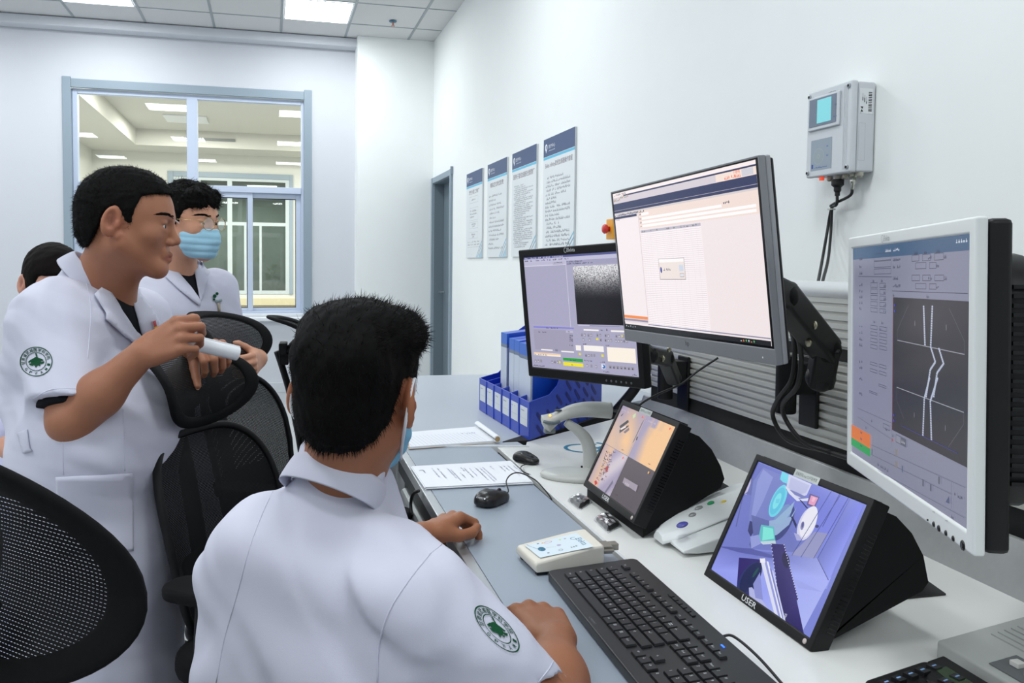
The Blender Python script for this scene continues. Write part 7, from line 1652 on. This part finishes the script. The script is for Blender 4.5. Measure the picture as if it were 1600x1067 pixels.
# ------------------------------------------------------------ the masked man behind
t = thing('person', 'standing person in glasses and blue mask, white coat, in front of the window', 'person', (-.3, 2.75, 0))
Hm = body_frame(J(291, 348, 2.52), 122, 5, 2); T = lambda x, y, z: Hm @ Vector((x, y, z)); s = Sdf()
s.ell(T(0, -.012, .036), (.074, .094, .082), Hm, .014); head_sdf(s, Hm)
nb = J(275, 430, 2.60); s.cap(T(0, -.02, -.05), nb, .056, .060, .03); s.cap(nb, nb-Vector((0, 0, .12)), .06, .085, .04)
shR, elR, wrR = J(222, 465, 2.55), J(235, 560, 2.5), J(262, 600, 2.35); shL, elL, wrL = J(338, 455, 2.72), J(362, 550, 2.74), J(404, 560, 2.50)
for a, b_, c_ in ((shR, elR, wrR), (shL, elL, wrL)): s.cap(a, b_, .048, .042, .03); s.cap(b_, c_, .042, .028, .03)
tR, _, _ = hand(s, wrL, Vector((-.15, -1, -.1)), Vector((1, -.1, .1)), -1, ((48, 50, 15), (50, 50, 15), (52, 50, 15), (54, 50, 15)), (.5, .6, -.5, 15, 20), .95, .04)
V, F = nets(s, .0036); body = np_mesh('body', V, F, M_skin, t, skin_cols(V, [Hm], (206, 152, 124)), 2); eyes(Hm, t, bvh_of(V, F))
hl = [(-.12, -.045), (-.09, -.060), (-.065, -.050), (-.045, -.012), (-.03, .020), (-.012, .036), (.004, .022), (.014, -.005), (.030, .004), (.044, .040), (.060, .050), (.072, .054), (.1, .056)]
def tuft(sd, T): sd.cap(T(-.04, .060, .085), T(.045, .062, .082), .028, .028, .02); sd.cap(T(0, -.02, .11), T(.0, .05, .105), .022, .022, .02)
hs = hair_sdf(Hm, hl, .010, 1.0, .0055, tuft, 12, .0025); HV, HF_ = nets(hs, .0042); hair = np_mesh('hair', HV, HF_, M_hair, t)
part('hair_strands', strands('h', HV, HF_, 5000, .013, .0005, M_hair, t, .2, 13, .45, comb=Hm.to_3x3() @ Vector((0, .6, .1))), M_hair, hair)
mk = shell('face_mask', Hm, t, mat('lighter blue mask', (160, 205, 226), rough=.8, spec=.2), mtop=-.014)
for sx in (1, -1):
    b = MB(); b.tube(smooth_pts([T(sx*.062, .040, -.010), T(sx*.078, .014, .012), T(sx*.083, -.004, .030)], 5), .0016, 6); b.tube(smooth_pts([T(sx*.080, -.022, -.032), T(sx*.068, .012, -.052), T(sx*.058, .036, -.070)], 5), .0016, 6); part('ear_loop', b, M_strap, mk, smooth=True)
gl = MB(); M_wire = mat('gold wire', (196, 170, 120), rough=.25, metal=.9)
for sx in (1, -1):
    rr = [T(sx*.032+.024*math.cos(a)*(1-.08*math.sin(a)), .112-.35*abs(sx*.032+.024*math.cos(a))*.35, .004+.0195*math.sin(a)) for a in [2*math.pi*k/28 for k in range(29)]]; gl.tube(rr, .0010, 6)
    gl.tube([T(sx*.056, .106, .010), T(sx*.072, .09, .014), T(sx*.080, .03, .012), T(sx*.083, -.01, .010)], .0010, 6)
gl.tube([T(-.010, .113, .012), T(0, .116, .015), T(.010, .113, .012)], .0010, 6)
ge = part('glasses', gl, M_wire, t, smooth=True); b = MB(); b.M = Hm
for sx in (1, -1):
    b = MB(); b.add([T(sx*.032+.0235*math.cos(a), .111-.35*abs(sx*.032+.0235*math.cos(a))*.35, .004+.019*math.sin(a)) for a in [2*math.pi*k/24 for k in range(24)]], [tuple(range(24))]); part('lens', b, glass_mat('lens glass %d' % sx, (.93, .95, .95), .0, .25), ge)
Bm = body_frame(nb+Vector((-.0, .0, -.03)), 120, 0, 0); TB = lambda x, y, z: Bm @ Vector((x, y, z)); c = Sdf()
for a, b_ in ((shR, shR.lerp(elR, .8)), (shL, shL.lerp(elL, .9))):
    c.cap(a, b_, .062, .064, .04); d = (b_-a).normalized(); cut(c, b_+d*.03, d, .11)
c.cap(TB(-.11, 0, -.10), TB(.11, 0, -.10), .092, .092, .06); c.cap(TB(-.04, 0, -.035), TB(.04, 0, -.035), .070, .070, .06); [c.cap(TB(.06*q, 0, -.14), TB(.07*q, 0, -.42), .10, .112, .06) for q in (-1, 1)]; [c.cap(TB(.07*q, 0, -.42), TB(.08*q, 0, -.95), .112, .128, .06) for q in (-1, 1)]
c.cap(nb-Vector((0, 0, .08)), shR, .06, .060, .06); c.cap(nb-Vector((0, 0, .08)), shL, .06, .060, .06); c.cap(nb-Vector((0, 0, .10)), nb+Vector((0, 0, -.005)), .08, .064, .03)
coat_folds(c, (('c', .0055, (.9, .2, .2), 26, 13), ('w', .0030, 0, 22, 14), ('c', .0028, (.5, .2, .8), 80, 29)))
CV, CF = nets(c, .0075); coat = np_mesh('coat', CV, CF, M_coat, t, None, 2); bv = bvh_of(CV, CF)
patch('tee_shirt', bv, [(272, 424), (285, 418), (300, 412), (304, 430), (308, 450), (310, 471), (300, 458), (288, 442)], .003, M_tee, coat, 4, .002)
patch('lapel', bv, [(262, 410), (256, 420), (264, 426), (258, 434), (280, 455), (310, 479), (311, 470), (297, 450), (282, 432), (272, 418)], .006, M_coat, coat, 4, .003, lift=lambda x, y: .002)
patch('lapel', bv, [(301, 405), (312, 410), (324, 424), (327, 428), (322, 440), (316, 462), (311, 472), (307, 450), (303, 428)], .006, M_coat, coat, 4, .003, lift=lambda x, y: .002)
b = MB()
for (x, y, r_) in ((334, 463, 3), (338, 459, 2.5), (333, 468, 2)):
    q = [ray(bv, x+r_*math.cos(a), y+r_*math.sin(a)) for a in [k*math.pi/4 for k in range(8)]]
    if all(q): b.add([h[0]+h[1]*.004 for h in q], [tuple(range(8))])
if b.v: part('chest_logo', b, M_green, coat)
patch('name_tag', bv, [(335, 469), (345, 467), (346, 471), (336, 473)], .005, mat('tag grey green', (150, 170, 168), rough=.3), coat, 3, .002)
patch('pen', bv, [(338, 474), (342, 473), (343, 486), (340, 487)], .006, mat('pen grey', (170, 160, 140), rough=.3, metal=.4), coat, 3, .003)
bl = TB(0, 0, -.5); legs(t, ((bl.x-.06, bl.y-.03, bl.x-.05, bl.y-.03), (bl.x+.08, bl.y+.05, bl.x+.06, bl.y+.04)), .55, dirv=(.08, -.05))

# ------------------------------------------------------------ the woman mostly hidden behind
t = thing('person', 'dark-haired person in a lilac coat at the left edge, mostly hidden behind the standing man', 'person', (-1.0, 2.45, 0))
Hm = body_frame(J(84, 446, 2.45), 150, 14, 0); T = lambda x, y, z: Hm @ Vector((x, y, z)); s = Sdf(); s.ell(T(0, -.012, .036), (.074, .094, .082), Hm, .014); head_sdf(s, Hm)
nb = J(52, 545, 2.5); s.cap(T(0, -.02, -.05), nb, .048, .055, .03); s.cap(nb, nb-Vector((0, 0, .1)), .055, .08, .04); sh = J(5, 590, 2.35); sl_ = J(80, 590, 2.7); el_ = J(14, 690, 2.30)
s.cap(sh, el_, .042, .038, .03); s.cap(el_, J(60, 745, 2.2), .038, .027, .03); V, F = nets(s, .0045)
body = np_mesh('body', V, F, M_skin, t, skin_cols(V, [Hm], (214, 160, 138)), 2); eyes(Hm, t, bvh_of(V, F))
hl = [(-.14, -.12), (-.05, -.10), (-.03, -.08), (-.01, -.07), (.02, -.06), (.045, .0), (.062, .045), (.1, .058)]
def bun(sd, T): sd.ell(T(0, -.125, .01), (.045, .04, .045), Hm, .02)
hs = hair_sdf(Hm, hl, .012, 1.0, .010, None, 22, .0010); HV, HF_ = nets(hs, .0045); np_mesh('hair', HV, HF_, mat('dark brown hair', (18, 14, 13), rough=.8, spec=.1), t)
c = Sdf(); Bm = body_frame(nb-Vector((0, 0, .04)), 60, 0, 0); TB = lambda x, y, z: Bm @ Vector((x, y, z))
c.cap(TB(-.09, 0, -.09), TB(.09, 0, -.09), .085, .085, .06); [c.cap(TB(.05*q, 0, -.1), TB(.055*q, 0, -.45), .09, .105, .06) for q in (-1, 1)]; [c.cap(TB(.055*q, 0, -.45), TB(.065*q, 0, -.85), .105, .125, .06) for q in (-1, 1)]; c.cap(nb-Vector((0, 0, .07)), sh, .05, .055, .05); c.cap(nb-Vector((0, 0, .07)), sl_, .05, .055, .05)
e_ = sh.lerp(el_, .75); c.cap(sh, e_, .06, .062, .04); c.cap(nb-Vector((0, 0, .1)), nb, .07, .058, .03)
coat_folds(c, (('c', .0045, (.8, .3, .3), 26, 33), ('w', .003, 0, 20, 34))); CV, CF = nets(c, .0085); np_mesh('coat', CV, CF, mat('lilac coat cotton', (208, 210, 238), rough=.85, spec=.2), t, None, 2)
bl = TB(0, 0, -.5); legs(t, ((bl.x-.03, bl.y-.06, bl.x-.03, bl.y-.05), (bl.x+.03, bl.y+.06, bl.x+.03, bl.y+.05)), .55, dirv=(.08, .05))
